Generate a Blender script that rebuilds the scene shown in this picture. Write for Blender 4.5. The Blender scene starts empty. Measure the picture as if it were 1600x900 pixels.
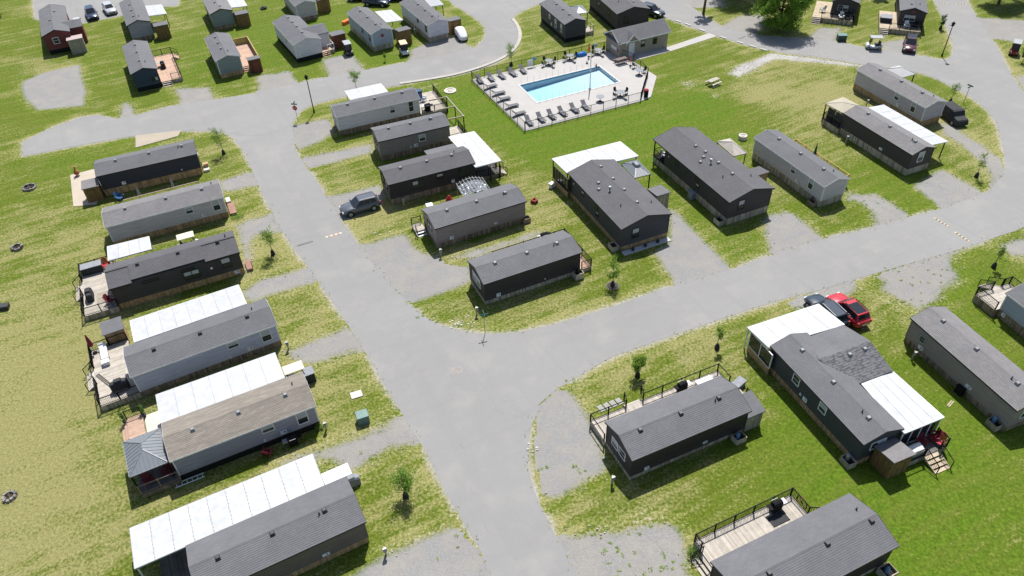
import bpy, bmesh, math, random
import numpy as np
from mathutils import Vector, Matrix
from mathutils.geometry import tessellate_polygon
from mathutils import noise as mnoise

# ---------------------------------------------------------------- camera, sky, sun, exposure
SC = bpy.context.scene
COL = SC.collection
CAM_H = 51.0
cam_d = bpy.data.cameras.new('camera'); cam = bpy.data.objects.new('camera', cam_d); COL.objects.link(cam)
cam_d.sensor_width = 36.0; cam_d.lens = 36.0 * 1179.76 / 1600.0
cam_d.clip_start = 0.5; cam_d.clip_end = 2000
cam.matrix_world = Matrix.Translation((0, 0, CAM_H)) @ Matrix.Rotation(math.radians(90 - 41.296), 4, 'X') @ Matrix.Rotation(math.radians(-2.4415), 4, 'Z')
SC.camera = cam
SUN_EL, SUN_AZ = math.radians(60.5), math.radians(9.0)      # azimuth measured from +Y towards +X
world = bpy.data.worlds.new('World'); SC.world = world; world.use_nodes = True
wn = world.node_tree.nodes; wn.clear()
sky = wn.new('ShaderNodeTexSky'); sky.sky_type = 'NISHITA'; sky.sun_disc = False
sky.sun_elevation = SUN_EL; sky.sun_rotation = SUN_AZ
sky.air_density = 1.0; sky.dust_density = 1.5; sky.ozone_density = 1.0
bg = wn.new('ShaderNodeBackground'); bg.inputs[1].default_value = 0.087
wo = wn.new('ShaderNodeOutputWorld')
world.node_tree.links.new(sky.outputs[0], bg.inputs[0]); world.node_tree.links.new(bg.outputs[0], wo.inputs[0])
sun_d = bpy.data.lights.new('sun', 'SUN'); sun_d.energy = 4.5; sun_d.angle = math.radians(0.55); sun_d.color = (1.0, 0.972, 0.93)
sun = bpy.data.objects.new('sun', sun_d); COL.objects.link(sun)
sdir = Vector((math.sin(SUN_AZ) * math.cos(SUN_EL), math.cos(SUN_AZ) * math.cos(SUN_EL), math.sin(SUN_EL)))
sun.rotation_euler = sdir.to_track_quat('Z', 'Y').to_euler(); sun.location = (0, 40, 90)
SC.view_settings.view_transform = 'Standard'; SC.view_settings.look = 'None'
SC.view_settings.exposure = 0.62; SC.view_settings.gamma = 1.0; SC.view_settings.use_curve_mapping = False
SC.render.engine = 'CYCLES'
SC.cycles.max_bounces = 6; SC.cycles.diffuse_bounces = 3; SC.cycles.glossy_bounces = 3
SC.cycles.transparent_max_bounces = 8

RND = random.Random(7)
# ---------------------------------------------------------------- mesh helper
class MB:
    def __init__(s): s.v = []; s.f = []; s.t = []
    def face(s, pts, t=0.5):
        i = len(s.v); s.v.extend([tuple(p) for p in pts]); s.f.append(tuple(range(i, i + len(pts)))); s.t.append(t)
    def hexa(s, b, u, t=0.5):
        i = len(s.v); s.v.extend([tuple(p) for p in b]); s.v.extend([tuple(p) for p in u])
        for q in ((3, 2, 1, 0), (4, 5, 6, 7), (0, 1, 5, 4), (1, 2, 6, 5), (2, 3, 7, 6), (3, 0, 4, 7)):
            s.f.append(tuple(i + k for k in q)); s.t.append(t)
        return s
    def box(s, x0, x1, y0, y1, z0, z1, t=0.5):
        return s.hexa([(x0, y0, z0), (x1, y0, z0), (x1, y1, z0), (x0, y1, z0)], [(x0, y0, z1), (x1, y0, z1), (x1, y1, z1), (x0, y1, z1)], t)
    def bar(s, p, q, w, h=None, t=0.5, up=(0, 0, 1)):
        h = w if h is None else h
        p = Vector(p); q = Vector(q); d = (q - p)
        if d.length < 1e-6: return s
        d.normalize(); up = Vector(up)
        if abs(d.dot(up)) > 0.98: up = Vector((1, 0, 0))
        a = d.cross(up).normalized() * (w / 2); b = a.cross(d).normalized() * (h / 2)
        return s.hexa([p - a - b, p + a - b, p + a + b, p - a + b], [q - a - b, q + a - b, q + a + b, q - a + b], t)
    def cyl(s, p, q, r0, r1=None, n=8, t=0.5, cap=True):
        r1 = r0 if r1 is None else r1
        p = Vector(p); q = Vector(q); d = (q - p).normalized()
        a = d.cross(Vector((0, 0, 1)) if abs(d.z) < 0.9 else Vector((1, 0, 0))).normalized(); b = d.cross(a)
        i = len(s.v)
        for k in range(n):
            c = a * math.cos(2 * math.pi * k / n) + b * math.sin(2 * math.pi * k / n)
            s.v.append(tuple(p + c * r0)); s.v.append(tuple(q + c * r1))
        for k in range(n):
            j = (k + 1) % n
            s.f.append((i + 2 * k, i + 2 * k + 1, i + 2 * j + 1, i + 2 * j)); s.t.append(t)
        if cap:
            s.f.append(tuple(i + 2 * k for k in range(n))); s.t.append(t)
            s.f.append(tuple(i + 2 * k + 1 for k in reversed(range(n)))); s.t.append(t)
        return s
    def lathe(s, c, prof, n=12, t=0.5):
        i = len(s.v); m = len(prof)
        for k in range(n):
            a = 2 * math.pi * k / n
            for (r, z) in prof: s.v.append((c[0] + r * math.cos(a), c[1] + r * math.sin(a), c[2] + z))
        for k in range(n):
            j = (k + 1) % n
            for q in range(m - 1):
                s.f.append((i + k * m + q, i + j * m + q, i + j * m + q + 1, i + k * m + q + 1)); s.t.append(t)
        s.f.append(tuple(i + k * m + m - 1 for k in range(n))); s.t.append(t)
        return s
    def prism(s, pts, z0, z1, t=0.5):
        n = len(pts); i = len(s.v)
        s.v.extend([(p[0], p[1], z0) for p in pts]); s.v.extend([(p[0], p[1], z1) for p in pts])
        for k in range(n):
            j = (k + 1) % n
            s.f.append((i + k, i + j, i + n + j, i + n + k)); s.t.append(t)
        s.f.append(tuple(range(i + n - 1, i - 1, -1))); s.t.append(t)
        s.f.append(tuple(range(i + n, i + 2 * n))); s.t.append(t)
        return s
    def loft(s, secs, t=0.5, cap=True):
        i = len(s.v); m = len(secs[0])
        for sec in secs: s.v.extend([tuple(p) for p in sec])
        for a in range(len(secs) - 1):
            for k in range(m):
                j = (k + 1) % m
                s.f.append((i + a * m + k, i + a * m + j, i + (a + 1) * m + j, i + (a + 1) * m + k)); s.t.append(t)
        if cap:
            s.f.append(tuple(i + k for k in reversed(range(m)))); s.t.append(t)
            e = i + (len(secs) - 1) * m
            s.f.append(tuple(e + k for k in range(m))); s.t.append(t)
        return s
    def mesh(s, name, mat, smooth=False):
        me = bpy.data.meshes.new(name); me.from_pydata(s.v, [], s.f)
        at = me.attributes.new('tint', 'FLOAT', 'FACE'); at.data.foreach_set('value', s.t)
        me.materials.append(mat)
        if smooth: me.polygons.foreach_set('use_smooth', [True] * len(me.polygons))
        me.update()
        return me
    def build(s, name, mat, parent=None, smooth=False, bevel=0, kind=None, fixn=False, subd=0):
        me = s.mesh(name, mat, smooth)
        if fixn:
            b = bmesh.new(); b.from_mesh(me); bmesh.ops.remove_doubles(b, verts=b.verts, dist=1e-4)
            bmesh.ops.recalc_face_normals(b, faces=b.faces); b.to_mesh(me); b.free()
        o = bpy.data.objects.new(name, me); COL.objects.link(o); o.parent = parent
        if bevel:
            md = o.modifiers.new('bevel', 'BEVEL'); md.width = bevel; md.segments = 2; md.limit_method = 'ANGLE'
        if subd:
            md = o.modifiers.new('subd', 'SUBSURF'); md.levels = subd; md.render_levels = subd
        if kind: o['kind'] = kind
        return o

def link_mesh(name, me, parent, loc=(0, 0, 0), rot=None, scale=None):
    o = bpy.data.objects.new(name, me); COL.objects.link(o); o.parent = parent; o.location = loc
    if rot is not None: o.rotation_euler = rot
    if scale is not None: o.scale = scale
    return o
def tag(o, label, cat, group=None):
    o['label'] = label; o['category'] = cat
    if group: o['group'] = group
    return o
def thing(name, label, cat, loc=(0, 0, 0), rz=0.0, group=None):
    o = bpy.data.objects.new(name, None); COL.objects.link(o); o.empty_display_size = 0.3
    o.location = loc if len(loc) == 3 else (loc[0], loc[1], 0); o.rotation_euler = (0, 0, rz)
    return tag(o, label, cat, group)
def kids(o): return [c for c in bpy.data.objects if c.parent is o]
def copy_tree(o, loc, rz, label, group=None, scale=None):
    c = o.copy(); COL.objects.link(c); c.location = loc if len(loc) == 3 else (loc[0], loc[1], 0); c.rotation_euler = (0, 0, rz); c['label'] = label
    if group: c['group'] = group
    if scale: c.scale = (scale,) * 3
    def rec(src, dst):
        for ch in list(src.children):
            d = ch.copy(); COL.objects.link(d); d.parent = dst; d.matrix_parent_inverse = ch.matrix_parent_inverse.copy()
            rec(ch, d)
    rec(o, c)
    return c
def V2(a): return Vector((a[0], a[1]))

# ---------------------------------------------------------------- materials
MATS = {}
def _new(name):
    m = bpy.data.materials.new(name); m.use_nodes = True
    nt = m.node_tree; nt.nodes.clear()
    out = nt.nodes.new('ShaderNodeOutputMaterial'); b = nt.nodes.new('ShaderNodeBsdfPrincipled')
    nt.links.new(b.outputs[0], out.inputs[0])
    return m, nt, b, out
def N(nt, typ, **kw):
    n = nt.nodes.new('ShaderNode' + typ)
    for k, v in kw.items():
        if k.startswith('i_'): n.inputs[k[2:].replace('_', ' ')].default_value = v
        elif k.startswith('n_'): n.inputs[int(k[2:])].default_value = v
        else: setattr(n, k, v)
    return n
def mixc(nt, fac, a, b, mode='MIX'):
    n = nt.nodes.new('ShaderNodeMix'); n.data_type = 'RGBA'; n.blend_type = mode
    for sock, val in ((n.inputs['Factor'], fac), (n.inputs[6], a), (n.inputs[7], b)):
        if hasattr(val, 'links'): nt.links.new(val, sock)
        else: sock.default_value = val if not isinstance(val, tuple) else (val + (1,) if len(val) == 3 else val)
    return n.outputs[2]
def mth(nt, op, a, b=None, c=None, clamp=False):
    n = nt.nodes.new('ShaderNodeMath'); n.operation = op; n.use_clamp = clamp
    for k, val in enumerate((a, b, c)):
        if val is None: continue
        if hasattr(val, 'links'): nt.links.new(val, n.inputs[k])
        else: n.inputs[k].default_value = val
    return n.outputs[0]
def ramp(nt, fac, stops):
    r = nt.nodes.new('ShaderNodeValToRGB'); e = r.color_ramp.elements
    while len(e) < len(stops): e.new(0.5)
    for k, (p, c) in enumerate(stops):
        e[k].position = p; e[k].color = (c[0], c[1], c[2], 1) if isinstance(c, tuple) else (c, c, c, 1)
    nt.links.new(fac, r.inputs[0]); return r.outputs[0]
def tex(nt, kind, scale, vec=None, detail=3.0, rough=0.55, **kw):
    n = nt.nodes.new('ShaderNodeTex' + kind)
    n.inputs['Scale'].default_value = scale
    if kind == 'Noise': n.inputs['Detail'].default_value = detail; n.inputs['Roughness'].default_value = rough
    for k, v in kw.items(): n.inputs[k].default_value = v
    if vec is not None: nt.links.new(vec, n.inputs['Vector'])
    return n
def coords(nt, which='Object'):
    return nt.nodes.new('ShaderNodeTexCoord').outputs[which]
def mat(name, col, rough=0.75, var=0.12, scale=2.5, spec=0.3, metal=0.0, tint=0.0, bump=0.0, bscale=30.0, trans=0.0, coat=0.0):
    if name in MATS: return MATS[name]
    m, nt, b, out = _new(name)
    oc = coords(nt)
    n1 = tex(nt, 'Noise', scale, oc, 4)
    lo = tuple(c * (1 - var) for c in col); hi = tuple(min(1, c * (1 + var)) for c in col)
    c = ramp(nt, n1.outputs[0], [(0.3, lo), (0.7, hi)])
    if tint:
        a = N(nt, 'Attribute', attribute_name='tint')
        g = mth(nt, 'MULTIPLY_ADD', a.outputs['Fac'], 2 * tint, 1 - tint)
        cmb = N(nt, 'CombineColor')
        for k in range(3): nt.links.new(g, cmb.inputs[k])
        c = mixc(nt, 1.0, c, cmb.outputs[0], 'MULTIPLY')
    nt.links.new(c, b.inputs['Base Color'])
    b.inputs['Roughness'].default_value = rough; b.inputs['Specular IOR Level'].default_value = spec; b.inputs['Metallic'].default_value = metal
    if coat: b.inputs['Coat Weight'].default_value = coat; b.inputs['Coat Roughness'].default_value = 0.05
    if bump:
        n2 = tex(nt, 'Noise', bscale, oc, 3)
        bp = N(nt, 'Bump', i_Strength=bump, i_Distance=0.02); nt.links.new(n2.outputs[0], bp.inputs['Height']); nt.links.new(bp.outputs[0], b.inputs['Normal'])
    if trans:
        t = N(nt, 'BsdfTranslucent'); nt.links.new(c, t.inputs[0])
        mx = N(nt, 'MixShader', n_0=trans); nt.links.new(b.outputs[0], mx.inputs[1]); nt.links.new(t.outputs[0], mx.inputs[2]); nt.links.new(mx.outputs[0], out.inputs[0])
    MATS[name] = m
    return m
def siding(name, col, lap=0.125, strength=0.6):
    if name in MATS: return MATS[name]
    m, nt, b, out = _new(name)
    oc = coords(nt); sep = N(nt, 'SeparateXYZ'); nt.links.new(oc, sep.inputs[0])
    fr = mth(nt, 'FRACT', mth(nt, 'DIVIDE', sep.outputs[2], lap))
    st = N(nt, 'Mapping'); st.inputs['Scale'].default_value = (0.5, 0.5, 3.0); nt.links.new(oc, st.inputs[0])
    n1 = tex(nt, 'Noise', 1.3, st.outputs[0], 5)
    c = ramp(nt, n1.outputs[0], [(0.3, tuple(x * 0.86 for x in col)), (0.7, tuple(x * 1.12 for x in col))])
    # dust that settles on the lower courses in uneven splashes
    n2 = tex(nt, 'Noise', 2.2, oc, 5)
    low = mth(nt, 'MULTIPLY', mth(nt, 'SUBTRACT', 1.25, sep.outputs[2], clamp=True), n2.outputs[0])
    c = mixc(nt, mth(nt, 'MULTIPLY', low, 0.35, clamp=True), c, (0.20, 0.18, 0.155))
    nt.links.new(c, b.inputs['Base Color'])
    b.inputs['Roughness'].default_value = 0.6; b.inputs['Specular IOR Level'].default_value = 0.35
    bp = N(nt, 'Bump', i_Strength=strength, i_Distance=0.02, invert=True); nt.links.new(fr, bp.inputs['Height']); nt.links.new(bp.outputs[0], b.inputs['Normal'])
    MATS[name] = m
    return m
def shingle(name, c0, c1, c2, streak=0.0, blot=None):
    if name in MATS: return MATS[name]
    m, nt, b, out = _new(name)
    oc = coords(nt)
    br = tex(nt, 'Brick', 1.0, oc); br.offset = 0.5
    br.inputs['Brick Width'].default_value = 0.33; br.inputs['Row Height'].default_value = 0.15; br.inputs['Mortar Size'].default_value = 0.006
    br.inputs['Color1'].default_value = (*c0, 1); br.inputs['Color2'].default_value = (*c1, 1); br.inputs['Mortar'].default_value = (*[x * 0.72 for x in c0], 1)
    br.inputs['Bias'].default_value = -0.1
    mp = N(nt, 'Mapping'); mp.inputs['Scale'].default_value = (0.35, 2.2, 1.0); nt.links.new(oc, mp.inputs[0])
    n1 = tex(nt, 'Noise', 1.6, mp.outputs[0], 5, 0.65)
    n3 = tex(nt, 'Noise', 0.45, oc, 4, 0.6)
    n4 = tex(nt, 'Noise', 45.0, oc, 2)
    c = mixc(nt, mth(nt, 'MULTIPLY', ramp(nt, n1.outputs[0], [(0.35, 0.0), (0.68, 1.0)]), 0.45 + streak), br.outputs['Color'], c2)
    g = mth(nt, 'MULTIPLY_ADD', n3.outputs[0], 0.5, 0.75)
    g = mth(nt, 'MULTIPLY', g, mth(nt, 'MULTIPLY_ADD', n4.outputs[0], 0.3, 0.85))
    cmb = N(nt, 'CombineColor')
    for k in range(3): nt.links.new(g, cmb.inputs[k])
    c = mixc(nt, 1.0, c, cmb.outputs[0], 'MULTIPLY')
    if blot:
        bm = N(nt, 'Mapping'); bm.inputs['Scale'].default_value = (1.0, 2.2, 1.0); nt.links.new(oc, bm.inputs[0]); vr = tex(nt, 'Voronoi', 2.6, bm.outputs[0]); nz = tex(nt, 'Noise', 2.0, oc, 3)
        k = mth(nt, 'MULTIPLY', ramp(nt, vr.outputs['Distance'], [(0.45, 0.0), (0.6, 1.0)]), ramp(nt, nz.outputs[0], [(0.35, 0.0), (0.45, 1.0)]))
        c = mixc(nt, mth(nt, 'MULTIPLY', k, 0.8), c, blot)
    nt.links.new(c, b.inputs['Base Color'])
    b.inputs['Roughness'].default_value = 0.82; b.inputs['Specular IOR Level'].default_value = 0.35
    bp = N(nt, 'Bump', i_Strength=0.35, i_Distance=0.01); nt.links.new(n4.outputs[0], bp.inputs['Height']); nt.links.new(bp.outputs[0], b.inputs['Normal'])
    MATS[name] = m
    return m

m_glass = mat('window_glass', (0.018, 0.022, 0.028), 0.1, 0.05, spec=0.35)
m_blind = mat('blind_behind_glass', (0.40, 0.41, 0.43), 0.3, 0.06, spec=0.25)
m_white = mat('white_trim', (0.72, 0.72, 0.70), 0.5, 0.05)
m_whiteroof = mat('white_panel', (0.405, 0.413, 0.42), 0.5, 0.10, 1.6, spec=0.3, tint=0.03)
m_greytrim = mat('grey_trim', (0.30, 0.31, 0.32), 0.5, 0.06)
m_dark = mat('dark_trim', (0.022, 0.022, 0.024), 0.5, 0.1)
m_black = mat('black_metal', (0.010, 0.010, 0.011), 0.75, 0.1, spec=0.12)
m_rubber = mat('rubber', (0.012, 0.012, 0.012), 0.85, 0.1)
m_metal = mat('galvanised', (0.30, 0.31, 0.32), 0.5, 0.08, metal=0.3)
m_skirtbrown = mat('cedar_skirt', (0.37, 0.25, 0.125), 0.85, 0.25, 3.0, tint=0.3)
m_skirtgrey = mat('weathered_skirt', (0.36, 0.31, 0.235), 0.88, 0.22, 3.0, tint=0.4)
m_skirtdark = mat('stained_skirt', (0.23, 0.175, 0.12), 0.85, 0.25, 3.0, tint=0.4)
m_skirtblack = mat('black_skirt', (0.012, 0.012, 0.012), 0.85, 0.2, 3.0, tint=0.2)
m_deckpale = mat('pale_decking', (0.37, 0.335, 0.285), 0.85, 0.14, 1.8, tint=0.16)
m_deckgold = mat('golden_decking', (0.40, 0.33, 0.235), 0.85, 0.14, 1.8, tint=0.16)
m_deckpink = mat('new_decking', (0.42, 0.285, 0.21), 0.85, 0.14, 1.8, tint=0.16)
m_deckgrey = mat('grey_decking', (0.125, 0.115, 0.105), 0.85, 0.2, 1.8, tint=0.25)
m_yellowwood = mat('yellow_timber', (0.42, 0.30, 0.125), 0.8, 0.15, 2.0, tint=0.1)
m_shedwood = mat('brown_shed_board', (0.185, 0.115, 0.045), 0.85, 0.25, 3.0, tint=0.3)
m_shedred = mat('red_shed_board', (0.145, 0.052, 0.030), 0.85, 0.2, 3.0, tint=0.25)
m_concrete = mat('concrete', (0.50, 0.47, 0.42), 0.9, 0.08, 1.2, bump=0.1)
m_stone = mat('stone', (0.36, 0.33, 0.29), 0.9, 0.25, 4.0, tint=0.3)
m_bark = mat('bark', (0.085, 0.06, 0.042), 0.9, 0.3, 12)
m_leaf = mat('leaf', (0.165, 0.29, 0.035), 0.6, 0.15, 2.0, tint=0.4, trans=0.45)
m_leafdark = mat('leaf_deep', (0.075, 0.155, 0.026), 0.6, 0.15, 2.0, tint=0.45, trans=0.3)
m_roofgrey = shingle('grey_shingle', (0.112, 0.113, 0.121), (0.130, 0.130, 0.139), (0.120, 0.119, 0.125))
m_roofdark = shingle('charcoal_shingle', (0.083, 0.082, 0.088), (0.099, 0.097, 0.104), (0.089, 0.087, 0.093))
m_roofwarm = shingle('warm_grey_shingle', (0.148, 0.143, 0.145), (0.185, 0.179, 0.179), (0.168, 0.159, 0.156))
m_rooftan = shingle('weathered_tan_shingle', (0.205, 0.178, 0.148), (0.262, 0.230, 0.192), (0.150, 0.137, 0.118), 0.45)
m_roofblot = shingle('blotched_shingle', (0.115, 0.115, 0.122), (0.142, 0.141, 0.15), (0.13, 0.13, 0.136), 0, (0.055, 0.055, 0.060))
m_vent = mat('vent_metal', (0.20, 0.205, 0.21), 0.45, 0.08, spec=0.5)
m_ventdark = mat('vent_dark', (0.045, 0.045, 0.048), 0.5, 0.1)
m_fabricdark = mat('dark_cover_fabric', (0.030, 0.032, 0.035), 0.8, 0.2, 4.0, bump=0.3, bscale=8)
m_fabricgrey = mat('grey_cover_fabric', (0.22, 0.23, 0.25), 0.8, 0.15, 4.0, bump=0.3, bscale=8)
m_fabricwhite = mat('white_cover_fabric', (0.66, 0.66, 0.67), 0.7, 0.1, 3.0, bump=0.3, bscale=6)
m_red = mat('red_plastic', (0.36, 0.022, 0.030), 0.5, 0.1)
m_darkred = mat('burgundy_fabric', (0.16, 0.018, 0.028), 0.75, 0.15)
m_blue = mat('blue_plastic', (0.02, 0.14, 0.42), 0.5, 0.1)
m_orange = mat('orange_fabric', (0.62, 0.14, 0.02), 0.7, 0.1)
m_cream = mat('cream_plastic', (0.60, 0.55, 0.41), 0.45, 0.05)
m_green = mat('green_fabric', (0.010, 0.055, 0.040), 0.8, 0.1)
m_boxgreen = mat('green_cabinet', (0.11, 0.19, 0.165), 0.5, 0.15)
m_whitepl = mat('white_plastic', (0.68, 0.69, 0.70), 0.4, 0.05)
m_mesh = mat('screen_mesh', (0.035, 0.036, 0.042), 0.6, 0.2)
m_greymetal = mat('grey_metal_roof', (0.155, 0.17, 0.185), 0.45, 0.06, spec=0.5, tint=0.08)
m_flowerpot = mat('clay', (0.30, 0.11, 0.05), 0.8, 0.1)

# ---------------------------------------------------------------- 2-D outlines
def resample(pts, step, closed=True):
    out = []; n = len(pts)
    for k in range(n if closed else n - 1):
        a = V2(pts[k]); b = V2(pts[(k + 1) % n]); m = max(1, int((b - a).length / step))
        for j in range(m): out.append(a.lerp(b, j / m))
    if not closed: out.append(V2(pts[-1]))
    return out
def smoothpoly(pts, it=2, closed=True):
    pts = [V2(p) for p in pts]
    for _ in range(it):
        q = []; n = len(pts)
        for k in range(n if closed else n - 1):
            a, b = pts[k], pts[(k + 1) % n]
            q.append(a.lerp(b, 0.25)); q.append(a.lerp(b, 0.75))
        pts = q if closed else [pts[0]] + q + [pts[-1]]
    return pts
def jag(pts, amp, seed, closed=True):
    out = []; n = len(pts)
    for k in range(n):
        p = pts[k]; a = pts[k - 1]; b = pts[(k + 1) % n]; d = (b - a)
        if d.length < 1e-6: continue
        d.normalize(); nr = Vector((-d.y, d.x))
        w = mnoise.noise(Vector((p.x * 0.45, p.y * 0.45, seed))) * 1.1 + mnoise.noise(Vector((p.x * 1.6, p.y * 1.6, seed + 5))) * 0.7 + mnoise.noise(Vector((p.x * 5.0, p.y * 5.0, seed + 9))) * 0.4
        out.append(p + nr * (w * amp))
    return out
def flat_mesh(name, pts, z, m):
    vs = [(p.x, p.y, z) for p in pts]
    tri = tessellate_polygon([[Vector((v[0], v[1], 0)) for v in vs]])
    me = bpy.data.meshes.new(name); me.from_pydata(vs, [], [tuple(t) for t in tri]); me.materials.append(m)
    b = bmesh.new(); b.from_mesh(me)
    for f in b.faces:
        if f.normal.z < 0: f.normal_flip()
    b.to_mesh(me); b.free(); me.update()
    return me
SHEETS = []   # (kind, outline) kept so that the lawn can wear thin beside them
def sheet(name, pts, z, m, kind='gravel', amp=0.16, smooth=1, step=0.22, wear=True):
    p = smoothpoly(pts, smooth) if smooth else [V2(q) for q in pts]
    p = resample(p, step)
    if amp: p = jag(p, amp, len(SHEETS) * 3.7 + 1)
    o = bpy.data.objects.new(name, flat_mesh(name, p, z, m)); COL.objects.link(o); o['kind'] = 'structure'
    if wear: SHEETS.append((kind, p))
    return o

# ---------------------------------------------------------------- houses
OE, OG = 0.20, 0.12
def wbox(mb, o, r, d, a0, a1, z0, z1, d0, d1, t=0.5):
    f = lambda a, dd, z: (o[0] + r[0] * a + d[0] * dd, o[1] + r[1] * a + d[1] * dd, z)
    mb.hexa([f(a0, d0, z0), f(a1, d0, z0), f(a1, d1, z0), f(a0, d1, z0)], [f(a0, d0, z1), f(a1, d0, z1), f(a1, d1, z1), f(a0, d1, z1)], t)
def add_window(root, o, r, d, w, zc, h, style, trim):
    """style: 'hung' one over one, 'pair' two hung units, 'slot' fixed transom, 'slide' two side by side"""
    units = 2 if style in ('pair', 'slide') else 1
    mb = MB(); ft = 0.075 if trim is not m_dark else 0.055
    z0, z1 = zc - h / 2, zc + h / 2
    wbox(mb, o, r, d, -w / 2 - ft, w / 2 + ft, z1, z1 + ft, 0.0, 0.055); wbox(mb, o, r, d, -w / 2 - ft, w / 2 + ft, z0 - ft, z0, 0.0, 0.065)
    wbox(mb, o, r, d, -w / 2 - ft, -w / 2, z0, z1, 0.0, 0.05); wbox(mb, o, r, d, w / 2, w / 2 + ft, z0, z1, 0.0, 0.05)
    for k in range(1, units): wbox(mb, o, r, d, -w / 2 + w * k / units - 0.04, -w / 2 + w * k / units + 0.04, z0, z1, 0.0, 0.048)
    if style in ('hung', 'pair'): wbox(mb, o, r, d, -w / 2, w / 2, zc - 0.02, zc + 0.02, 0.0, 0.045)
    fr = mb.build('window', trim, root)
    for k in range(units):
        a0, a1 = -w / 2 + w * k / units, -w / 2 + w * (k + 1) / units
        if style in ('hung', 'pair'):
            q = MB(); wbox(q, o, r, d, a0, a1, zc, z1, 0.0, 0.028); q.build('pane', m_blind if RND.random() < 0.75 else m_glass, fr)
            q = MB(); wbox(q, o, r, d, a0, a1, z0, zc, 0.0, 0.02); q.build('pane', m_glass, fr)
        else:
            q = MB(); wbox(q, o, r, d, a0, a1, z0, z1, 0.0, 0.022); q.build('pane', m_glass if k == 0 else m_blind, fr)
    return fr
def boards_ring(mb, x0, x1, y0, y1, z0, z1, bw=0.15, th=0.022, sides='SNEW', top=None):
    def run(n0, n1, mk):
        x = n0
        while x < n1 - 0.02:
            e = min(x + bw - 0.012, n1); mk(x, e, RND.random(), RND.uniform(-0.012, 0.012), RND.uniform(0, 0.008)); x += bw
    if 'S' in sides: run(x0, x1, lambda a, b, t, j, k: mb.box(a, b, y0 - th - k, y0, z0, z1 + j, t))
    if 'N' in sides: run(x0, x1, lambda a, b, t, j, k: mb.box(a, b, y1, y1 + th + k, z0, z1 + j, t))
    if 'E' in sides: run(y0, y1, lambda a, b, t, j, k: mb.box(x1, x1 + th + k, a, b, z0, z1 + j, t))
    if 'W' in sides: run(y0, y1, lambda a, b, t, j, k: mb.box(x0 - th - k, x0, a, b, z0, z1 + j, t))
def roof_slope(mb, x0, x1, ye, ze, yr, zr, th=0.10):
    """stepped shingle courses from eave (ye,ze) up to the ridge (yr,zr)"""
    L = math.hypot(yr - ye, zr - ze); n = max(2, int(L / 0.15)); lip = 0.014
    s = 1 if yr > ye else -1
    for k in range(n):
        a, b = k / n, (k + 1) / n
        ya, za, yb, zb = ye + (yr - ye) * a, ze + (zr - ze) * a, ye + (yr - ye) * b, ze + (zr - ze) * b
        t = RND.random()
        q = [(x0, ya, za + lip), (x1, ya, za + lip), (x1, yb, zb), (x0, yb, zb)]
        mb.face(q if s > 0 else q[::-1], t)
        q = [(x0, ya, za), (x1, ya, za), (x1, ya, za + lip), (x0, ya, za + lip)]
        mb.face(q if s > 0 else q[::-1], t)
    q = [(x0, ye, ze - th), (x1, ye, ze - th), (x1, ye, ze), (x0, ye, ze)]; mb.face(q if s > 0 else q[::-1])
    q = [(x0, ye, ze - th), (x0, yr, zr - th), (x1, yr, zr - th), (x1, ye, ze - th)]; mb.face(q if s > 0 else q[::-1])
    for x, f in ((x0, 1), (x1, -1)):
        q = [(x, ye, ze - th), (x, ye, ze + lip), (x, yr, zr), (x, yr, zr - th)]; mb.face(q if s * f > 0 else q[::-1])
_vent = None
def vent_mesh():
    global _vent
    if _vent is None:
        a = MB(); h = 0.20
        a.hexa([(-h, -h, -0.05), (h, -h, -0.05), (h, h, -0.05), (-h, h, -0.05)], [(-h * .6, -h * .6, 0.10), (h * .6, -h * .6, 0.10), (h * .6, h * .6, 0.10), (-h * .6, h * .6, 0.10)])
        a.hexa([(-h * .82, -h * .82, 0.10), (h * .82, -h * .82, 0.10), (h * .82, h * .82, 0.10), (-h * .82, h * .82, 0.10)], [(-h * .62, -h * .62, 0.19), (h * .62, -h * .62, 0.19), (h * .62, h * .62, 0.19), (-h * .62, h * .62, 0.19)])
        p = MB(); p.cyl((0, 0, -0.1), (0, 0, 0.30), 0.05, n=8); p.cyl((0, 0, -0.02), (0, 0, 0.03), 0.12, 0.06, n=8)
        c = MB(); c.cyl((0, 0, -0.1), (0, 0, 0.45), 0.10, n=10); c.cyl((0, 0, 0.5), (0, 0, 0.58), 0.17, 0.15, n=10); c.cyl((0, 0, 0.42), (0, 0, 0.52), 0.09, n=8); c.cyl((0, 0, -0.03), (0, 0, 0.06), 0.22, 0.12, n=10)
        _vent = (a.mesh('roof_vent', m_vent), a.mesh('roof_vent', m_ventdark), p.mesh('vent_pipe', m_ventdark), c.mesh('chimney_pipe', m_metal))
    return _vent
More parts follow.
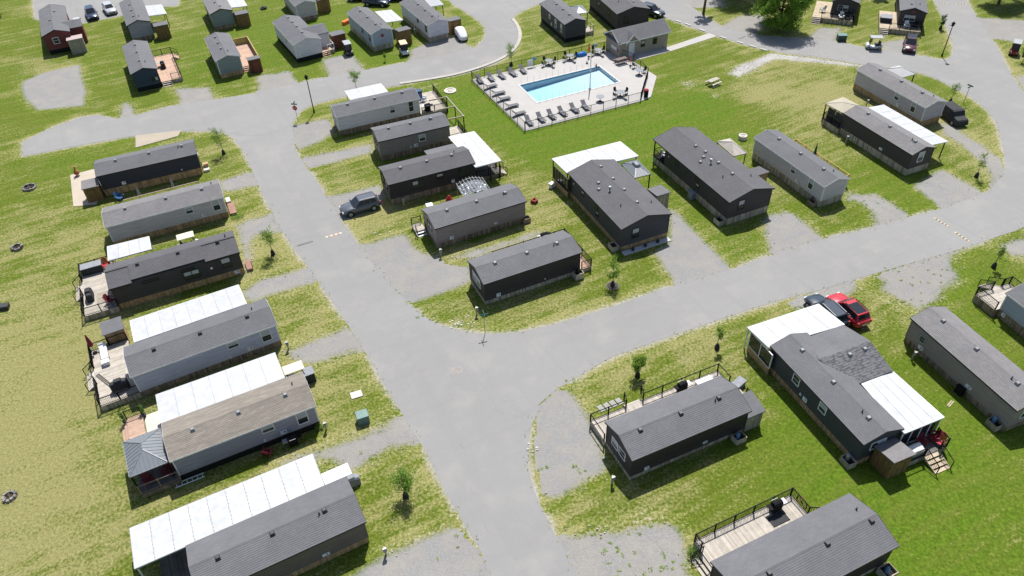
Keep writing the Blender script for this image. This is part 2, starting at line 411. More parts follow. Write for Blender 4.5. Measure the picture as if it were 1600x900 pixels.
def house(label, A, B, W, he=2.9, rise=0.65, wall=None, roof=None, trim=None, skirt=None, sk=0.7, wins=(), vents=((.18, -.1), (.5, -.1), (.84, -.1)),
          pipes=(), hatches=(), rounds=(), far=False, setbacks=None, vdark=False, group='mobile homes of the park', chim=(), porch=None, name='mobile_home', cat='mobile home', box_end=None, plat=True):
    A, B = V2(A), V2(B); u = (B - A); L = u.length; u.normalize(); n = Vector((-u.y, u.x))
    if far: A = A - n * W; B = B - n * W
    c = A + u * (L / 2) + n * (W / 2)
    roof = roof or m_roofgrey; trim = trim or m_dark; skirt = skirt or m_skirtbrown
    root = thing(name, label, cat, (c.x, c.y, 0), math.atan2(u.y, u.x), group)
    x0, x1, y0, y1 = -L / 2 + OG, L / 2 - OG, -W / 2 + OE, W / 2 - OE
    sl = rise / (W / 2); zu = he + sl * OE - 0.10
    # skirting boards in front of a dark core
    k = MB(); k.box(x0 + .06, x1 - .06, y0 + .06, y1 - .06, 0.0, sk + 0.05); k.build('underside', m_skirtblack, root)
    k = MB(); boards_ring(k, x0 + .04, x1 - .04, y0 + .04, y1 - .04, 0.0, sk - 0.01); k.build('skirting_boards', skirt, root, kind='stuff')
    # walls
    xw0 = x0 + (porch * L if porch else 0)
    mb = MB(); zr = he + rise - 0.10 - 0.004
    pr = lambda x: [(x, y0, sk), (x, y1, sk), (x, y1, zu), (x, 0, zr), (x, y0, zu)]
    a, b_ = pr(xw0), pr(x1)
    mb.face(a[::-1]); mb.face(b_)
    for i in range(5):
        j = (i + 1) % 5; mb.face([a[i], a[j], b_[j], b_[i]])
    wl = mb.build('wall', wall, root, fixn=True)
    if porch:
        q = MB(); q.box(x0, xw0, y0, y1, sk - 0.12, sk, .5); q.build('porch_floor', m_deckgrey, root)
        for yy in (y0 + .07, y1 - .07):
            q = MB(); q.bar((x0 + .07, yy, sk), (x0 + .07, yy, zu), 0.12); q.build('porch_post', trim, root)
        q = MB(); rail_geo(q, [(xw0, y0 + .05), (x0 + .05, y0 + .05), (x0 + .05, y1 - .05), (xw0, y1 - .05)], sk, 0.95); q.build('porch_railing', m_black, root)
    # corner boards
    for xx, sx in ((xw0, -1), (x1, 1)):
        for yy, sy in ((y0, -1), (y1, 1)):
            q = MB()
            q.box(min(xx, xx + sx * .018) - (0.0 if sx < 0 else 0), max(xx, xx + sx * .018), min(yy - sy * .09, yy + sy * .018), max(yy - sy * .09, yy + sy * .018), sk, zu - .005)
            q.box(min(xx - sx * .09, xx), max(xx - sx * .09, xx), min(yy, yy + sy * .018), max(yy, yy + sy * .018), sk, zu - .005)
            q.build('corner_trim', wall if trim is m_dark else trim, root)
    # roof
    mb = MB(); segs = setbacks or [(0, 1, 0)]
    for (t0, t1, sb) in segs:
        xa, xb = -L / 2 + L * t0, -L / 2 + L * t1
        roof_slope(mb, xa, xb, -W / 2 + sb, he + sl * sb + (0.07 if sb else 0), 0, he + rise + (0.07 if sb else 0))
    roof_slope(mb, -L / 2, L / 2, W / 2, he, 0, he + rise)
    ro = mb.build('roof', roof, root)
    q = MB()
    zt = he + rise + (0.075 if setbacks else 0.012)
    for s in (-1, 1): 
        p = [(-L / 2 - .005, s * .15, zt - .15 * sl), (L / 2 + .005, s * .15, zt - .15 * sl), (L / 2 + .005, 0, zt + .012), (-L / 2 - .005, 0, zt + .012)]
        q.face(p if s < 0 else p[::-1])
    q.build('ridge_cap', roof, ro)
    # fascia along eaves and rakes
    q = MB(); fw = 0.13
    for s in (-1, 1):
        yb = s * (W / 2 + .012)
        if s > 0 or not setbacks: q.box(-L / 2, L / 2, min(yb, yb - s * .012), max(yb, yb - s * .012), he - fw, he + 0.004)
        else:
            for (t0, t1, sb) in segs:
                yy = -(W / 2 + .012) + sb; zz = he + sl * sb + (.07 if sb else 0); q.box(-L / 2 + L * t0, -L / 2 + L * t1, yy, yy + .011, zz - fw - .06, zz + .004)
        for xx in (-L / 2 - .014, L / 2 + .003):
            q.hexa([(xx, s * W / 2, he - fw), (xx + .011, s * W / 2, he - fw), (xx + .011, 0, he + rise - fw), (xx, 0, he + rise - fw)],
                   [(xx, s * W / 2, he + .022), (xx + .011, s * W / 2, he + .022), (xx + .011, 0, he + rise + .03), (xx, 0, he + rise + .03)])
    q.build('fascia', trim, root)
    # things on the roof
    vm = vent_mesh()
    zz = lambda y: he + rise - abs(y) * sl + (0.07 if setbacks else 0)
    for (t, y) in vents:
        yy = y * W; link_mesh('roof_vent', vm[1] if vdark else vm[0], ro, (-L / 2 + t * L, yy, zz(yy)))
    for (t, y) in pipes:
        yy = y * W; link_mesh('vent_pipe', vm[2], ro, (-L / 2 + t * L, yy, zz(yy)))
    for (t, y) in chim:
        yy = y * W; link_mesh('chimney_pipe', vm[3], ro, (-L / 2 + t * L, yy, zz(yy)))
    # openings: (side, t, z centre above floor, w, h, style, trim)
    SD = {'S': lambda t: ((-L / 2 + t * L, y0 - .004), (1, 0), (0, -1)), 'N': lambda t: ((-L / 2 + t * L, y1 + .004), (-1, 0), (0, 1)),
          'E': lambda t: ((x1 + .004, -W / 2 + t * W), (0, 1), (1, 0)), 'W': lambda t: ((xw0 - .004, -W / 2 + t * W), (0, -1), (-1, 0))}
    for wd in wins:
        sd, t, zc, w, h, st = wd[:6]; tr = wd[6] if len(wd) > 6 else (trim if trim is not m_dark else m_white)
        o, r, d = SD[sd](t); add_window(root, o, r, d, w, sk + zc, h, st, tr)
    for (sd, t, zc, w, h) in hatches:
        o, r, d = SD[sd](t); q = MB(); z = sk + zc
        wbox(q, o, r, d, -w / 2, w / 2, z - h / 2, z + h / 2, 0, .05)
        hb = q.build('wall_hatch', m_whitepl, root)
        q = MB(); wbox(q, o, r, d, w * .05, w * .3, z - h * .05, z + h * .28, .05, .062); q.build('vent_grille', m_dark, hb)
    for (sd, t, zc, rad) in rounds:
        o, r, d = SD[sd](t); q = MB(); q.cyl((o[0], o[1], sk + zc), (o[0] + d[0] * .05, o[1] + d[1] * .05, sk + zc), rad, n=12); q.build('round_vent', m_whitepl, root)
    root['L'] = L
    HOUSES.append((c, u, n, L, W))
    return dict(root=root, c=c, u=u, n=n, L=L, W=W, he=he, sk=sk)
HOUSES = []
def HL(h, x, y):      # point in a house's own frame -> world xy
    p = h['c'] + h['u'] * x + h['n'] * y; return (p.x, p.y)
def ang(h, d=0): return math.atan2(h['u'].y, h['u'].x) + d

# ---------------------------------------------------------------- railings, decks, covers, sheds, gazebos
def rail_geo(mb, pts, z, h, gap=0.13, post=1.8, bal=True):
    for k in range(len(pts) - 1):
        a, b = V2(pts[k]), V2(pts[k + 1]); L = (b - a).length
        mb.bar((a.x, a.y, z + h), (b.x, b.y, z + h), .06, .05); mb.bar((a.x, a.y, z + .1), (b.x, b.y, z + .1), .04, .04)
        if bal:
            m = max(1, int(L / gap))
            for j in range(1, m):
                p = a.lerp(b, j / m); mb.bar((p.x, p.y, z + .1), (p.x, p.y, z + h), .018)
        m = max(1, round(L / post))
        for j in range(m + 1):
            p = a.lerp(b, j / m); mb.bar((p.x, p.y, z), (p.x, p.y, z + h + .05), .07)
def railing(root, pts, z, h=0.95, m=None, post=1.8, gap=0.13, bal=True):
    """posts, top rail, bottom rail and balusters as parts; pts in the root's own frame"""
    m = m or m_black; top = MB(); bot = MB(); ba = MB(); seen = set()
    for k in range(len(pts) - 1):
        a, b = V2(pts[k]), V2(pts[k + 1]); L = (b - a).length
        top.bar((a.x, a.y, z + h), (b.x, b.y, z + h), .07, .05); bot.bar((a.x, a.y, z + .1), (b.x, b.y, z + .1), .045, .045)
        if bal:
            q = max(1, int(L / gap))
            for j in range(1, q):
                p = a.lerp(b, j / q); ba.bar((p.x, p.y, z + .1), (p.x, p.y, z + h), .022)
        q = max(1, round(L / post))
        for j in range(q + 1):
            p = a.lerp(b, j / q); key = (round(p.x, 2), round(p.y, 2))
            if key in seen: continue
            seen.add(key); w = MB(); w.bar((p.x, p.y, z - .02), (p.x, p.y, z + h + .06), .09); w.build('railing_post', m, root)
    top.build('top_rail', m, root); bot.build('bottom_rail', m, root)
    if bal and ba.f: ba.build('balusters', m, root, kind='stuff')
def planks(mb, x0, x1, y0, y1, z, along='x', bw=0.145):
    if along == 'x':
        y = y0
        while y < y1 - .02:
            e = min(y + bw - .008, y1); x = x0
            while x < x1 - .05:
                ln = RND.uniform(2.4, 4.6); xe = min(x + ln, x1)
                if x1 - xe < .7: xe = x1
                mb.box(x, xe - .004, y, e, z - .035, z + RND.uniform(-.003, .003), RND.random()); x = xe
            y += bw
    else:
        x = x0
        while x < x1 - .02:
            e = min(x + bw - .008, x1); mb.box(x, e, y0, y1, z - .035, z + RND.uniform(-.003, .003), RND.random()); x += bw
def stairs(root, x, y, d, width, z, m, run=0.28, n=None, rails=True, rm=None):
    """steps leaving (x,y) in direction d (unit vector, root frame) down from height z; each tread is a part"""
    d = V2(d); r = Vector((-d.y, d.x)); n = n or max(2, round(z / 0.18)); c = V2((x, y))
    for k in range(n):
        zz = z * (n - k - 1) / n + 0.04; p = c + d * (run * (k + .5)); q = MB()
        q.bar((*(p - r * width / 2), zz), (*(p + r * width / 2), zz), run - .03, .04, RND.random(), up=(0, 0, 1)); q.build('tread', m, root)
    for s in (-1, 1):
        q = MB()
        a = c + r * (s * width / 2); b = a + d * (run * n)
        q.hexa([(a.x, a.y, max(0, z - .3)), (a.x + r.x * .04 * s, a.y + r.y * .04 * s, max(0, z - .3)), (b.x + r.x * .04 * s, b.y + r.y * .04 * s, 0), (b.x, b.y, 0)],
               [(a.x, a.y, z - .02), (a.x + r.x * .04 * s, a.y + r.y * .04 * s, z - .02), (b.x + r.x * .04 * s, b.y + r.y * .04 * s, .05), (b.x, b.y, .05)])
        q.build('stringer', m, root)
    if rails:
        for s in (-1, 1):
            a = c + r * (s * width / 2); b = a + d * (run * n); w = MB()
            w.bar((a.x, a.y, z), (a.x, a.y, z + .95), .06); w.bar((b.x, b.y, 0), (b.x, b.y, .95), .06); w.bar((a.x, a.y, z + .92), (b.x, b.y, .92), .05)
            m2 = max(2, int((b - a).length / .14))
            for j in range(1, m2):
                p = a.lerp(b, j / m2); zb = z * (1 - j / m2); w.bar((p.x, p.y, zb + .08), (p.x, p.y, zb + .92), .018)
            w.build('stair_railing', rm or m_black, root)
def deck(label, loc, rz, x0, x1, y0, y1, z, m, skirt=None, rails=(), along='y', rm=None, group='timber decks beside the homes', sides='SNEW', bal=True, rh=0.95):
    root = thing('deck', label, 'deck', (loc[0], loc[1], 0), rz, group)
    q = MB(); planks(q, x0, x1, y0, y1, z, along); q.build('decking', m, root, kind='stuff')
    q = MB(); q.box(x0 + .03, x1 - .03, y0 + .03, y1 - .03, 0, z - .04); q.build('deck_frame', m_skirtblack, root)
    q = MB(); boards_ring(q, x0 + .03, x1 - .03, y0 + .03, y1 - .03, 0.0, z - .05, sides=sides); q.build('deck_skirting', skirt or m_skirtgrey, root, kind='stuff')
    for r in rails: railing(root, r, z, rh, rm, bal=bal)
    return root
def cover(label, P, zs, npan, posts=(), m=None, edge=None, gutter=True, group='flat patio covers beside the homes', dots=False, name='patio_cover', pm=None):
    """P: near-left, near-right, far-right, far-left outline (world xy); zs: their heights; panels run near to far"""
    P = [V2(p) for p in P]; c = (P[0] + P[1] + P[2] + P[3]) / 4
    u = (P[1] - P[0] + P[2] - P[3]).normalized(); rz = math.atan2(u.y, u.x); R = Matrix.Rotation(-rz, 2)
    root = thing(name, label, 'patio cover', (c.x, c.y, 0), rz, group)
    Q = [R @ (p - c) for p in P]; m = m or m_whiteroof; th = 0.07
    f = lambda s, t: (lambda a, b: (a[0] + (b[0] - a[0]) * t, a[1] + (b[1] - a[1]) * t, a[2] + (b[2] - a[2]) * t))(
        tuple(Q[0][k] + (Q[1][k] - Q[0][k]) * s for k in (0, 1)) + (zs[0] + (zs[1] - zs[0]) * s,), tuple(Q[3][k] + (Q[2][k] - Q[3][k]) * s for k in (0, 1)) + (zs[3] + (zs[2] - zs[3]) * s,))
    W = (Q[1] - Q[0]).length; g = 0.012 / W
    for k in range(npan):
        s0, s1 = k / npan + g, (k + 1) / npan - g
        b = [f(s0, 0), f(s1, 0), f(s1, 1), f(s0, 1)]; q = MB(); t = RND.random()
        dz = RND.uniform(-.004, .004)
        q.hexa([(p[0], p[1], p[2] - th) for p in b], [(p[0], p[1], p[2] + dz) for p in b], t); q.build('roof_panel', m, root)
    q = MB()
    for k in range(1, npan):
        a, b = f(k / npan, .01), f(k / npan, .99); q.bar((a[0], a[1], a[2] - .004), (b[0], b[1], b[2] - .004), .055, .035)
    if npan > 1: q.build('panel_seam', m_greytrim, root)
    if dots:
        q = MB()
        for k in range(1, npan):
            for j in range(9):
                a = f(k / npan + RND.uniform(-.003, .003), .06 + .105 * j); q.cyl((a[0], a[1], a[2]), (a[0], a[1], a[2] + .025), .035, n=6)
        q.build('panel_screws', mat('rusty_screw', (0.24, 0.19, 0.14), 0.8), root, kind='stuff')
    q = MB(); e = edge or m_whitepl
    for (a, b) in ((f(0, 0), f(1, 0)), (f(1, 0), f(1, 1)), (f(1, 1), f(0, 1)), (f(0, 1), f(0, 0))):
        q.bar((a[0], a[1], a[2] - .07), (b[0], b[1], b[2] - .07), .06, .13)
    q.build('edge_gutter', e, root)
    for (s, t) in posts:
        a = f(s, t); q = MB(); q.bar((a[0], a[1], 0), (a[0], a[1], a[2] - .1), .10); q.build('post', pm or m_whitepl, root)
    return root
def shed(label, loc, rz, w, d, h0, h1, wood=None, roof=None, group='garden sheds', door=True, base=0.0):
    """single-pitch shed; front is -y, roof falls from h1 (front) to h0 (back) or back if h0>h1"""
    root = thing('shed', label, 'shed', (loc[0], loc[1], base), rz, group)
    wood = wood or m_shedwood; q = MB(); q.hexa([(-w / 2, -d / 2, 0), (w / 2, -d / 2, 0), (w / 2, d / 2, 0), (-w / 2, d / 2, 0)], [(-w / 2, -d / 2, h1), (w / 2, -d / 2, h1), (w / 2, d / 2, h0), (-w / 2, d / 2, h0)])
    q.build('wall', wood, root)
    q = MB(); boards_ring(q, -w / 2, w / 2, -d / 2, d / 2, 0.02, min(h0, h1) - .02, bw=.14, th=.018); q.build('wall_boards', wood, root, kind='stuff')
    q = MB(); o = .12
    q.hexa([(-w / 2 - o, -d / 2 - o, h1 + (h1 - h0) / d * o), (w / 2 + o, -d / 2 - o, h1 + (h1 - h0) / d * o), (w / 2 + o, d / 2 + o, h0 - (h1 - h0) / d * o), (-w / 2 - o, d / 2 + o, h0 - (h1 - h0) / d * o)],
           [(-w / 2 - o, -d / 2 - o, h1 + .08 + (h1 - h0) / d * o), (w / 2 + o, -d / 2 - o, h1 + .08 + (h1 - h0) / d * o), (w / 2 + o, d / 2 + o, h0 + .08 - (h1 - h0) / d * o), (-w / 2 - o, d / 2 + o, h0 + .08 - (h1 - h0) / d * o)])
    q.build('roof', roof or m_roofgrey, root)
    if door:
        q = MB(); q.box(-.42, .42, -d / 2 - .05, -d / 2 - .02, .06, min(h0, h1) - .15); dd = q.build('door', wood, root)
        q = MB(); q.box(.30, .34, -d / 2 - .08, -d / 2 - .05, .85, 1.0); q.build('handle', m_black, dd)
    return root
def gazebo(label, P, z, rise, m, posts=True, ribs=True, pm=None, cupola=False, ridge=0.0, group='garden gazebos', open_mesh=False, base=0.0):
    """hip-roofed gazebo over the outline P (world xy, four corners in order)"""
    P = [V2(p) for p in P]; c = (P[0] + P[1] + P[2] + P[3]) / 4
    u = (P[1] - P[0] + P[2] - P[3]).normalized(); rz = math.atan2(u.y, u.x); R = Matrix.Rotation(-rz, 2)
    w = ((P[1] - P[0]).length + (P[2] - P[3]).length) / 4; d = ((P[3] - P[0]).length + (P[2] - P[1]).length) / 4
    Q = [(-w, -d), (w, -d), (w, d), (-w, d)]
    root = thing('gazebo', label, 'gazebo', (c.x, c.y, base), rz, group)
    rl = ridge; ax, ay = (rl, 0) if w >= d else (0, rl)
    T = [(-ax, -ay, z + rise), (ax, -ay, z + rise), (ax, ay, z + rise), (-ax, ay, z + rise)]
    faces = []
    for k in range(4):
        a, b = Q[k], Q[(k + 1) % 4]; faces.append([(a[0], a[1], z), (b[0], b[1], z), T[(k + 1) % 4], T[k]])
    for fc in faces:
        q = MB(); a, b, t1, t0 = [Vector(p) for p in fc]; nr = (b - a).cross(t1 - a).normalized()
        th = 0.03
        q.hexa([p - nr * th for p in (a, b, t1, t0)], [a, b, t1, t0])
        rp = q.build('roof_panel', m, root)
        if ribs:
            q = MB(); n = max(3, int((b - a).length / .32))
            for j in range(1, n):
                s = j / n; p = a.lerp(b, s)
                # seam runs straight up the slope until it meets a hip
                up = ((t0 + t1) / 2 - (a + b) / 2); frac = min(1.0, 2 * min(s, 1 - s) * (b - a).length / max(.01, (b - a).length - (t1 - t0).length))
                e = p + up * frac; q.bar(p + nr * .012, e + nr * .012, .03, .03, up=tuple(nr))
            q.build('roof_seam', m, rp)
    q = MB()
    for k in range(4): q.bar((Q[k][0], Q[k][1], z + .02), T[k], .07, .05)
    for k in range(4): q.bar((*Q[k], z - .04), (*Q[(k + 1) % 4], z - .04), .08, .10)
    q.build('hip_cap', m, root)
    if cupola:
        q = MB(); s = .30; q.hexa([(-w * s, -d * s, z + rise * .82), (w * s, -d * s, z + rise * .82), (w * s, d * s, z + rise * .82), (-w * s, d * s, z + rise * .82)], [(-w * s * .7, -d * s * .7, z + rise * 1.22), (w * s * .7, -d * s * .7, z + rise * 1.22), (w * s * .7, d * s * .7, z + rise * 1.22), (-w * s * .7, d * s * .7, z + rise * 1.22)])
        q.build('cupola', m, root)
    if posts:
        for (x, y) in Q:
            q = MB(); q.bar((x * .93, y * .93, 0), (x * .93, y * .93, z), .11); q.build('post', pm or m_black, root)
    return root

# ---------------------------------------------------------------- vehicles
def car_paint(name, col): return mat(name, col, 0.28, 0.04, 1.0, spec=0.5, coat=0.6)
_wheel = {}
def wheel_mesh(r, w):
    k = (r, w)
    if k not in _wheel:
        a = MB(); a.cyl((0, -w / 2, 0), (0, w / 2, 0), r, n=20); b = MB(); b.cyl((0, -w / 2 - .012, 0), (0, w / 2 + .012, 0), r * .64, n=14)
        _wheel[k] = (a.mesh('tyre', m_rubber), b.mesh('rim', m_metal))
    return _wheel[k]
def add_wheels(root, xs, y, r, w):
    a, b = wheel_mesh(r, w)
    for x in xs:
        for s in (-1, 1):
            o = link_mesh('wheel', a, root, (x, s * y, r)); link_mesh('rim', b, o)
def quad_on(mb, A, B, C, D, s0, s1, t0, t1, off):
    A, B, C, D = [Vector(p) for p in (A, B, C, D)]
    f = lambda s, t: A.lerp(B, s).lerp(D.lerp(C, s), t)
    nr = (B - A).cross(D - A).normalized() * off
    p = [f(s0, t0), f(s1, t0), f(s1, t1), f(s0, t1)]
    mb.hexa([q - nr * .5 for q in p], [q + nr for q in p])
def car(label, loc, rz, paint, L=4.65, Wd=1.86, H=1.70, roofpanel=False, rails=True, pickup=False, cat='car', name='parked_car', group=None):
    root = thing(name, label, cat, loc, rz, group); hw = Wd / 2; s = L / 4.65
    st = [(-2.32, .42, .86, .80), (-2.26, .34, 1.02, .88), (-1.9, .26, 1.06, .97), (-1.0, .24, 1.05, 1.0), (0.2, .24, 1.03, 1.0), (0.95, .24, 1.01, 1.0), (1.6, .26, .96, .98), (2.1, .30, .86, .92), (2.28, .36, .74, .82), (2.33, .42, .62, .74)]
    secs = []
    for (x, zb, zt, w) in st:
        h = hw * w; zm = zb + (zt - zb) * .55
        half = [(h * .80, zb), (h * .96, zb + .10), (h, zm), (h * .97, zt - .09), (h * .86, zt)]
        sec = [(x * s, y, z) for (y, z) in half] + [(x * s, -y, z) for (y, z) in reversed(half)]
        secs.append(sec)
    q = MB(); q.loft(secs); q.build('body', paint, root, smooth=True, fixn=True)
    zb, zt = 1.0, H
    gx = (-2.16 * s, 1.02 * s, -1.84 * s, 0.12 * s); bw, tw = hw * .90, hw * .70
    B = [(gx[0], -bw, zb), (gx[1], -bw * .96, zb - .02), (gx[1], bw * .96, zb - .02), (gx[0], bw, zb)]; T = [(gx[2], -tw, zt - .03), (gx[3], -tw, zt), (gx[3], tw, zt), (gx[2], tw, zt - .03)]
    q = MB(); q.hexa(B, T); q.build('cabin', paint, root, bevel=.06)
    gl = [('windscreen', (B[1], B[2], T[2], T[1]), [(.06, .94, .08, .93)]), ('rear_window', (B[3], B[0], T[0], T[3]), [(.10, .90, .30, .90)]),
          ('side_window', (B[0], B[1], T[1], T[0]), [(.10, .33, .16, .86), (.35, .62, .14, .88), (.64, .90, .14, .86)]), ('side_window', (B[2], B[3], T[3], T[2]), [(.10, .36, .14, .86), (.38, .65, .14, .88), (.67, .90, .16, .86)])]
    for (nm, Q4, rs) in gl:
        for (a, b, c_, d) in rs:
            q = MB(); quad_on(q, *Q4, a, b, c_, d, .012); q.build(nm, m_glass, root)
    if roofpanel:
        q = MB(); quad_on(q, *T, .06, .80, .10, .90, .012); q.build('glass_roof', m_glass, root)
    if rails:
        for sy in (-1, 1):
            q = MB(); q.bar((gx[2] + .1, sy * tw * .95, zt + .05), (gx[3] - .1, sy * tw * .95, zt + .06), .05, .05); q.build('roof_rail', m_metal if not roofpanel else m_black, root)
    for sy in (-1, 1):
        q = MB(); q.box(2.10 * s, 2.27 * s, sy * hw * .70 - .16, sy * hw * .70 + .16, .66, .78); q.build('headlight', m_whitepl, root)
        q = MB(); q.box(-2.335 * s, -2.2 * s, sy * hw * .78 - .10, sy * hw * .78 + .10, .78, 1.0); q.build('tail_light', m_red, root)
        q = MB(); q.box(.78 * s, .95 * s, sy * (hw + .08) - .09, sy * (hw + .08) + .09, .98, 1.12); q.build('mirror', paint, root)
        for xx in (1.42 * s, -1.38 * s):
            w = MB(); w.cyl((xx, sy * (hw - .03), .36), (xx, sy * (hw + .006), .36), .42, n=18); w.build('wheel_arch', m_rubber, root)
    q = MB(); q.box(-2.36 * s, -2.30 * s, -.26, .26, .56, .70); q.build('number_plate', m_whitepl, root)
    q = MB(); q.box(2.30 * s, 2.345 * s, -.5, .5, .46, .60); q.build('grille', m_black, root)
    add_wheels(root, (1.42 * s, -1.38 * s), hw - .10, .36, .24)
    return root
def cart(label, loc, rz, body, roofm, group='golf carts', rear=True, flatroof=True):
    root = thing('golf_cart', label, 'golf cart', loc, rz, group)
    secs = []
    for (x, zb, zt, w) in [(1.18, .34, .52, .40), (1.05, .28, .74, .52), (.72, .26, .86, .56), (.5, .26, .40, .56), (-.1, .26, .40, .56), (-.15, .26, .62, .56), (-1.0, .28, .66, .56), (-1.15, .34, .58, .50)]:
        secs.append([(x, -w, zb), (x, w, zb), (x, w * .95, zt), (x, -w * .95, zt)])
    q = MB(); q.loft(secs); q.build('body', body, root, fixn=True, bevel=.03)
    q = MB(); q.box(-.62, -.12, -.5, .5, .62, .78); q.build('seat', m_fabricdark, root, bevel=.03)
    q = MB(); q.hexa([(-.72, -.5, .74), (-.60, -.5, .74), (-.60, .5, .74), (-.72, .5, .74)], [(-.82, -.5, 1.2), (-.72, -.5, 1.2), (-.72, .5, 1.2), (-.82, .5, 1.2)]); q.build('backrest', m_fabricdark, root)
    if rear:
        q = MB(); q.box(-1.2, -.86, -.5, .5, .66, .76); q.build('rear_seat', m_fabricgrey, root, bevel=.03)
    for (x, y, xt) in ((.78, -.5, .55), (.78, .5, .55), (-.85, -.5, -.75), (-.85, .5, -.75)):
        q = MB(); q.bar((x, y, .6), (xt, y, 1.86), .04); q.build('roof_post', m_black, root)
    q = MB(); q.hexa([(-1.0, -.6, 1.85), (.85, -.6, 1.85), (.85, .6, 1.85), (-1.0, .6, 1.85)], [(-.92, -.54, 1.93), (.77, -.54, 1.93), (.77, .54, 1.93), (-.92, .54, 1.93)]); q.build('roof', roofm, root, bevel=.03)
    q = MB(); q.hexa([(.76, -.5, .84), (.78, -.5, .84), (.78, .5, .84), (.76, .5, .84)], [(.56, -.5, 1.82), (.58, -.5, 1.82), (.58, .5, 1.82), (.56, .5, 1.82)]); q.build('windscreen', m_glass, root)
    q = MB(); q.cyl((.42, -.25, 1.02), (.46, -.25, 1.06), .17, n=12); q.build('steering_wheel', m_black, root)
    for sy in (-1, 1):
        q = MB(); q.box(1.06, 1.14, sy * .34 - .07, sy * .34 + .07, .56, .66); q.build('headlight', m_whitepl, root)
    add_wheels(root, (.80, -.78), .50, .24, .20)
    return root
def covered(label, loc, rz, m, L, W, H, name='covered_trailer', cat='trailer', nose=0.35, group=None, boxy=False):
    """vehicle hidden under a fitted cover: rounded hull with sagging folds, wheels below the hem"""
    root = thing(name, label, cat, loc, rz, group); secs = []
    for (t, zt, w) in [(0, .55, .70), (.04, .80, .86), (.15, .97, .97), (.4, 1.0, 1.0), (.62, .98, 1.0), (.8, 1 - nose * .5, .98), (.93, 1 - nose, .86), (1.0, .50, .62)]:
        x = -L / 2 + L * t; h = W / 2 * w; z1 = H * zt; sg = RND.uniform(-.03, .03)
        half = [(h * .98, .22), (h, .22 + (z1 - .22) * .5 + sg), (h * .93, z1 * .86), (h * .72, z1 * .98), (h * .3, z1)]
        secs.append([(x, y, z) for y, z in half] + [(x, -y, z) for y, z in reversed(half)])
    if boxy:
        secs = []
        for (x, zt, w) in [(-.50, .86, .94), (-.47, .97, 1.0), (.10, 1.0, 1.0), (.18, .94, 1.0), (.26, .62, .98), (.46, .56, .96), (.50, .46, .90)]:
            h = W / 2 * w; z1 = H * zt; secs.append([(x * L, h * .97, .25), (x * L, h, z1 * .6), (x * L, h * .86, z1 * .97), (x * L, h * .7, z1), (x * L, -h * .7, z1), (x * L, -h * .86, z1 * .97), (x * L, -h, z1 * .6), (x * L, -h * .97, .25)])
    q = MB(); q.loft(secs); q.build('cover', m, root, smooth=not boxy, fixn=True, subd=0 if boxy else 1, bevel=.05 if boxy else 0)
    q = MB()
    for t in (.2, .5, .8): q.box(-L / 2 + L * t - .03, -L / 2 + L * t + .03, -W / 2 * .93, W / 2 * .93, .3, .36)
    q.build('strap', m_black, root)
    add_wheels(root, (L * .28, -L * .28), W / 2 - .14, .32, .22)
    return root

# ---------------------------------------------------------------- plants
def leaf_cloud(mb, c, rad, n, size, rnd, flat=.5):
    for _ in range(n):
        d = Vector((rnd.gauss(0, 1), rnd.gauss(0, 1), rnd.gauss(0, 1))).normalized() * (rnd.random() ** 0.45)
        p = Vector(c) + Vector((d.x * rad[0], d.y * rad[1], d.z * rad[2]))
        nrm = Vector((rnd.gauss(0, .7), rnd.gauss(0, .7), rnd.gauss(flat, .6))).normalized()
        a = nrm.cross(Vector((rnd.gauss(0, 1), rnd.gauss(0, 1), rnd.gauss(0, 1)))).normalized() * size * rnd.uniform(.6, 1.25); b = nrm.cross(a) * .55
        mb.face([p - a, p - b * .9, p + a, p + b * .9], rnd.random())
def sapling(label, loc, h, cr, ch, seed, dense=1.0, m=None, group='young trees along the lots', clear=0.38, bag=None):
    rnd = random.Random(seed); root = thing('young_tree', label, 'tree', loc, rnd.uniform(0, 6), group)
    t = MB(); bend = [(0, 0, 0)]; 
    for k in range(1, 6): bend.append((rnd.gauss(0, .03) * k * .5, rnd.gauss(0, .03) * k * .5, h * .9 * k / 5))
    for k in range(5): t.cyl(bend[k], bend[k + 1], .045 * (1 - k * .16), .045 * (1 - (k + 1) * .16), n=6, cap=(k == 4))
    tips = [Vector(bend[-1])]
    for k in range(24):
        z = h * (clear + (0.88 - clear) * rnd.random()); f = (z / h - clear) / (1 - clear)
        reach = cr * (0.55 + 0.6 * math.sin(math.pi * min(1, .15 + f * .8))) * rnd.uniform(.5, 1.1)
        a = rnd.uniform(0, 6.28); p = Vector((0, 0, z)); e = Vector((math.cos(a) * reach, math.sin(a) * reach, z + reach * rnd.uniform(.2, .7)))
        t.cyl(p, e, .022, .008, n=4, cap=False); tips += [e, p.lerp(e, .75), p.lerp(e, .45)]
    t.build('trunk', m_bark, root)
    q = MB()
    for e in tips: leaf_cloud(q, e, (cr * .40, cr * .40, ch * .20), int(12 * dense), .07, rnd)
    q.build('crown', m or m_leaf, root)
    if bag:
        q = MB(); q.lathe((0, 0, 0), [(.24, 0), (.25, .12), (.20, .40), (.11, .66), (.05, .70)], 10)
        b = q.build('watering_bag', m_fabricdark, None); b.location = (loc[0], loc[1], 0)
        tag(b, bag, 'watering bag', 'dark watering bags zipped round the young trunks')
    return root
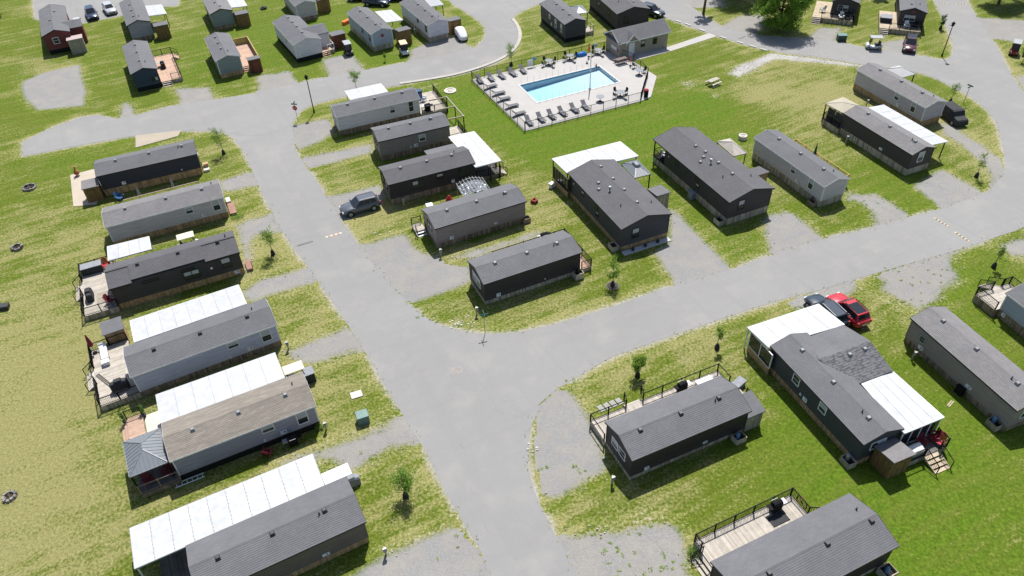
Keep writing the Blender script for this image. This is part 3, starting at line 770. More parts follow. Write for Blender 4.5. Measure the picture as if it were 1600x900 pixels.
def big_tree(label, loc, h, cr, seed, n=7000, m=None, group='large trees at the edge of the park', size=.16, low=.30):
    rnd = random.Random(seed); root = thing('leafy_tree', label, 'tree', loc, 0, group); t = MB()
    t.cyl((0, 0, 0), (.1, .05, h * .35), .24, .18, n=9, cap=False); t.cyl((.1, .05, h * .35), (.0, .1, h * .85), .18, .05, n=8)
    cl = []
    for k in range(26 if n < 10000 else 85):
        a = rnd.uniform(0, 6.28); f = rnd.random(); z = h * (low + (.85 - low) * f); r = cr * (.35 + .65 * math.sin(math.pi * (.2 + .7 * f))) * rnd.uniform(.3, 1)
        e = Vector((math.cos(a) * r, math.sin(a) * r, z + r * .25)); t.cyl((0.05, .05, z * .85), e, .06, .015, n=5, cap=False); cl.append((e, rnd.uniform(.14, .26) * cr))
    cl.append((Vector((0, 0, h * .92)), cr * .3))
    t.build('trunk', m_bark, root); q = MB()
    for (e, r) in cl: leaf_cloud(q, e, (r * 1.3, r * 1.3, r * .9), int(n / len(cl)), size, rnd)
    q.build('crown', m or m_leaf, root)
    return root
def shrub(label, loc, r, h, seed, m=None, n=260, pot=None, group='garden shrubs'):
    rnd = random.Random(seed); root = thing('shrub', label, 'shrub', loc, 0, group); q = MB(); z0 = 0
    if pot:
        p = MB(); p.lathe((0, 0, 0), [(r * .6, 0), (r * .8, .35), (r * .85, .38), (r * .6, .36)], 10); p.build('pot', pot, root); z0 = .35
    s = MB(); s.cyl((0, 0, z0 - .05), (0, 0, z0 + h * .5), .03, .015, n=5); s.build('stem', m_bark, root)
    leaf_cloud(q, (0, 0, z0 + h * .5), (r, r, h * .5), n, .07, rnd); q.build('foliage', m or m_leafdark, root)
    return root

# ---------------------------------------------------------------- garden things
def chair(label, loc, rz, m, z=0.0, group='patio chairs', kind='adirondack'):
    root = thing('patio_chair', label, 'chair', (loc[0], loc[1], z), rz, group)
    q = MB()
    for k in range(5): q.box(-.30 + k * .125, -.30 + k * .125 + .11, -.30, .28, .34 - .0, .37, RND.random())
    q.build('seat', m, root)
    q = MB()
    for k in range(5):
        x = -.30 + k * .125; hh = (.95, 1.03, 1.06, 1.03, .95)[k]; q.hexa([(x, .26, .34), (x + .11, .26, .34), (x + .11, .29, .34), (x, .29, .34)], [(x, .50, hh), (x + .11, .50, hh), (x + .11, .53, hh), (x, .53, hh)], RND.random())
    q.build('backrest', m, root)
    for (x, y) in ((-.33, -.28), (.33, -.28), (-.33, .30), (.33, .30)):
        q = MB(); q.bar((x, y, 0), (x, y, .58 if y < 0 else .55), .05); q.build('leg', m, root)
    for x in (-.36, .36):
        q = MB(); q.box(x - .07, x + .07, -.36, .36, .57, .60); q.build('armrest', m, root)
    return root
def bbq(label, loc, rz, m, z=0.0, cov=False, group='barbecues', w=1.3, h=1.12):
    root = thing('covered_barbecue' if cov else 'barbecue', label, 'barbecue', (loc[0], loc[1], z), rz, group)
    if cov:
        secs = []
        for (x, zt, d) in [(-w / 2, h * .72, .26), (-w / 2 + .08, h * .80, .32), (-w * .22, h * .86, .34), (-w * .2, h, .34), (w * .2, h, .34), (w * .22, h * .86, .34), (w / 2 - .08, h * .80, .32), (w / 2, h * .72, .26)]:
            secs.append([(x, -d, .04), (x, d, .04), (x, d * .95, zt * .8), (x, d * .6, zt), (x, -d * .6, zt), (x, -d * .95, zt * .8)])
        q = MB(); q.loft(secs); q.build('cover', m, root, smooth=False, fixn=True, bevel=.03)
        q = MB(); q.box(-w / 2 + .1, -w / 2 + .2, -.2, .2, 0, .05); q.box(w / 2 - .2, w / 2 - .1, -.2, .2, 0, .05); q.build('foot', m_black, root)
    else:
        q = MB(); q.box(-.38, .38, -.26, .26, .12, .78); q.build('cabinet', m_black, root)
        secs = []
        for x in (-.38, .38):
            secs.append([(x, -.28, .80)] + [(x, -.28 * math.cos(a), .80 + .34 * math.sin(a)) for a in (.5, 1.0, 1.57, 2.14, 2.64)] + [(x, .28, .80)])
        q = MB(); q.loft(secs); q.build('lid', m, root, fixn=True)
        q = MB(); q.bar((-.26, -.33, .98), (.26, -.33, .98), .03); q.build('handle', m_metal, root)
        for s in (-1, 1):
            q = MB(); q.box(s * .60 - .20, s * .60 + .20, -.24, .24, .78, .82); q.build('side_shelf', m_metal if s < 0 else m, root)
        for (x, y) in ((-.33, -.2), (.33, -.2), (-.33, .2), (.33, .2)):
            q = MB(); q.cyl((x, y - .02, .06), (x, y + .02, .06), .06, n=8); q.build('castor', m_rubber, root)
    return root
def lounger(label, loc, rz, z=0.0, m=None, group='sun loungers round the pool', up=0.45):
    m = m or m_fabricdark; root = thing('sun_lounger', label, 'sun lounger', (loc[0], loc[1], z), rz, group)
    q = MB(); q.box(-.95, .30, -.32, .32, .30, .335); q.build('seat', m, root)
    q = MB(); q.hexa([(.30, -.32, .30), (.32, -.32, .33), (.32, .32, .33), (.30, .32, .30)], [(.98, -.32, .30 + up), (.96, -.32, .34 + up), (.96, .32, .34 + up), (.98, .32, .30 + up)]); q.build('backrest', m, root)
    q = MB()
    for s in (-1, 1): q.bar((-.98, s * .33, .29), (.45, s * .33, .29), .04, .05)
    q.build('frame', m_black, root)
    for (x, y) in ((-.85, -.33), (-.85, .33), (.4, -.33), (.4, .33)):
        q = MB(); q.bar((x, y, 0), (x, y, .29), .04); q.build('leg', m_black, root)
    return root
def round_table(label, loc, z=0.0, r=0.55, m=None, chairs=0, group='round tables on the pool deck', h=.72, cm=None, rz=0):
    m = m or m_greymetal; root = thing('round_table', label, 'table', (loc[0], loc[1], z), rz, group)
    q = MB(); q.cyl((0, 0, h - .03), (0, 0, h), r, n=18); q.build('table_top', m, root)
    q = MB(); q.cyl((0, 0, .03), (0, 0, h - .03), .05, n=8); q.build('pedestal', m_black, root)
    q = MB(); q.cyl((0, 0, 0), (0, 0, .04), .28, .2, n=12); q.build('foot', m_black, root)
    return root
def simple_chair(label, loc, rz, z=0.0, m=None, group='dark chairs round the pool tables'):
    m = m or m_fabricdark; root = thing('patio_chair', label, 'chair', (loc[0], loc[1], z), rz, group)
    q = MB(); q.box(-.24, .24, -.24, .24, .42, .46); q.build('seat', m, root)
    q = MB(); q.hexa([(-.24, .22, .46), (.24, .22, .46), (.24, .26, .46), (-.24, .26, .46)], [(-.22, .32, .92), (.22, .32, .92), (.22, .36, .92), (-.22, .36, .92)]); q.build('backrest', m, root)
    for (x, y) in ((-.21, -.21), (.21, -.21), (-.21, .23), (.21, .23)):
        q = MB(); q.bar((x, y, 0), (x, y, .43), .035); q.build('leg', m_black, root)
    return root
def furled(label, loc, h, m, z=0.0, group='furled parasols', r=0.2):
    root = thing('furled_parasol', label, 'parasol', (loc[0], loc[1], z), 0, group)
    q = MB(); q.cyl((0, 0, 0), (0, 0, h), .025, n=8); q.build('pole', m_metal, root)
    q = MB(); q.lathe((0, 0, 0), [(r, h * .42), (r * 1.05, h * .5), (r * .7, h * .75), (r * .25, h * .98), (.02, h * 1.02)], 9); q.build('canopy', m, root)
    q = MB(); q.cyl((0, 0, 0), (0, 0, .1), .24, .20, n=12); q.build('base', m_black, root)
    return root
def firepit(label, loc, r, m, seed, n=14, group='fire pits on the lawn', h=0.28):
    rnd = random.Random(seed); root = thing('fire_pit', label, 'fire pit', loc, 0, group)
    for k in range(n):
        a = 2 * math.pi * k / n; w = 2 * math.pi * r / n * .46; q = MB(); hh = h * rnd.uniform(.8, 1.1); jr = rnd.uniform(-.04, .04)
        q.hexa([(r - .13, -w, 0), (r + .13, -w, 0), (r + .13, w, 0), (r - .13, w, 0)], [(r - .10 + jr, -w * .85, hh), (r + .10 + jr, -w * .85, hh), (r + .10 + jr, w * .85, hh), (r - .10 + jr, w * .85, hh)], rnd.random())
        o = q.build('stone', m, root); o.rotation_euler = (0, 0, a)
    q = MB(); q.cyl((0, 0, .005), (0, 0, .03), r - .08, n=16); q.build('ash_bed', mat('ash', (.05, .047, .045), .95, .4, 6), root)
    q = MB()
    for k in range(4): 
        a = rnd.uniform(0, 3); q.cyl((-math.cos(a) * r * .6, -math.sin(a) * r * .6, .06 + .04 * k), (math.cos(a) * r * .6, math.sin(a) * r * .6, .08 + .04 * k), .05, n=6)
    q.build('log', m_bark, root)
    return root
def pedestal(label, loc, h=1.1, group='utility pedestals'):
    root = thing('utility_pedestal', label, 'utility post', loc, 0.4, group)
    q = MB(); q.bar((0, 0, 0), (0, 0, h), .12); q.build('post', m_skirtgrey, root)
    q = MB(); q.box(-.14, .14, -.20, -.06, h - .42, h); b = q.build('meter_box', m_metal, root)
    q = MB(); q.cyl((0, -.20, h - .16), (0, -.24, h - .16), .07, n=10); q.build('meter_dial', m_vent, b)
    return root
def crate(label, loc, rz, sx, sy, h, m, z=0.0, name='storage_box', cat='storage box', lid=None, group=None, slope=0.0):
    root = thing(name, label, cat, (loc[0], loc[1], z), rz, group)
    q = MB(); q.box(-sx / 2, sx / 2, -sy / 2, sy / 2, 0, h); q.build('box', m, root, bevel=.02)
    o = .04; q = MB(); q.hexa([(-sx / 2 - o, -sy / 2 - o, h), (sx / 2 + o, -sy / 2 - o, h), (sx / 2 + o, sy / 2 + o, h), (-sx / 2 - o, sy / 2 + o, h)], [(-sx / 2 - o, -sy / 2 - o, h + .06), (sx / 2 + o, -sy / 2 - o, h + .06), (sx / 2 + o, sy / 2 + o, h + .06 + slope), (-sx / 2 - o, sy / 2 + o, h + .06 + slope)]); q.build('lid', lid or m, root)
    return root
def planter(label, loc, rz, sx=1.0, sy=.5, h=.55, m=None, content=None, group='wooden boxes against the homes'):
    root = thing('planter_box', label, 'planter box', loc, rz, group); m = m or m_skirtgrey; q = MB()
    t = .05
    for (a, b, c_, d) in ((-sx / 2, sx / 2, -sy / 2, -sy / 2 + t), (-sx / 2, sx / 2, sy / 2 - t, sy / 2), (-sx / 2, -sx / 2 + t, -sy / 2 + t, sy / 2 - t), (sx / 2 - t, sx / 2, -sy / 2 + t, sy / 2 - t)): q.box(a, b, c_, d, 0, h, RND.random())
    q.build('side_board', m, root)
    q = MB(); q.box(-sx / 2 + t, sx / 2 - t, -sy / 2 + t, sy / 2 - t, 0, h * .6); q.build('filling', m_skirtblack, root)
    if content:
        q = MB(); q.cyl((-.15, 0, h * .6), (-.15, 0, h + .35), .16, n=12); q.cyl((-.15, 0, h + .35), (-.15, 0, h + .45), .16, .08, n=12); q.build('gas_bottle', content, root)
    return root
def lamp_post(label, loc, rz, h, group='tall dark street lamps'):
    root = thing('street_lamp', label, 'street lamp', loc, rz, group)
    q = MB(); q.cyl((0, 0, 0), (0, 0, h - .5), .075, .055, n=10); q.build('pole', m_black, root)
    q = MB(); q.cyl((0, 0, 0), (0, 0, .5), .14, .09, n=10); q.build('base', m_black, root)
    q = MB(); q.lathe((0, 0, h - .5), [(.06, 0), (.20, .02), (.17, .30), (.30, .33), (.24, .42), (.08, .56), (.02, .66)], 10); q.build('lantern', m_black, root)
    q = MB(); q.bar((0, 0, h - .62), (.45, 0, h - .42), .04); q.build('bracket', m_black, root)
    return root
def sign_post(label, loc, rz, h, kind, group=None):
    root = thing('street_sign', label, 'sign', loc, rz, group)
    q = MB(); q.bar((0, 0, 0), (0, 0, h), .05); q.build('pole', m_metal, root)
    if kind in ('street', 'stop'):
        mg = mat('sign_green', (.012, .16, .10), .5)
        q = MB(); q.box(-.42, .42, -.012, .012, h - .02, h + .16); q.build('name_blade', mg, root)
        q = MB(); q.box(-.012, .012, -.42, .42, h + .17, h + .35); q.build('name_blade', mg, root)
    if kind == 'stop':
        pts = [(.36 * math.cos(math.pi / 8 + k * math.pi / 4), .36 * math.sin(math.pi / 8 + k * math.pi / 4)) for k in range(8)]
        b = [(p[0], -.05, h - .5 + p[1]) for p in pts]; f = [(p[0], -.035, h - .5 + p[1]) for p in pts]
        q = MB(); q.loft([b, f]); pl = q.build('stop_plate', mat('sign_red', (.42, .02, .025), .45), root, fixn=True)
        cu = bpy.data.curves.new('stop_lettering', 'FONT'); cu.body = 'STOP'; cu.size = .26; cu.align_x = 'CENTER'; cu.align_y = 'CENTER'; cu.extrude = .003
        cu.materials.append(m_white); tmp = bpy.data.objects.new('tmp_text', cu); COL.objects.link(tmp); bpy.context.view_layer.update(); me = bpy.data.meshes.new_from_object(tmp.evaluated_get(bpy.context.evaluated_depsgraph_get())); bpy.data.objects.remove(tmp)
        t = bpy.data.objects.new('stop_lettering', me); COL.objects.link(t); t.parent = pl; t.location = (0, -.054, h - .5); t.rotation_euler = (math.pi / 2, 0, 0)
    return root
def hump(label, a, b, w=.30, n=7, cols=('speed_yellow', 'speed_black'), group='striped speed bumps across the roads'):
    a, b = V2(a), V2(b); d = b - a; L = d.length; c = (a + b) / 2
    root = thing('speed_bump', label, 'speed bump', (c.x, c.y, 0.02), math.atan2(d.y, d.x), group)
    mm = [mat('speed_yellow', (.46, .37, .20), .7), mat('speed_black', (.15, .145, .14), .8), mat('speed_white', (.50, .48, .44), .7), mat('speed_orange', (.42, .24, .13), .7)]
    ms = {'speed_yellow': mm[0], 'speed_black': mm[1], 'speed_white': mm[2], 'speed_orange': mm[3]}
    for k in range(n):
        x0, x1 = -L / 2 + L * k / n, -L / 2 + L * (k + 1) / n - .01; q = MB()
        q.loft([[(x, -w / 2, 0), (x, w / 2, 0), (x, w * .25, .04), (x, -w * .25, .04)] for x in (x0, x1)]); q.build('stripe', ms[cols[k % 2]], root, fixn=True)
    return root
def stop_block(label, loc, rz, L=1.2, group='white concrete parking stops'):
    root = thing('parking_stop', label, 'parking stop', loc, rz, group)
    q = MB(); q.loft([[(x, -.10, 0), (x, .10, 0), (x, .07, .16), (x, -.07, .16)] for x in (-L / 2, L / 2)]); q.build('concrete_block', mat('painted_concrete', (.66, .65, .61), .85, .08), root, fixn=True)
    q = MB(); q.cyl((-L * .3, 0, .16), (-L * .3, 0, .17), .03, n=6); q.cyl((L * .3, 0, .16), (L * .3, 0, .17), .03, n=6); q.build('pin', m_metal, root)
    return root
def picnic(label, loc, rz, z=0.0, m=None, group='picnic tables'):
    m = m or m_deckpale; root = thing('picnic_table', label, 'picnic table', (loc[0], loc[1], z), rz, group)
    for k in range(5):
        q = MB(); q.box(-.92, .92, -.36 + k * .146, -.36 + k * .146 + .135, .72, .76, RND.random()); q.build('plank', m, root)
    for s in (-1, 1):
        q = MB(); q.box(-.92, .92, s * .70 - .13, s * .70 + .13, .42, .46, RND.random()); q.build('bench_plank', m, root)
        q = MB(); x = s * .62; q.bar((x, -.72, 0), (x, -.22, .72), .08, .05); q.bar((x, .72, 0), (x, .22, .72), .08, .05); q.bar((x, -.78, .40), (x, .78, .40), .05, .08); q.build('leg_frame', m, root)
    return root

# ---------------------------------------------------------------- ground materials
def asphalt_mat():
    m, nt, b, out = _new('asphalt'); oc = coords(nt)
    big = tex(nt, 'Noise', 0.07, oc, 5, .6); mid = tex(nt, 'Noise', 0.8, oc, 4); fine = tex(nt, 'Noise', 26, oc, 2)
    c = ramp(nt, big.outputs[0], [(.3, (.212, .208, .201)), (.55, (.229, .225, .217)), (.75, (.247, .242, .232))])
    c = mixc(nt, mth(nt, 'MULTIPLY', ramp(nt, mid.outputs[0], [(.5, 0.0), (.75, 1.0)]), .28), c, (.268, .258, .240))
    vr = tex(nt, 'Voronoi', 0.11, None); vr.feature = 'DISTANCE_TO_EDGE'
    dn = tex(nt, 'Noise', 1.2, oc, 3); ad = N(nt, 'VectorMath', operation='MULTIPLY_ADD'); ad.inputs[1].default_value = (1.8, 1.8, 0); nt.links.new(dn.outputs['Color'], ad.inputs[0]); nt.links.new(oc, ad.inputs[2]); nt.links.new(ad.outputs[0], vr.inputs['Vector'])
    crack = ramp(nt, vr.outputs['Distance'], [(0.0, 1.0), (0.0045, 0.0)])
    c = mixc(nt, mth(nt, 'MULTIPLY', mth(nt, 'MULTIPLY', crack, ramp(nt, mid.outputs[0], [(.5, 0.0), (.62, 1.0)])), .35), c, (.13, .125, .12))
    for rot in (117, 23):      # faint tyre-polished streaks along the two road directions
        mp = N(nt, 'Mapping', vector_type='TEXTURE'); mp.inputs['Rotation'].default_value = (0, 0, math.radians(rot)); mp.inputs['Scale'].default_value = (28.0, 1.1, 1); nt.links.new(oc, mp.inputs[0])
        tn = tex(nt, 'Noise', 1.0, mp.outputs[0], 4, .6); c = mixc(nt, mth(nt, 'MULTIPLY', ramp(nt, tn.outputs[0], [(.50, 0.0), (.70, 1.0)]), .32), c, (.198, .193, .186))
    pt = tex(nt, 'Noise', .28, oc, 3, .5); c = mixc(nt, mth(nt, 'MULTIPLY', ramp(nt, pt.outputs[0], [(.56, 0.0), (.72, 1.0)]), .30), c, (.295, .282, .258))
    sp = mth(nt, 'MULTIPLY_ADD', fine.outputs[0], .34, .83); cm = N(nt, 'CombineColor')
    for k in range(3): nt.links.new(sp, cm.inputs[k])
    c = mixc(nt, 1.0, c, cm.outputs[0], 'MULTIPLY'); nt.links.new(c, b.inputs['Base Color'])
    b.inputs['Roughness'].default_value = .85; b.inputs['Specular IOR Level'].default_value = .25
    bp = N(nt, 'Bump', i_Strength=.25, i_Distance=.01); nt.links.new(fine.outputs[0], bp.inputs['Height']); nt.links.new(bp.outputs[0], b.inputs['Normal'])
    return m
def grass_nodes(nt, oc):
    aw = N(nt, 'Attribute', attribute_name='wear'); ad = N(nt, 'Attribute', attribute_name='dry')
    n0 = tex(nt, 'Noise', .055, oc, 4, .55); n1 = tex(nt, 'Noise', .38, oc, 5, .65); n2 = tex(nt, 'Noise', 2.1, oc, 5, .7); n3 = tex(nt, 'Noise', 9.0, oc, 4, .7); n4 = tex(nt, 'Noise', 30.0, oc, 2); n5 = tex(nt, 'Noise', 4.2, oc, 4, .7)
    st = N(nt, 'Mapping', vector_type='TEXTURE'); st.inputs['Rotation'].default_value = (0, 0, math.radians(27)); st.inputs['Scale'].default_value = (6.0, .75, 1); nt.links.new(oc, st.inputs[0])
    mow = tex(nt, 'Noise', .75, st.outputs[0], 3)
    g = ramp(nt, n2.outputs[0], [(.34, (.070, .104, .009)), (.50, (.092, .126, .012)), (.66, (.120, .148, .020))])
    g = mixc(nt, mth(nt, 'MULTIPLY', ramp(nt, mow.outputs[0], [(.42, 0.0), (.58, 1.0)]), .45), g, (.122, .150, .022))
    lush = mth(nt, 'MULTIPLY', mth(nt, 'MULTIPLY', ad.outputs['Fac'], -1.9, clamp=True), ramp(nt, mth(nt, 'ADD', mth(nt, 'MULTIPLY', mow.outputs[0], .6), mth(nt, 'MULTIPLY', n1.outputs[0], .4)), [(.40, 1.0), (.60, .15)]))
    g = mixc(nt, lush, g, ramp(nt, n2.outputs[0], [(.34, (.062, .112, .006)), (.66, (.098, .165, .011))]))
    f = mth(nt, 'ADD', mth(nt, 'MULTIPLY', n1.outputs[0], .50), mth(nt, 'MULTIPLY', n5.outputs[0], .75))
    f = mth(nt, 'ADD', f, mth(nt, 'MULTIPLY', mth(nt, 'SUBTRACT', mow.outputs[0], .20), .62))
    f = mth(nt, 'ADD', f, mth(nt, 'MULTIPLY', mth(nt, 'SUBTRACT', n0.outputs[0], .5), .65))
    f = mth(nt, 'ADD', f, mth(nt, 'MULTIPLY', ad.outputs['Fac'], .36))
    f = mth(nt, 'ADD', f, mth(nt, 'MULTIPLY', aw.outputs['Fac'], .14))
    dryc = ramp(nt, n3.outputs[0], [(.3, (.190, .182, .062)), (.7, (.285, .262, .118))])
    g = mixc(nt, ramp(nt, f, [(.785, 0.0), (1.07, .90)]), g, dryc)
    s = mth(nt, 'ADD', mth(nt, 'MULTIPLY', aw.outputs['Fac'], .82), mth(nt, 'MULTIPLY', mth(nt, 'SUBTRACT', n2.outputs[0], .5), 1.3))
    s = mth(nt, 'ADD', s, mth(nt, 'MULTIPLY', mth(nt, 'SUBTRACT', n5.outputs[0], .5), 1.2))
    s = mth(nt, 'ADD', s, mth(nt, 'MULTIPLY', mth(nt, 'SUBTRACT', n1.outputs[0], .5), .9))
    sand = ramp(nt, n4.outputs[0], [(.3, (.27, .245, .190)), (.7, (.35, .325, .265))])
    g = mixc(nt, ramp(nt, s, [(.74, 0.0), (1.0, .85)]), g, sand)
    sp = mth(nt, 'MULTIPLY', mth(nt, 'MULTIPLY_ADD', n5.outputs[0], 1.5, .25), mth(nt, 'MULTIPLY_ADD', n3.outputs[0], .8, .60)); cm = N(nt, 'CombineColor')
    for k in range(3): nt.links.new(sp, cm.inputs[k])
    g = mixc(nt, 1.0, g, cm.outputs[0], 'MULTIPLY')
    hh = mth(nt, 'ADD', mth(nt, 'MULTIPLY', n3.outputs[0], .6), n4.outputs[0])
    return g, hh, n1, n2, n5
def grass_mat():
    m, nt, b, out = _new('lawn'); oc = coords(nt)
    g, hh, *_ = grass_nodes(nt, oc)
    nt.links.new(g, b.inputs['Base Color']); b.inputs['Roughness'].default_value = .9; b.inputs['Specular IOR Level'].default_value = .12
    bp = N(nt, 'Bump', i_Strength=.8, i_Distance=.06); nt.links.new(hh, bp.inputs['Height']); nt.links.new(bp.outputs[0], b.inputs['Normal'])
    return m
def gravel_mat(name, c0, c1, weed=0.25, am=1.0):
    """loose stone that thins out into the lawn: 'edge' is metres inside (+) or outside (-) the pad's outline"""
    m, nt, b, out = _new(name); oc = coords(nt)
    g, hh, n1, n2, n5 = grass_nodes(nt, oc)
    v = tex(nt, 'Voronoi', 9.0, oc); v2 = tex(nt, 'Voronoi', 22.0, oc); mid = tex(nt, 'Noise', .55, oc, 5, .62); big = tex(nt, 'Noise', .17, oc, 4)
    sp = N(nt, 'SeparateColor'); nt.links.new(v.outputs['Color'], sp.inputs[0]); sp2 = N(nt, 'SeparateColor'); nt.links.new(v2.outputs['Color'], sp2.inputs[0])
    f = mth(nt, 'ADD', mth(nt, 'MULTIPLY', sp.outputs[0], .5), mth(nt, 'MULTIPLY', sp2.outputs[0], .5))
    c = mixc(nt, f, c0, c1)
    c = mixc(nt, mth(nt, 'MULTIPLY', ramp(nt, mid.outputs[0], [(.40, 0.0), (.62, 1.0)]), .5), c, (.285, .262, .222))
    c = mixc(nt, mth(nt, 'MULTIPLY', ramp(nt, big.outputs[0], [(.40, 0.0), (.60, 1.0)]), .35), c, (.215, .207, .196))
    e = N(nt, 'Attribute', attribute_name='edge')
    k = mth(nt, 'ADD', e.outputs['Fac'], mth(nt, 'MULTIPLY', mth(nt, 'SUBTRACT', n2.outputs[0], .5), 1.9 * am))
    k = mth(nt, 'ADD', k, mth(nt, 'MULTIPLY', mth(nt, 'SUBTRACT', n5.outputs[0], .5), 1.2 * am))
    k = mth(nt, 'ADD', k, mth(nt, 'MULTIPLY', mth(nt, 'SUBTRACT', n1.outputs[0], .5), 1.2 * am))
    k = mth(nt, 'ADD', k, mth(nt, 'MULTIPLY', ramp(nt, big.outputs[0], [(.42, 0.0), (.66, 1.0)]), -weed))
    k = ramp(nt, mth(nt, 'ADD', k, .12), [(.0, 0.0), (.70, 1.0)])
    c = mixc(nt, k, g, c)
    nt.links.new(c, b.inputs['Base Color']); b.inputs['Roughness'].default_value = .95; b.inputs['Specular IOR Level'].default_value = .12
    bp = N(nt, 'Bump', i_Strength=.6, i_Distance=.03); nt.links.new(mth(nt, 'ADD', f, mth(nt, 'MULTIPLY', hh, .5)), bp.inputs['Height']); nt.links.new(bp.outputs[0], b.inputs['Normal'])
    return m
m_asphalt = asphalt_mat(); m_gravel = gravel_mat('gravel', (.178, .176, .170), (.278, .273, .264), .12, .5); m_gravelclean = gravel_mat('clean_gravel', (.182, .181, .177), (.268, .265, .258), 0.0, .22); m_gravelweed = gravel_mat('weedy_gravel', (.180, .177, .169), (.280, .272, .256), .55, .7)
m_shoulder = gravel_mat('sandy_shoulder', (.29, .272, .232), (.42, .398, .350), .0, .45); m_rocks = gravel_mat('pale_rock', (.27, .262, .25), (.47, .455, .43), .0); m_grass = grass_mat()
m_pebble = mat('pebble', (.42, .42, .41), .9, .2, 14, bump=.5, bscale=20)
m_poolconc = mat('pool_deck_concrete', (.36, .345, .325), .9, .05, .5, bump=.08)

# ---------------------------------------------------------------- roads and drives
Z1, Z2, Z3 = 0.012, 0.018, 0.024
sheet('road_main', [(-2.38, 27.01), (-3.41, 29.55), (-4.39, 31.19), (-6.12, 34.55), (-7.99, 38.67), (-9.85, 41.94), (-13.73, 49.23), (-16.51, 54.16), (-21.20, 62.01), (-25.33, 68.45), (-28.17, 73.99), (-31.29, 80.40), (-33.41, 85.36), (-35.90, 90.08), (-39.05, 93.25), (-33.92, 100.15), (-29.51, 97.30), (-29.20, 93.29), (-27.57, 86.94), (-25.10, 82.41), (-21.85, 76.18), (-19.48, 71.44), (-16.60, 66.09), (-13.33, 60.24), (-10.37, 56.38), (-8.29, 53.83), (-6.36, 52.64), (-3.56, 51.59), (-0.19, 51.30), (-0.31, 47.00), (2.13, 42.57), (1.38, 40.99), (0.92, 39.32), (0.65, 36.75), (0.90, 34.49), (1.49, 32.45), (2.41, 30.07), (3.35, 28.22), (3.77, 26.73), (5.23, 22.58), (-0.56, 22.83)], Z1, m_asphalt, 'road', .05, 1)
sheet('road_loop', [(-9.24, 53.89), (-6.36, 52.64), (-3.56, 51.59), (-0.19, 51.47), (2.11, 51.94), (7.73, 53.75), (14.51, 56.63), (16.74, 57.47), (22.03, 59.15), (27.18, 61.43), (33.96, 64.07), (39.54, 65.40), (44.96, 67.40), (48.76, 68.35), (53.64, 70.52), (56.18, 71.90), (59.09, 75.08), (60.96, 78.10), (63.82, 85.37), (64.68, 88.69), (64.58, 92.84), (63.27, 97.16), (61.60, 100.96), (59.79, 102.18), (55.93, 104.26), (52.76, 105.44), (48.85, 108.05), (41.24, 111.11), (34.95, 117.35), (33.31, 119.31), (28.86, 124.58), (27.22, 127.55), (25.35, 133.02), (22.95, 140.20), (29.30, 139.45), (31.91, 134.71), (33.45, 130.03), (35.47, 122.77), (39.22, 118.69), (42.71, 116.29), (51.80, 114.36), (56.03, 110.80), (63.05, 107.55), (65.53, 105.51), (67.10, 105.80), (68.77, 108.35), (70.38, 112.44), (72.81, 120.35), (74.92, 128.57), (76.67, 134.50), (81.86, 133.88), (80.16, 127.97), (78.51, 121.90), (77.93, 117.94), (75.45, 107.67), (73.70, 101.90), (72.45, 96.90), (71.57, 91.66), (71.94, 82.25), (69.44, 75.40), (62.66, 67.95), (55.84, 64.36), (50.46, 62.36), (47.36, 61.14), (37.72, 58.11), (31.78, 56.10), (25.12, 54.14), (19.72, 52.11), (15.72, 50.60), (11.70, 48.97), (8.54, 47.60), (6.45, 46.22), (4.91, 45.15), (3.40, 44.10), (2.25, 42.85), (-0.49, 40.74), (-6.13, 46.16)], Z2, m_asphalt, 'road', .05, 1)
sheet('road_north', [(-64.19, 88.79), (-64.10, 88.78), (-57.89, 90.90), (-50.67, 93.01), (-44.52, 93.89), (-39.00, 93.07), (-33.71, 91.08), (-29.30, 93.83), (-29.55, 96.56), (-28.11, 99.63), (-23.11, 102.13), (-15.40, 105.09), (-5.89, 107.61), (-0.99, 110.91), (1.58, 114.38), (2.74, 118.42), (2.99, 122.50), (2.36, 126.34), (2.02, 129.75), (6.95, 134.50), (9.93, 137.87), (11.85, 141.51), (-10.83, 144.18), (-9.14, 137.25), (-3.54, 128.09), (-2.45, 123.87), (-2.67, 119.99), (-4.53, 116.68), (-6.05, 115.63), (-14.83, 112.73), (-21.28, 110.40), (-31.17, 107.20), (-36.68, 104.17), (-42.46, 102.68), (-47.34, 101.74), (-52.73, 98.95), (-54.32, 97.79), (-59.71, 99.94), (-63.65, 96.22), (-65.82, 92.73), (-65.92, 92.57)], Z3, m_asphalt, 'road', .06, 1)
sheet('road_parking_lot', [(-91.58, 152.31), (-84.18, 137.41), (-74.46, 134.61), (-68.65, 137.50), (-64.85, 140.74), (-59.76, 141.10), (-60.98, 148.73)], Z1, m_asphalt, 'road', .08, 0)
DR0 = [(m_gravelclean, [(-75.02, 111.52), (-72.70, 114.89), (-68.05, 117.23), (-63.13, 107.42), (-61.33, 102.40), (-68.13, 101.64), (-72.57, 106.62)])]
def soften(pl):      # knock only the tip off each corner
    out = []; pl = [V2(p) for p in pl]
    for k in range(len(pl)):
        a, p, b = pl[k - 1], pl[k], pl[(k + 1) % len(pl)]; ra, rb = min(.45, (a - p).length * .3), min(.45, (b - p).length * .3)
        out += [p + (a - p).normalized() * ra, p + (b - p).normalized() * rb]
    return out
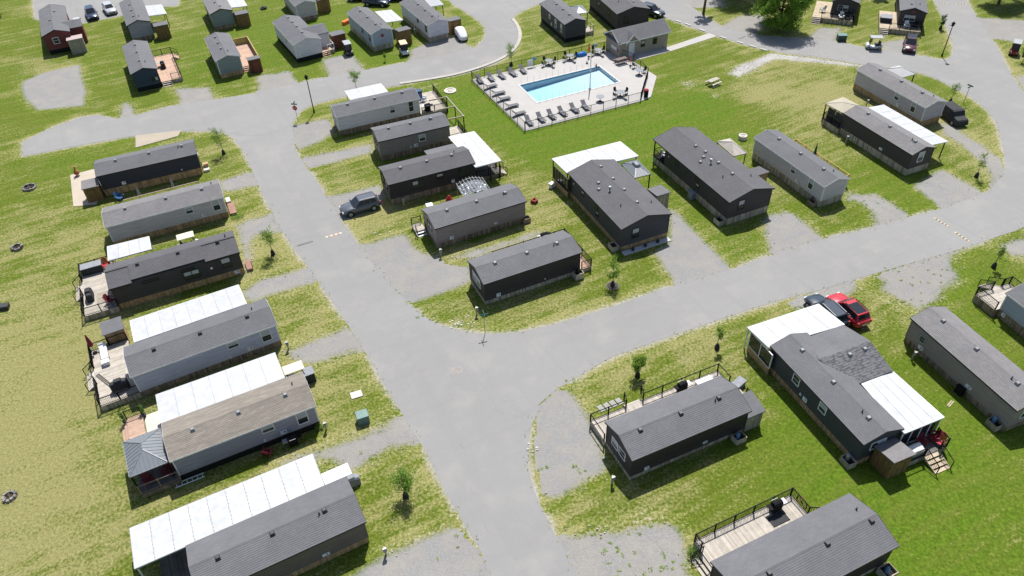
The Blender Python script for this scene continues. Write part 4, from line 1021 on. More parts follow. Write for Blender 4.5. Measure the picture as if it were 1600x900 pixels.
DR = [
 (m_gravel, [(-29.72, 93.69), (-27.46, 94.92), (-24.56, 95.76), (-22.89, 91.71), (-24.74, 89.16), (-27.26, 87.08), (-28.62, 89.81)]),
 (m_gravel, [(-26.79, 85.46), (-21.86, 86.96), (-17.66, 88.41), (-17.05, 85.93), (-20.66, 84.34), (-24.80, 82.54), (-26.01, 83.84)]),
 (m_gravel, [(-22.19, 76.34), (-18.15, 77.41), (-15.63, 78.62), (-14.41, 75.76), (-14.97, 73.67), (-18.46, 71.00), (-19.78, 71.47)]),
 (m_gravelclean, [(-17.04, 66.24), (-14.04, 67.42), (-11.68, 68.32), (-10.32, 65.32), (-7.44, 63.56), (-4.32, 62.48), (-4.08, 59.33), (-6.54, 57.69), (-9.98, 56.36), (-12.29, 57.67), (-14.00, 60.28)]),
 (m_gravelweed, [(-6.75, 63.52), (-2.60, 65.24), (3.87, 67.94), (5.12, 67.25), (0.20, 65.05), (-4.67, 62.72)]),
 (m_gravelclean, [(18.56, 71.20), (19.41, 69.50), (22.91, 60.02), (22.70, 59.21), (16.87, 57.17), (16.51, 57.99), (15.10, 62.91), (17.19, 64.55)]),
 (m_gravelclean, [(28.66, 68.71), (32.00, 69.21), (33.07, 66.69), (34.09, 63.83), (29.17, 61.73), (27.45, 61.42), (27.77, 64.50)]),
 (m_gravelweed, [(38.99, 72.94), (40.41, 72.70), (41.38, 72.10), (42.64, 72.66), (44.07, 69.57), (44.98, 67.28), (39.55, 65.05), (40.76, 68.57), (39.90, 70.14), (38.28, 70.51)]),
 (m_gravelclean, [(47.38, 73.24), (52.43, 76.74), (55.00, 71.33), (54.36, 70.34), (48.59, 67.99), (48.41, 69.51)]),
 (m_gravelweed, [(57.17, 88.65), (58.87, 86.12), (59.76, 81.84), (60.43, 78.44), (59.17, 74.80), (56.05, 71.65), (56.19, 73.11), (57.62, 77.20), (57.00, 81.14), (55.76, 84.41)]),
 (m_gravelweed, [(37.28, 57.83), (42.69, 59.74), (47.46, 61.35), (45.77, 58.91), (45.66, 56.48), (41.83, 53.46), (39.15, 51.62), (37.82, 53.16), (36.13, 55.53)]),
 (m_gravel, [(26.90, 54.22), (31.91, 56.29), (34.82, 57.19), (34.36, 55.26), (31.16, 53.39), (27.26, 52.90)]),
 (m_gravelweed, [(51.70, 61.72), (58.77, 64.62), (58.35, 61.48), (53.09, 59.25), (51.62, 59.99)]),
 (m_gravelclean, [(1.78, 42.30), (3.71, 44.38), (5.03, 43.86), (6.00, 41.22), (6.86, 38.34), (7.14, 35.50), (5.94, 34.77), (2.56, 32.85), (1.79, 33.34), (1.31, 35.49), (1.37, 38.63)]),
 (m_gravelweed, [(2.07, 30.03), (5.44, 30.29), (8.87, 30.77), (11.77, 30.85), (12.22, 28.83), (11.98, 25.88), (11.68, 23.61), (4.37, 22.62), (3.68, 26.73), (3.09, 28.44)]),
 (m_gravel, [(-36.26, 80.49), (-32.33, 82.83), (-30.38, 79.18), (-33.73, 78.04), (-35.09, 78.14)]),
 (m_gravelweed, [(-31.99, 71.10), (-30.58, 71.99), (-27.57, 73.30), (-25.45, 69.41), (-28.73, 68.45), (-27.92, 64.29), (-27.94, 60.89), (-29.55, 65.29)]),
 (m_gravel, [(-28.13, 58.88), (-26.90, 61.02), (-21.85, 63.01), (-20.05, 60.37), (-24.74, 58.46), (-26.73, 57.42)]),
 (m_gravelweed, [(-22.32, 50.48), (-16.12, 53.59), (-13.88, 49.99), (-17.79, 48.73), (-18.64, 48.13), (-19.87, 48.37)]),
 (m_gravelweed, [(-20.03, 37.68), (-16.57, 39.05), (-12.49, 40.84), (-9.76, 42.22), (-7.91, 38.99), (-10.60, 38.09), (-12.93, 36.45), (-13.58, 35.87), (-16.05, 37.48), (-19.24, 36.40)]),
 (m_gravelclean, [(-13.04, 27.24), (-11.33, 28.39), (-7.95, 30.18), (-5.02, 31.22), (-2.70, 28.25), (-0.95, 24.16), (-14.09, 23.84)]),
 (m_gravelweed, [(-56.69, 103.57), (-54.64, 103.38), (-52.47, 98.74), (-54.49, 97.25)]),
 (m_gravelweed, [(-50.25, 107.49), (-44.08, 106.92), (-42.17, 102.66), (-47.03, 101.32)]),
 (m_gravelweed, [(-38.06, 110.23), (-32.97, 111.53), (-30.74, 106.95), (-36.59, 103.76)]),
 (m_gravel, [(-28.96, 115.05), (-24.15, 117.20), (-20.83, 109.91), (-26.49, 108.26)]),
 (m_gravel, [(-14.90, 117.73), (-7.57, 122.56), (-4.11, 116.16), (-14.88, 112.04)]),
 (m_gravelweed, [(47.87, 114.76), (51.97, 119.41), (56.00, 118.98), (52.71, 113.77), (48.88, 113.19)]),
 (m_gravelclean, [(59.42, 112.60), (63.37, 113.65), (64.71, 112.05), (62.59, 107.14), (57.90, 108.52)]),
 (m_gravelweed, [(77.81, 120.88), (85.24, 119.00), (88.34, 117.08), (84.87, 110.94), (79.69, 110.52), (76.38, 111.82)]),
 (m_gravelweed, [(73.44, 99.63), (79.78, 100.26), (76.55, 93.06), (72.03, 93.47)]),
 (m_gravelweed, [(35.92, 120.60), (39.91, 125.59), (45.49, 126.10), (44.50, 120.74), (40.85, 116.99)]),
 (m_gravelweed, [(23.26, 138.23), (32.50, 137.79), (40.43, 136.86), (39.46, 129.06), (34.14, 129.07), (30.56, 133.64)]),
]
PADS = []
for (mm, pl) in DR0 + DR:
    p = jag(resample(soften(pl), .25), .12, len(PADS) * 3.1); PADS.append((mm, p, 'gravel_drive')); SHEETS.append(('gravel', p))
p = jag(resample([(33.28, 104.08), (35.06, 106.28), (38.58, 108.61), (41.44, 110.39), (48.63, 107.40), (53.80, 104.90), (53.30, 104.08), (47.54, 106.17), (41.37, 108.11), (37.53, 104.74), (34.35, 102.72)], .25), .10, 77); PADS.append((m_rocks, p, 'rock_path')); SHEETS.append(('gravel', p))
for (pl, mm) in (([(-50.67, 93.01), (-44.61, 93.90), (-44.66, 92.34), (-47.12, 91.01), (-49.52, 89.71)], mat('tan_concrete', (.33, .285, .225), .9, .06, .8)), ([(-55.70, 83.46), (-53.01, 84.76), (-49.61, 79.23), (-49.74, 76.50), (-52.36, 76.30)], mat('patio_concrete', (.40, .345, .275), .9, .06, .8)), ([(18.19, 111.09), (26.52, 114.27), (33.81, 118.74), (34.75, 117.37), (26.51, 112.59), (19.62, 109.35)], m_poolconc)):
    sheet('concrete_pad', pl, .052, mm, 'pad', 0, 0, wear=False)

# ---------------------------------------------------------------- lawn: one fine grid under the view, a coarse apron out to the horizon
POOL_DECK = [(-4.70, 105.56), (16.13, 113.88), (18.22, 111.32), (20.10, 109.30), (22.73, 104.03), (20.83, 97.74), (19.19, 96.55), (2.60, 89.56)]
def inside(xs, ys, poly):
    r = np.zeros(xs.shape, bool); n = len(poly)
    for k in range(n):
        x1, y1 = poly[k]; x2, y2 = poly[(k + 1) % n]
        c = ((y1 > ys) != (y2 > ys)) & (xs < (x2 - x1) * (ys - y1) / (y2 - y1 + 1e-12) + x1); r ^= c
    return r
LAWN = {}
def make_lawn():
    st = 0.4; gx = np.arange(-112, 112 + st, st); gy = np.arange(14, 156 + st, st); nx, ny = len(gx), len(gy)
    X, Y = np.meshgrid(gx, gy); wear = np.zeros(X.shape); dry = np.zeros(X.shape)
    for kind, pl in SHEETS:
        w, reach = (1.0, 1.0) if kind == 'road' else (.85, .9)
        pts = np.array([(p.x, p.y) for p in pl])[::2]
        for (px, py) in pts:
            i0, i1 = int((px - 2.2 - gx[0]) / st), int((px + 2.2 - gx[0]) / st) + 2; j0, j1 = int((py - 2.2 - gy[0]) / st), int((py + 2.2 - gy[0]) / st) + 2
            if i1 <= 0 or j1 <= 0 or i0 >= nx or j0 >= ny: continue
            i0, j0 = max(0, i0), max(0, j0); sx, sy = X[j0:j1, i0:i1], Y[j0:j1, i0:i1]
            d = np.hypot(sx - px, sy - py); wear[j0:j1, i0:i1] = np.maximum(wear[j0:j1, i0:i1], w * np.clip(1.02 - d / reach * .78, 0, 1))
    # places the photograph shows parched (positive) or lush (negative): x, y, radius, amount
    for (c, r, a) in DRYSPOTS: dry += a * np.exp(-((X - c[0]) ** 2 + (Y - c[1]) ** 2) / (2 * r * r))
    for (c, r, a) in BARESPOTS: wear = np.maximum(wear, a * np.exp(-((X - c[0]) ** 2 + (Y - c[1]) ** 2) / (2 * r * r)))
    dry = np.clip(dry, -1, 1); LAWN.update(gx=gx, gy=gy, wear=wear.copy(), dry=dry.copy(), st=st)
    V = np.stack([X, Y, np.zeros_like(X)], -1).reshape(-1, 3)
    idx = np.arange(nx * ny).reshape(ny, nx); F = np.stack([idx[:-1, :-1], idx[:-1, 1:], idx[1:, 1:], idx[1:, :-1]], -1).reshape(-1, 4)
    cx, cy = (X[:-1, :-1] + st / 2).ravel(), (Y[:-1, :-1] + st / 2).ravel()
    cen = V2((0, 0))
    for p in POOL_DECK: cen = cen + V2(p) / len(POOL_DECK)
    shr = [tuple(cen + (V2(p) - cen) * .95) for p in POOL_DECK]
    F = F[~inside(cx, cy, shr)]
    b = [(-112, 14), (112, 14), (112, 156), (-112, 156)]; b = [(float(gx[0]), float(gy[0])), (float(gx[-1]), float(gy[0])), (float(gx[-1]), float(gy[-1])), (float(gx[0]), float(gy[-1]))]
    o = [(-900, -600), (900, -600), (900, 1200), (-900, 1200)]; n0 = len(V)
    V = np.vstack([V, [(p[0], p[1], 0) for p in b], [(p[0], p[1], 0) for p in o]])
    F = np.vstack([F, [(n0 + k, n0 + 4 + k, n0 + 4 + (k + 1) % 4, n0 + (k + 1) % 4) for k in range(4)]])
    wear = np.concatenate([wear.ravel(), np.zeros(8)]); dry = np.concatenate([dry.ravel(), np.zeros(8)])
    me = bpy.data.meshes.new('lawn'); me.vertices.add(len(V)); me.vertices.foreach_set('co', V.astype(np.float32).ravel())
    me.loops.add(F.size); me.loops.foreach_set('vertex_index', F.ravel().astype(np.int32)); me.polygons.add(len(F))
    me.polygons.foreach_set('loop_start', np.arange(0, F.size, 4, dtype=np.int32)); me.polygons.foreach_set('loop_total', np.full(len(F), 4, np.int32))
    me.update(calc_edges=True); me.validate()
    for nm, a in (('wear', wear), ('dry', dry)):
        t = me.attributes.new(nm, 'FLOAT', 'POINT'); t.data.foreach_set('value', a.astype(np.float32))
    me.materials.append(m_grass); ob = bpy.data.objects.new('lawn', me); COL.objects.link(ob); ob['kind'] = 'structure'
DRYSPOTS = [((-49.95, 61.29), 14, .30), ((-42.14, 43.69), 9, .42), ((-42.19, 50.65), 5, .30), ((-37.29, 33.87), 7, .30), ((-56.39, 87.20), 6, -.25), ((-31.48, 58.11), 4, -.3), ((-15.83, 64.35), 4, .25), ((-17.42, 71.55), 3, .3), ((-21.43, 78.50), 4, .25), ((26.53, 97.61), 8, -.25), ((9.04, 85.07), 9, -.40), ((17.46, 85.99), 7, -.35), ((-7.94, 96.89), 7, -.30), ((42.13, 98.13), 8, .35), ((47.82, 93.79), 5, .30), ((36.46, 91.16), 6, -.1),
  ((4.89, 72.47), 4, .30), ((4.47, 77.92), 6, .25), ((29.11, 27.54), 5, -.35), ((32.82, 30.49), 7, -.35), ((28.35, 40.56), 4, -.3), ((20.26, 37.00), 6, -.25), ((9.35, 33.89), 4, .2), ((14.96, 47.31), 7, .20), ((6.96, 49.42), 4, .25), ((46.84, 52.22), 6, -.25), ((-48.09, 110.74), 6, -.2), ((-39.09, 124.27), 12, -.30), ((-19.49, 122.24), 10, -.30), ((26.74, 64.80), 5, -.3), ((45.63, 73.37), 5, -.25), ((-1.33, 57.16), 5, .15), ((-8.26, 34.77), 4, .3), ((-20.37, 54.58), 4, .15), ((-15.27, 45.15), 4, .1), ((-25.46, 67.28), 4, .1), ((26.21, 40.68), 4, -.25), ((39.47, 39.96), 6, -.2), ((8.53, 127.34), 8, .1), ((-19.20, 85.79), 3, .25), ((70.51, 105.91), 6, .2), ((-72.93, 113.10), 9, -.15), ((-13.39, 97.37), 6, .1), ((-1.65, 93.59), 2.5, -.5), ((0.82, 87.37), 2.5, -.5), ((3.94, 82.68), 2.5, -.4), ((-4.80, 98.51), 2.5, -.4), ((-2.55, 86.02), 3.0, .35), ((1.77, 78.84), 3.0, .3), ((28.57, 94.58), 3.0, -.4), ((35.39, 96.80), 3.0, .3)]
BARESPOTS = [((27.07, 101.13), 1.6, 1.0), ((29.91, 97.30), 1.2, .85), ((-10.09, 103.98), 2.4, .8), ((-19.22, 54.51), .9, .8), ((9.38, 30.96), 1.6, .95), ((11.14, 50.87), .8, .6), ((5.32, 92.09), 1.0, .5), ((15.59, 46.95), .7, .95), ((18.71, 49.56), .9, .75), ((10.73, 59.90), .9, .7), ((32.13, 50.90), 1.8, .8), ((37.25, 53.75), 2.5, .8), ((-3.96, 60.35), 1.5, .9), ((-5.14, 53.64), 1.6, .8), ((30.88, 74.50), 1.5, .6), ((20.79, 77.37), 1.5, .6), ((3.85, 80.87), 2.0, .55), ((-73.98, 115.47), 1.8, .8), ((-37.39, 88.55), 1.3, .8), ((-25.70, 65.02), 1.0, .6), ((40.46, 80.19), .8, .5), ((27.34, 26.63), 2.0, .6), ((25.22, 28.22), 1.4, .55)]
make_lawn()
def bil(F, xs, ys):
    fx = np.clip((xs - LAWN['gx'][0]) / LAWN['st'], 0, F.shape[1] - 1.001); fy = np.clip((ys - LAWN['gy'][0]) / LAWN['st'], 0, F.shape[0] - 1.001)
    i, j = fx.astype(int), fy.astype(int); a, b = fx - i, fy - j
    return F[j, i] * (1 - a) * (1 - b) + F[j, i + 1] * a * (1 - b) + F[j + 1, i] * (1 - a) * b + F[j + 1, i + 1] * a * b
def make_pad(name, mm, pl, z, grow=0.0, rim=None):
    '''gravel laid as a fine grid that reaches 0.9 m past its outline, so that stone and grass can interleave'''
    P = np.array([(p.x, p.y) for p in pl]); st = .3; x0, y0 = P.min(0) - 1.1; x1, y1 = P.max(0) + 1.1
    gx, gy = np.arange(x0, x1 + st, st), np.arange(y0, y1 + st, st); X, Y = np.meshgrid(gx, gy)
    onroad = np.zeros(len(P), bool)
    for kd, rp in SHEETS:
        if kd == 'road':
            if rim: continue
            onroad |= inside(P[:, 0], P[:, 1], [(q.x, q.y) for q in rp])
            R_ = np.array([(q.x, q.y) for q in rp]); onroad |= np.hypot(P[:, None, 0] - R_[None, ::2, 0], P[:, None, 1] - R_[None, ::2, 1]).min(1) < .9
    B = P[~onroad] if (~onroad).any() else P; D = np.full(X.shape, 9.0)
    for (px, py) in B:
        i0, i1 = max(0, int((px - 2.2 - gx[0]) / st)), int((px + 2.2 - gx[0]) / st) + 2; j0, j1 = max(0, int((py - 2.2 - gy[0]) / st)), int((py + 2.2 - gy[0]) / st) + 2
        D[j0:j1, i0:i1] = np.minimum(D[j0:j1, i0:i1], np.hypot(X[j0:j1, i0:i1] - px, Y[j0:j1, i0:i1] - py))
    ins = inside(X.ravel(), Y.ravel(), [tuple(p) for p in P]).reshape(X.shape); E = np.where(ins, D, -D) + grow
    nx = len(gx); idx = np.arange(X.size).reshape(X.shape); F = np.stack([idx[:-1, :-1], idx[:-1, 1:], idx[1:, 1:], idx[1:, :-1]], -1).reshape(-1, 4)
    keep = E.ravel()[F].max(1) > -.9
    if rim: keep &= E.ravel()[F].min(1) < grow + rim
    F = F[keep]; used = np.unique(F); rm = np.full(X.size, -1); rm[used] = np.arange(len(used)); F = rm[F]
    xs, ys, es = X.ravel()[used], Y.ravel()[used], E.ravel()[used]
    me = bpy.data.meshes.new(name); me.from_pydata([(a, b, z) for a, b in zip(xs, ys)], [], F.tolist())
    for nm, a in (('edge', np.clip(es, -1.5, 2)), ('wear', bil(LAWN['wear'], xs, ys)), ('dry', bil(LAWN['dry'], xs, ys))):
        t = me.attributes.new(nm, 'FLOAT', 'POINT'); t.data.foreach_set('value', a.astype(np.float32))
    me.materials.append(mm); o = bpy.data.objects.new(name, me); COL.objects.link(o); o['kind'] = 'structure'
for k, (mm, pl, nm) in enumerate(PADS): make_pad(nm, mm, pl, .0045 + .00018 * k)
for k, (kd, pl) in enumerate([q_ for q_ in SHEETS if q_[0] == 'road']): make_pad('road_shoulder', m_shoulder, pl, .0028 + .0004 * k, .42, .5)

# kerb along the inside of the bend by the pool
def ribbon(name, pts, w, z0, z1, m, kind='structure'):
    p = smoothpoly(pts, 2, False); q = MB()
    L, R = [], []
    for k in range(len(p)):
        d = (p[min(k + 1, len(p) - 1)] - p[max(k - 1, 0)]).normalized(); n = Vector((-d.y, d.x)); L.append(p[k] + n * w / 2); R.append(p[k] - n * w / 2)
    secs = [[(R[k].x, R[k].y, z0), (R[k].x, R[k].y, z1), (L[k].x, L[k].y, z1), (L[k].x, L[k].y, z0)] for k in range(len(p))]
    q.loft(secs); o = q.build(name, m, None, fixn=True); o['kind'] = kind; return o
ribbon('kerb', [(-15.41, 105.30), (-10.21, 106.51), (-5.90, 108.04), (-0.99, 111.37), (1.59, 114.62), (2.96, 118.65), (3.20, 122.48), (2.67, 126.03), (2.08, 128.04)], .55, 0, .12, mat('kerb_concrete', (.36, .34, .30), .9, .08, .8))

# ---------------------------------------------------------------- pool
def make_pool():
    pts = [V2(p) for p in ((2.21, 103.04), (4.73, 97.37), (17.08, 102.89), (14.75, 108.03))]
    c = sum(pts, Vector((0, 0))) / 4; u = ((pts[2] - pts[1]) + (pts[3] - pts[0])).normalized(); rz = math.atan2(u.y, u.x)
    L, W = 13.3, 5.9; n = Vector((-u.y, u.x)); R = Matrix.Rotation(-rz, 2)
    cor = [c + u * sx * L / 2 + n * sy * W / 2 for sx, sy in ((-1, -1), (1, -1), (1, 1), (-1, 1))]
    # deck slab with the basin opening: strips between outline and pool
    out = [V2(p) for p in POOL_DECK]; vs = [(p.x, p.y, .10) for p in out] + [(p.x, p.y, .10) for p in cor]
    tri = tessellate_polygon([[Vector((p.x, p.y, 0)) for p in out], [Vector((p.x, p.y, 0)) for p in cor]])
    q = MB()
    for t in tri:
        a = [Vector(vs[i]) for i in t]
        if (a[1] - a[0]).cross(a[2] - a[0]).z < 0: a.reverse()
        q.face(a)
    for k in range(len(out)):
        a, b = out[k], out[(k + 1) % len(out)]; q.face([(a.x, a.y, 0), (b.x, b.y, 0), (b.x, b.y, .10), (a.x, a.y, .10)])
    o = q.build('pool_deck', m_poolconc); o['kind'] = 'structure'
    # score lines cut between the poured bays
    root = thing('swimming_pool', 'rectangular outdoor pool with pale blue water inside the fenced concrete deck', 'swimming pool', (c.x, c.y, 0), rz)
    mw = mat('pool_plaster', (.50, .54, .56), .6, .04, 1.0); q = MB(); x, y = L / 2, W / 2; zd, zs = -1.0, -.42
    P = lambda sx, sy, z: (sx * x, sy * y, z)
    q.face([P(-1, -1, zd), P(1, -1, zs), P(1, 1, zs), P(-1, 1, zd)]); q.face([P(-1, 1, .10), P(-1, 1, zd), P(1, 1, zs), P(1, 1, .10)][::-1]); q.face([P(-1, -1, zd), P(-1, -1, .10), P(1, -1, .10), P(1, -1, zs)][::-1])
    q.face([P(-1, -1, .10), P(-1, -1, zd), P(-1, 1, zd), P(-1, 1, .10)][::-1]); q.face([P(1, -1, zs), P(1, -1, .10), P(1, 1, .10), P(1, 1, zs)][::-1])
    q.build('basin', mw, root)
    q = MB(); e = .28; z0, z1 = .104, .135
    for (a, b, c_, d) in ((-x - e, x + e, -y - e, -y), (-x - e, x + e, y, y + e), (-x - e, -x, -y, y), (x, x + e, -y, y)): q.box(a, b, c_, d, z0, z1)
    q.build('coping', mat('coping', (.44, .44, .43), .8, .06), root)
    q = MB(); 
    for s in (-1, 1): q.box(-x + .004, x - .004, s * (y - .016) - .012, s * (y - .016) + .012, -.10, .09)
    q.build('tile_band', mat('blue_tile', (.10, .24, .32), .3, .1), root)
    # water: tinted transparent skin with fresnel gloss, absorbing inside
    m, nt, b, out_ = _new('pool_water'); nt.nodes.remove(b)
    tr = N(nt, 'BsdfTransparent'); tr.inputs[0].default_value = (1, 1, 1, 1); gl = N(nt, 'BsdfGlossy'); gl.inputs['Roughness'].default_value = .08
    fr = N(nt, 'Fresnel'); fr.inputs[0].default_value = 1.33; oc = coords(nt); nz = tex(nt, 'Noise', 2.2, oc, 3); bp = N(nt, 'Bump', i_Strength=.15, i_Distance=.05); nt.links.new(nz.outputs[0], bp.inputs['Height']); nt.links.new(bp.outputs[0], gl.inputs['Normal'])
    mx = N(nt, 'MixShader'); ge = N(nt, 'NewGeometry'); nt.links.new(mth(nt, 'MULTIPLY', fr.outputs[0], mth(nt, 'SUBTRACT', .7, ge.outputs['Backfacing'], clamp=True)), mx.inputs[0]); nt.links.new(tr.outputs[0], mx.inputs[1]); nt.links.new(gl.outputs[0], mx.inputs[2]); nt.links.new(mx.outputs[0], out_.inputs[0])
    va = N(nt, 'VolumeAbsorption'); va.inputs['Color'].default_value = (.18, .80, 1, 1); va.inputs['Density'].default_value = .27; nt.links.new(va.outputs[0], out_.inputs['Volume'])
    q = MB(); f = .003; q.hexa([(-x + f, -y + f, zd + f), (x - f, -y + f, zs + f), (x - f, y - f, zs + f), (-x + f, y - f, zd + f)], [(-x + f, -y + f, .03), (x - f, -y + f, .03), (x - f, y - f, .03), (-x + f, y - f, .03)])
    q.build('water', m, root)
    # removable safety fence stanchions along both long sides
    for s in (-1, 1):
        for k in range(13):
            q = MB(); px = -x + L * (k + .3) / 13; q.cyl((px, s * (y + .16), .10), (px, s * (y + .16), 1.05), .014, n=5); q.build('stanchion', m_metal, root)
    return c, u, n
PC, PU, PN = make_pool()

# ---------------------------------------------------------------- wall colours
w_navy = siding('navy_siding', (0.029, 0.032, 0.048)); w_grey = siding('grey_siding', (0.500, 0.457, 0.466)); w_char = siding('charcoal_siding', (0.047, 0.042, 0.046))
w_blue = siding('blue_grey_siding', (0.471, 0.471, 0.580)); w_slate = siding('slate_siding', (0.319, 0.298, 0.351)); w_brown = siding('brown_grey_siding', (0.278, 0.230, 0.220)); w_taupe = siding('taupe_siding', (0.244, 0.207, 0.195))
w_light = siding('pale_grey_siding', (0.620, 0.580, 0.620)); w_teal = siding('blue_black_siding', (0.047, 0.051, 0.062)); w_plum = siding('plum_charcoal_siding', (0.033, 0.027, 0.032)); w_steel = siding('steel_grey_siding', (0.450, 0.413, 0.446))
w_deep = siding('deep_blue_siding', (0.022, 0.042, 0.075)); w_green = siding('grey_green_siding', (0.200, 0.235, 0.240)); w_redw = siding('barn_red_siding', (0.154, 0.034, 0.036)); w_tan = mat('tan_board_and_batten', (.34, .295, .235), .75, .1, 2.0, tint=.08)
w_sky = siding('pale_blue_siding', (0.342, 0.373, 0.456))
w_mocha = siding('mocha_siding', (.135, .112, .098))
K, Wt = m_dark, m_white
V3 = ((.18, -.1), (.5, -.1), (.84, -.1))

# ---------------------------------------------------------------- left row, back to front
L1 = house('black-navy home at the top of the left row, by the tan concrete drive', (-49.16, 77.98), (-38.25, 82.30), 4.1, 3.0, .62, w_navy, m_roofgrey, K, m_skirtbrown, 0.93, vents=((.21, -.06), (.54, -.06), (.87, -.06)), pipes=((.835, -.08),), hatches=(('S', .22, .35, .45, .40),), rounds=(('S', .80, .35, .09),), wins=(('E', .6, 1.3, .7, 1.1, 'hung'),))
L2 = house('grey home with white eave trim, second from the top of the left row', (-44.22, 67.60), (-32.48, 72.67), 4.2, 2.9, .62, w_grey, m_roofwarm, Wt, m_skirtbrown, 0.76, vents=((.19, -.06), (.53, -.06), (.84, -.06)), wins=(('S', .685, 1.45, .72, .70, 'hung'), ('S', .915, 1.25, .72, 1.35, 'hung'), ('E', .5, 1.3, .7, 1.1, 'hung')), hatches=(('S', .785, .35, .45, .40),), rounds=(('S', .66, .4, .08),), pipes=((.93, .12),))
L3 = house('charcoal home with stepped eaves, black windows and a timber deck at its left end', (-39.82, 57.04), (-28.12, 62.18), 4.25, 2.95, .68, w_char, m_roofdark, K, m_skirtbrown, 0.74, vents=((.24, -.06), (.55, -.06), (.86, -.06)), pipes=((.93, .12),), setbacks=[(0, .17, 0), (.17, .73, .30), (.73, 1, 0)], vdark=True,
   wins=(('S', .30, 1.72, 1.5, .22, 'slot', K), ('S', .585, 1.72, 1.3, .22, 'slot', K), ('S', .60, 1.0, 1.45, .95, 'pair', K), ('S', .875, 1.25, .85, 1.15, 'hung', K), ('E', .5, 1.3, .7, 1.1, 'hung', K)), rounds=(('S', .755, 1.1, .13),), hatches=(('S', .93, -.25, .5, .4),))
L4 = house('blue-grey home with a wide furnished deck, fourth in the left row', (-33.55, 45.15), (-21.94, 51.09), 4.25, 2.85, .64, w_blue, m_roofgrey, Wt, m_skirtdark, 0.68, vents=((.19, -.07), (.50, -.07), (.83, -.07)), pipes=((.88, .14),), vdark=True, wins=(('S', .675, 1.52, .9, .62, 'hung'), ('S', .905, 1.25, .8, 1.35, 'hung'), ('E', .5, 1.3, .7, 1.1, 'hung')), hatches=(('S', .775, .38, .55, .42), ('S', .63, .25, .2, .3)))
L5 = house('slate home with weathered tan shingles behind the ribbed metal gazebo', (-27.24, 36.01), (-16.64, 41.08), 4.35, 2.85, .62, w_slate, m_rooftan, Wt, m_skirtblack, 0.68, vents=((.19, -.07), (.50, -.07), (.83, -.07)), pipes=((.90, .16),), wins=(('S', .645, 1.52, .9, .68, 'hung'), ('S', .885, 1.25, .8, 1.35, 'hung'), ('E', .5, 1.3, .7, 1.1, 'hung')), hatches=(('S', .735, .38, .55, .42), ('S', .60, .25, .2, .3)))
L6 = house('brown-grey home cut by the bottom edge, nearest in the left row', (-23.80, 28.71), (-13.17, 33.98), 4.45, 2.9, .64, w_mocha, m_roofgrey, K, m_skirtbrown, 0.63, far=True, vents=((.16, -.06), (.48, -.06), (.80, -.06)), pipes=((.765, -.08),), vdark=True, hatches=(('S', .72, .35, .55, .30),))
# ---------------------------------------------------------------- middle rows
M1 = house('grey home beside the stop sign, with a wide deck at its right end', (-22.26, 90.29), (-11.42, 94.59), 3.8, 2.9, .62, w_light, m_roofgrey, Wt, m_skirtdark, 0.80, wins=(('S', .66, 1.30, .62, .85, 'hung'), ('S', .885, 1.2, .62, 1.45, 'hung'), ('W', .35, 1.2, .6, 1.2, 'hung'), ('W', .68, 1.2, .6, 1.2, 'hung')), hatches=(('S', .735, .4, .5, .42),), vents=((.18, -.05), (.5, -.05), (.83, -.05)))
M2 = house('short taupe home second from the stop sign, with one white-framed window', (-15.94, 83.39), (-7.02, 86.84), 3.9, 2.95, .6, w_taupe, m_roofgrey, K, m_skirtdark, 0.78, wins=(('S', .60, 1.25, .75, .85, 'hung', Wt), ('W', .5, 1.2, 1.1, .6, 'slide', K)), hatches=(('S', .50, .4, .5, .42), ('S', .43, .35, .18, .25)), vents=((.2, -.05), (.5, -.05), (.79, -.05)), pipes=((.765, -.07),))
M3a = house('charcoal home with black windows behind the parked grey car', (-13.77, 73.56), (-3.72, 77.57), 4.3, 2.95, .64, w_plum, m_roofdark, K, m_skirtdark, 0.78, wins=(('S', .335, 1.15, 1.35, .95, 'pair', K), ('S', .585, 1.45, .7, .66, 'hung', K), ('S', .845, 1.25, .8, 1.25, 'hung', K), ('W', .35, 1.35, .8, 1.0, 'hung', K), ('W', .68, 1.35, .8, 1.0, 'hung', K)), hatches=(('S', .73, .35, .4, .4),), vents=((.2, -.05), (.5, -.05), (.79, -.05)), pipes=((.84, .1),))
M3 = house('brown home with black porch steps at its left end, above the central corner home', (-7.96, 64.83), (2.04, 69.30), 4.15, 2.85, .62, w_brown, m_roofgrey, K, m_skirtdark, 0.63, wins=(('W', .5, 1.35, 1.3, .7, 'slide', K),), hatches=(('S', .17, .30, .45, .42), ('S', .655, .42, .42, .24)), vents=((.2, -.06), (.52, -.06), (.84, -.06)), pipes=((.815, -.08),))
M4 = house('plum-charcoal home on the central corner lot beside the green street sign', (-2.75, 55.41), (7.30, 59.79), 4.2, 2.9, .63, w_plum, m_roofgrey, K, m_skirtgrey, 0.50, wins=(('W', .38, 1.45, .75, .95, 'hung', Wt), ('W', .62, 1.45, .75, .95, 'hung', Wt)), hatches=(('S', .145, .30, .45, .42),), rounds=(('S', .62, .35, .07),), vents=((.19, -.06), (.51, -.06), (.82, -.06)), pipes=((.785, -.08),))
R1 = house('wide blue-black home with white pebble bed under its front window', (6.99, 74.35), (11.69, 63.02), 6.25, 3.1, .83, w_teal, m_roofdark, K, m_skirtbrown, 0.63, wins=(('E', .30, 1.35, .75, 1.15, 'hung', K), ('S', .28, 1.6, .5, .55, 'hung', K), ('S', .545, 1.75, .5, .5, 'hung', K), ('S', .56, .95, .5, .5, 'hung', K)), rounds=(('S', .10, 1.6, .09),), vents=((.14, .04), (.37, .04), (.57, .04), (.79, .04), (.34, -.22), (.42, -.30)), pipes=((.74, -.22), (.80, .32)), chim=((.50, -.17),))
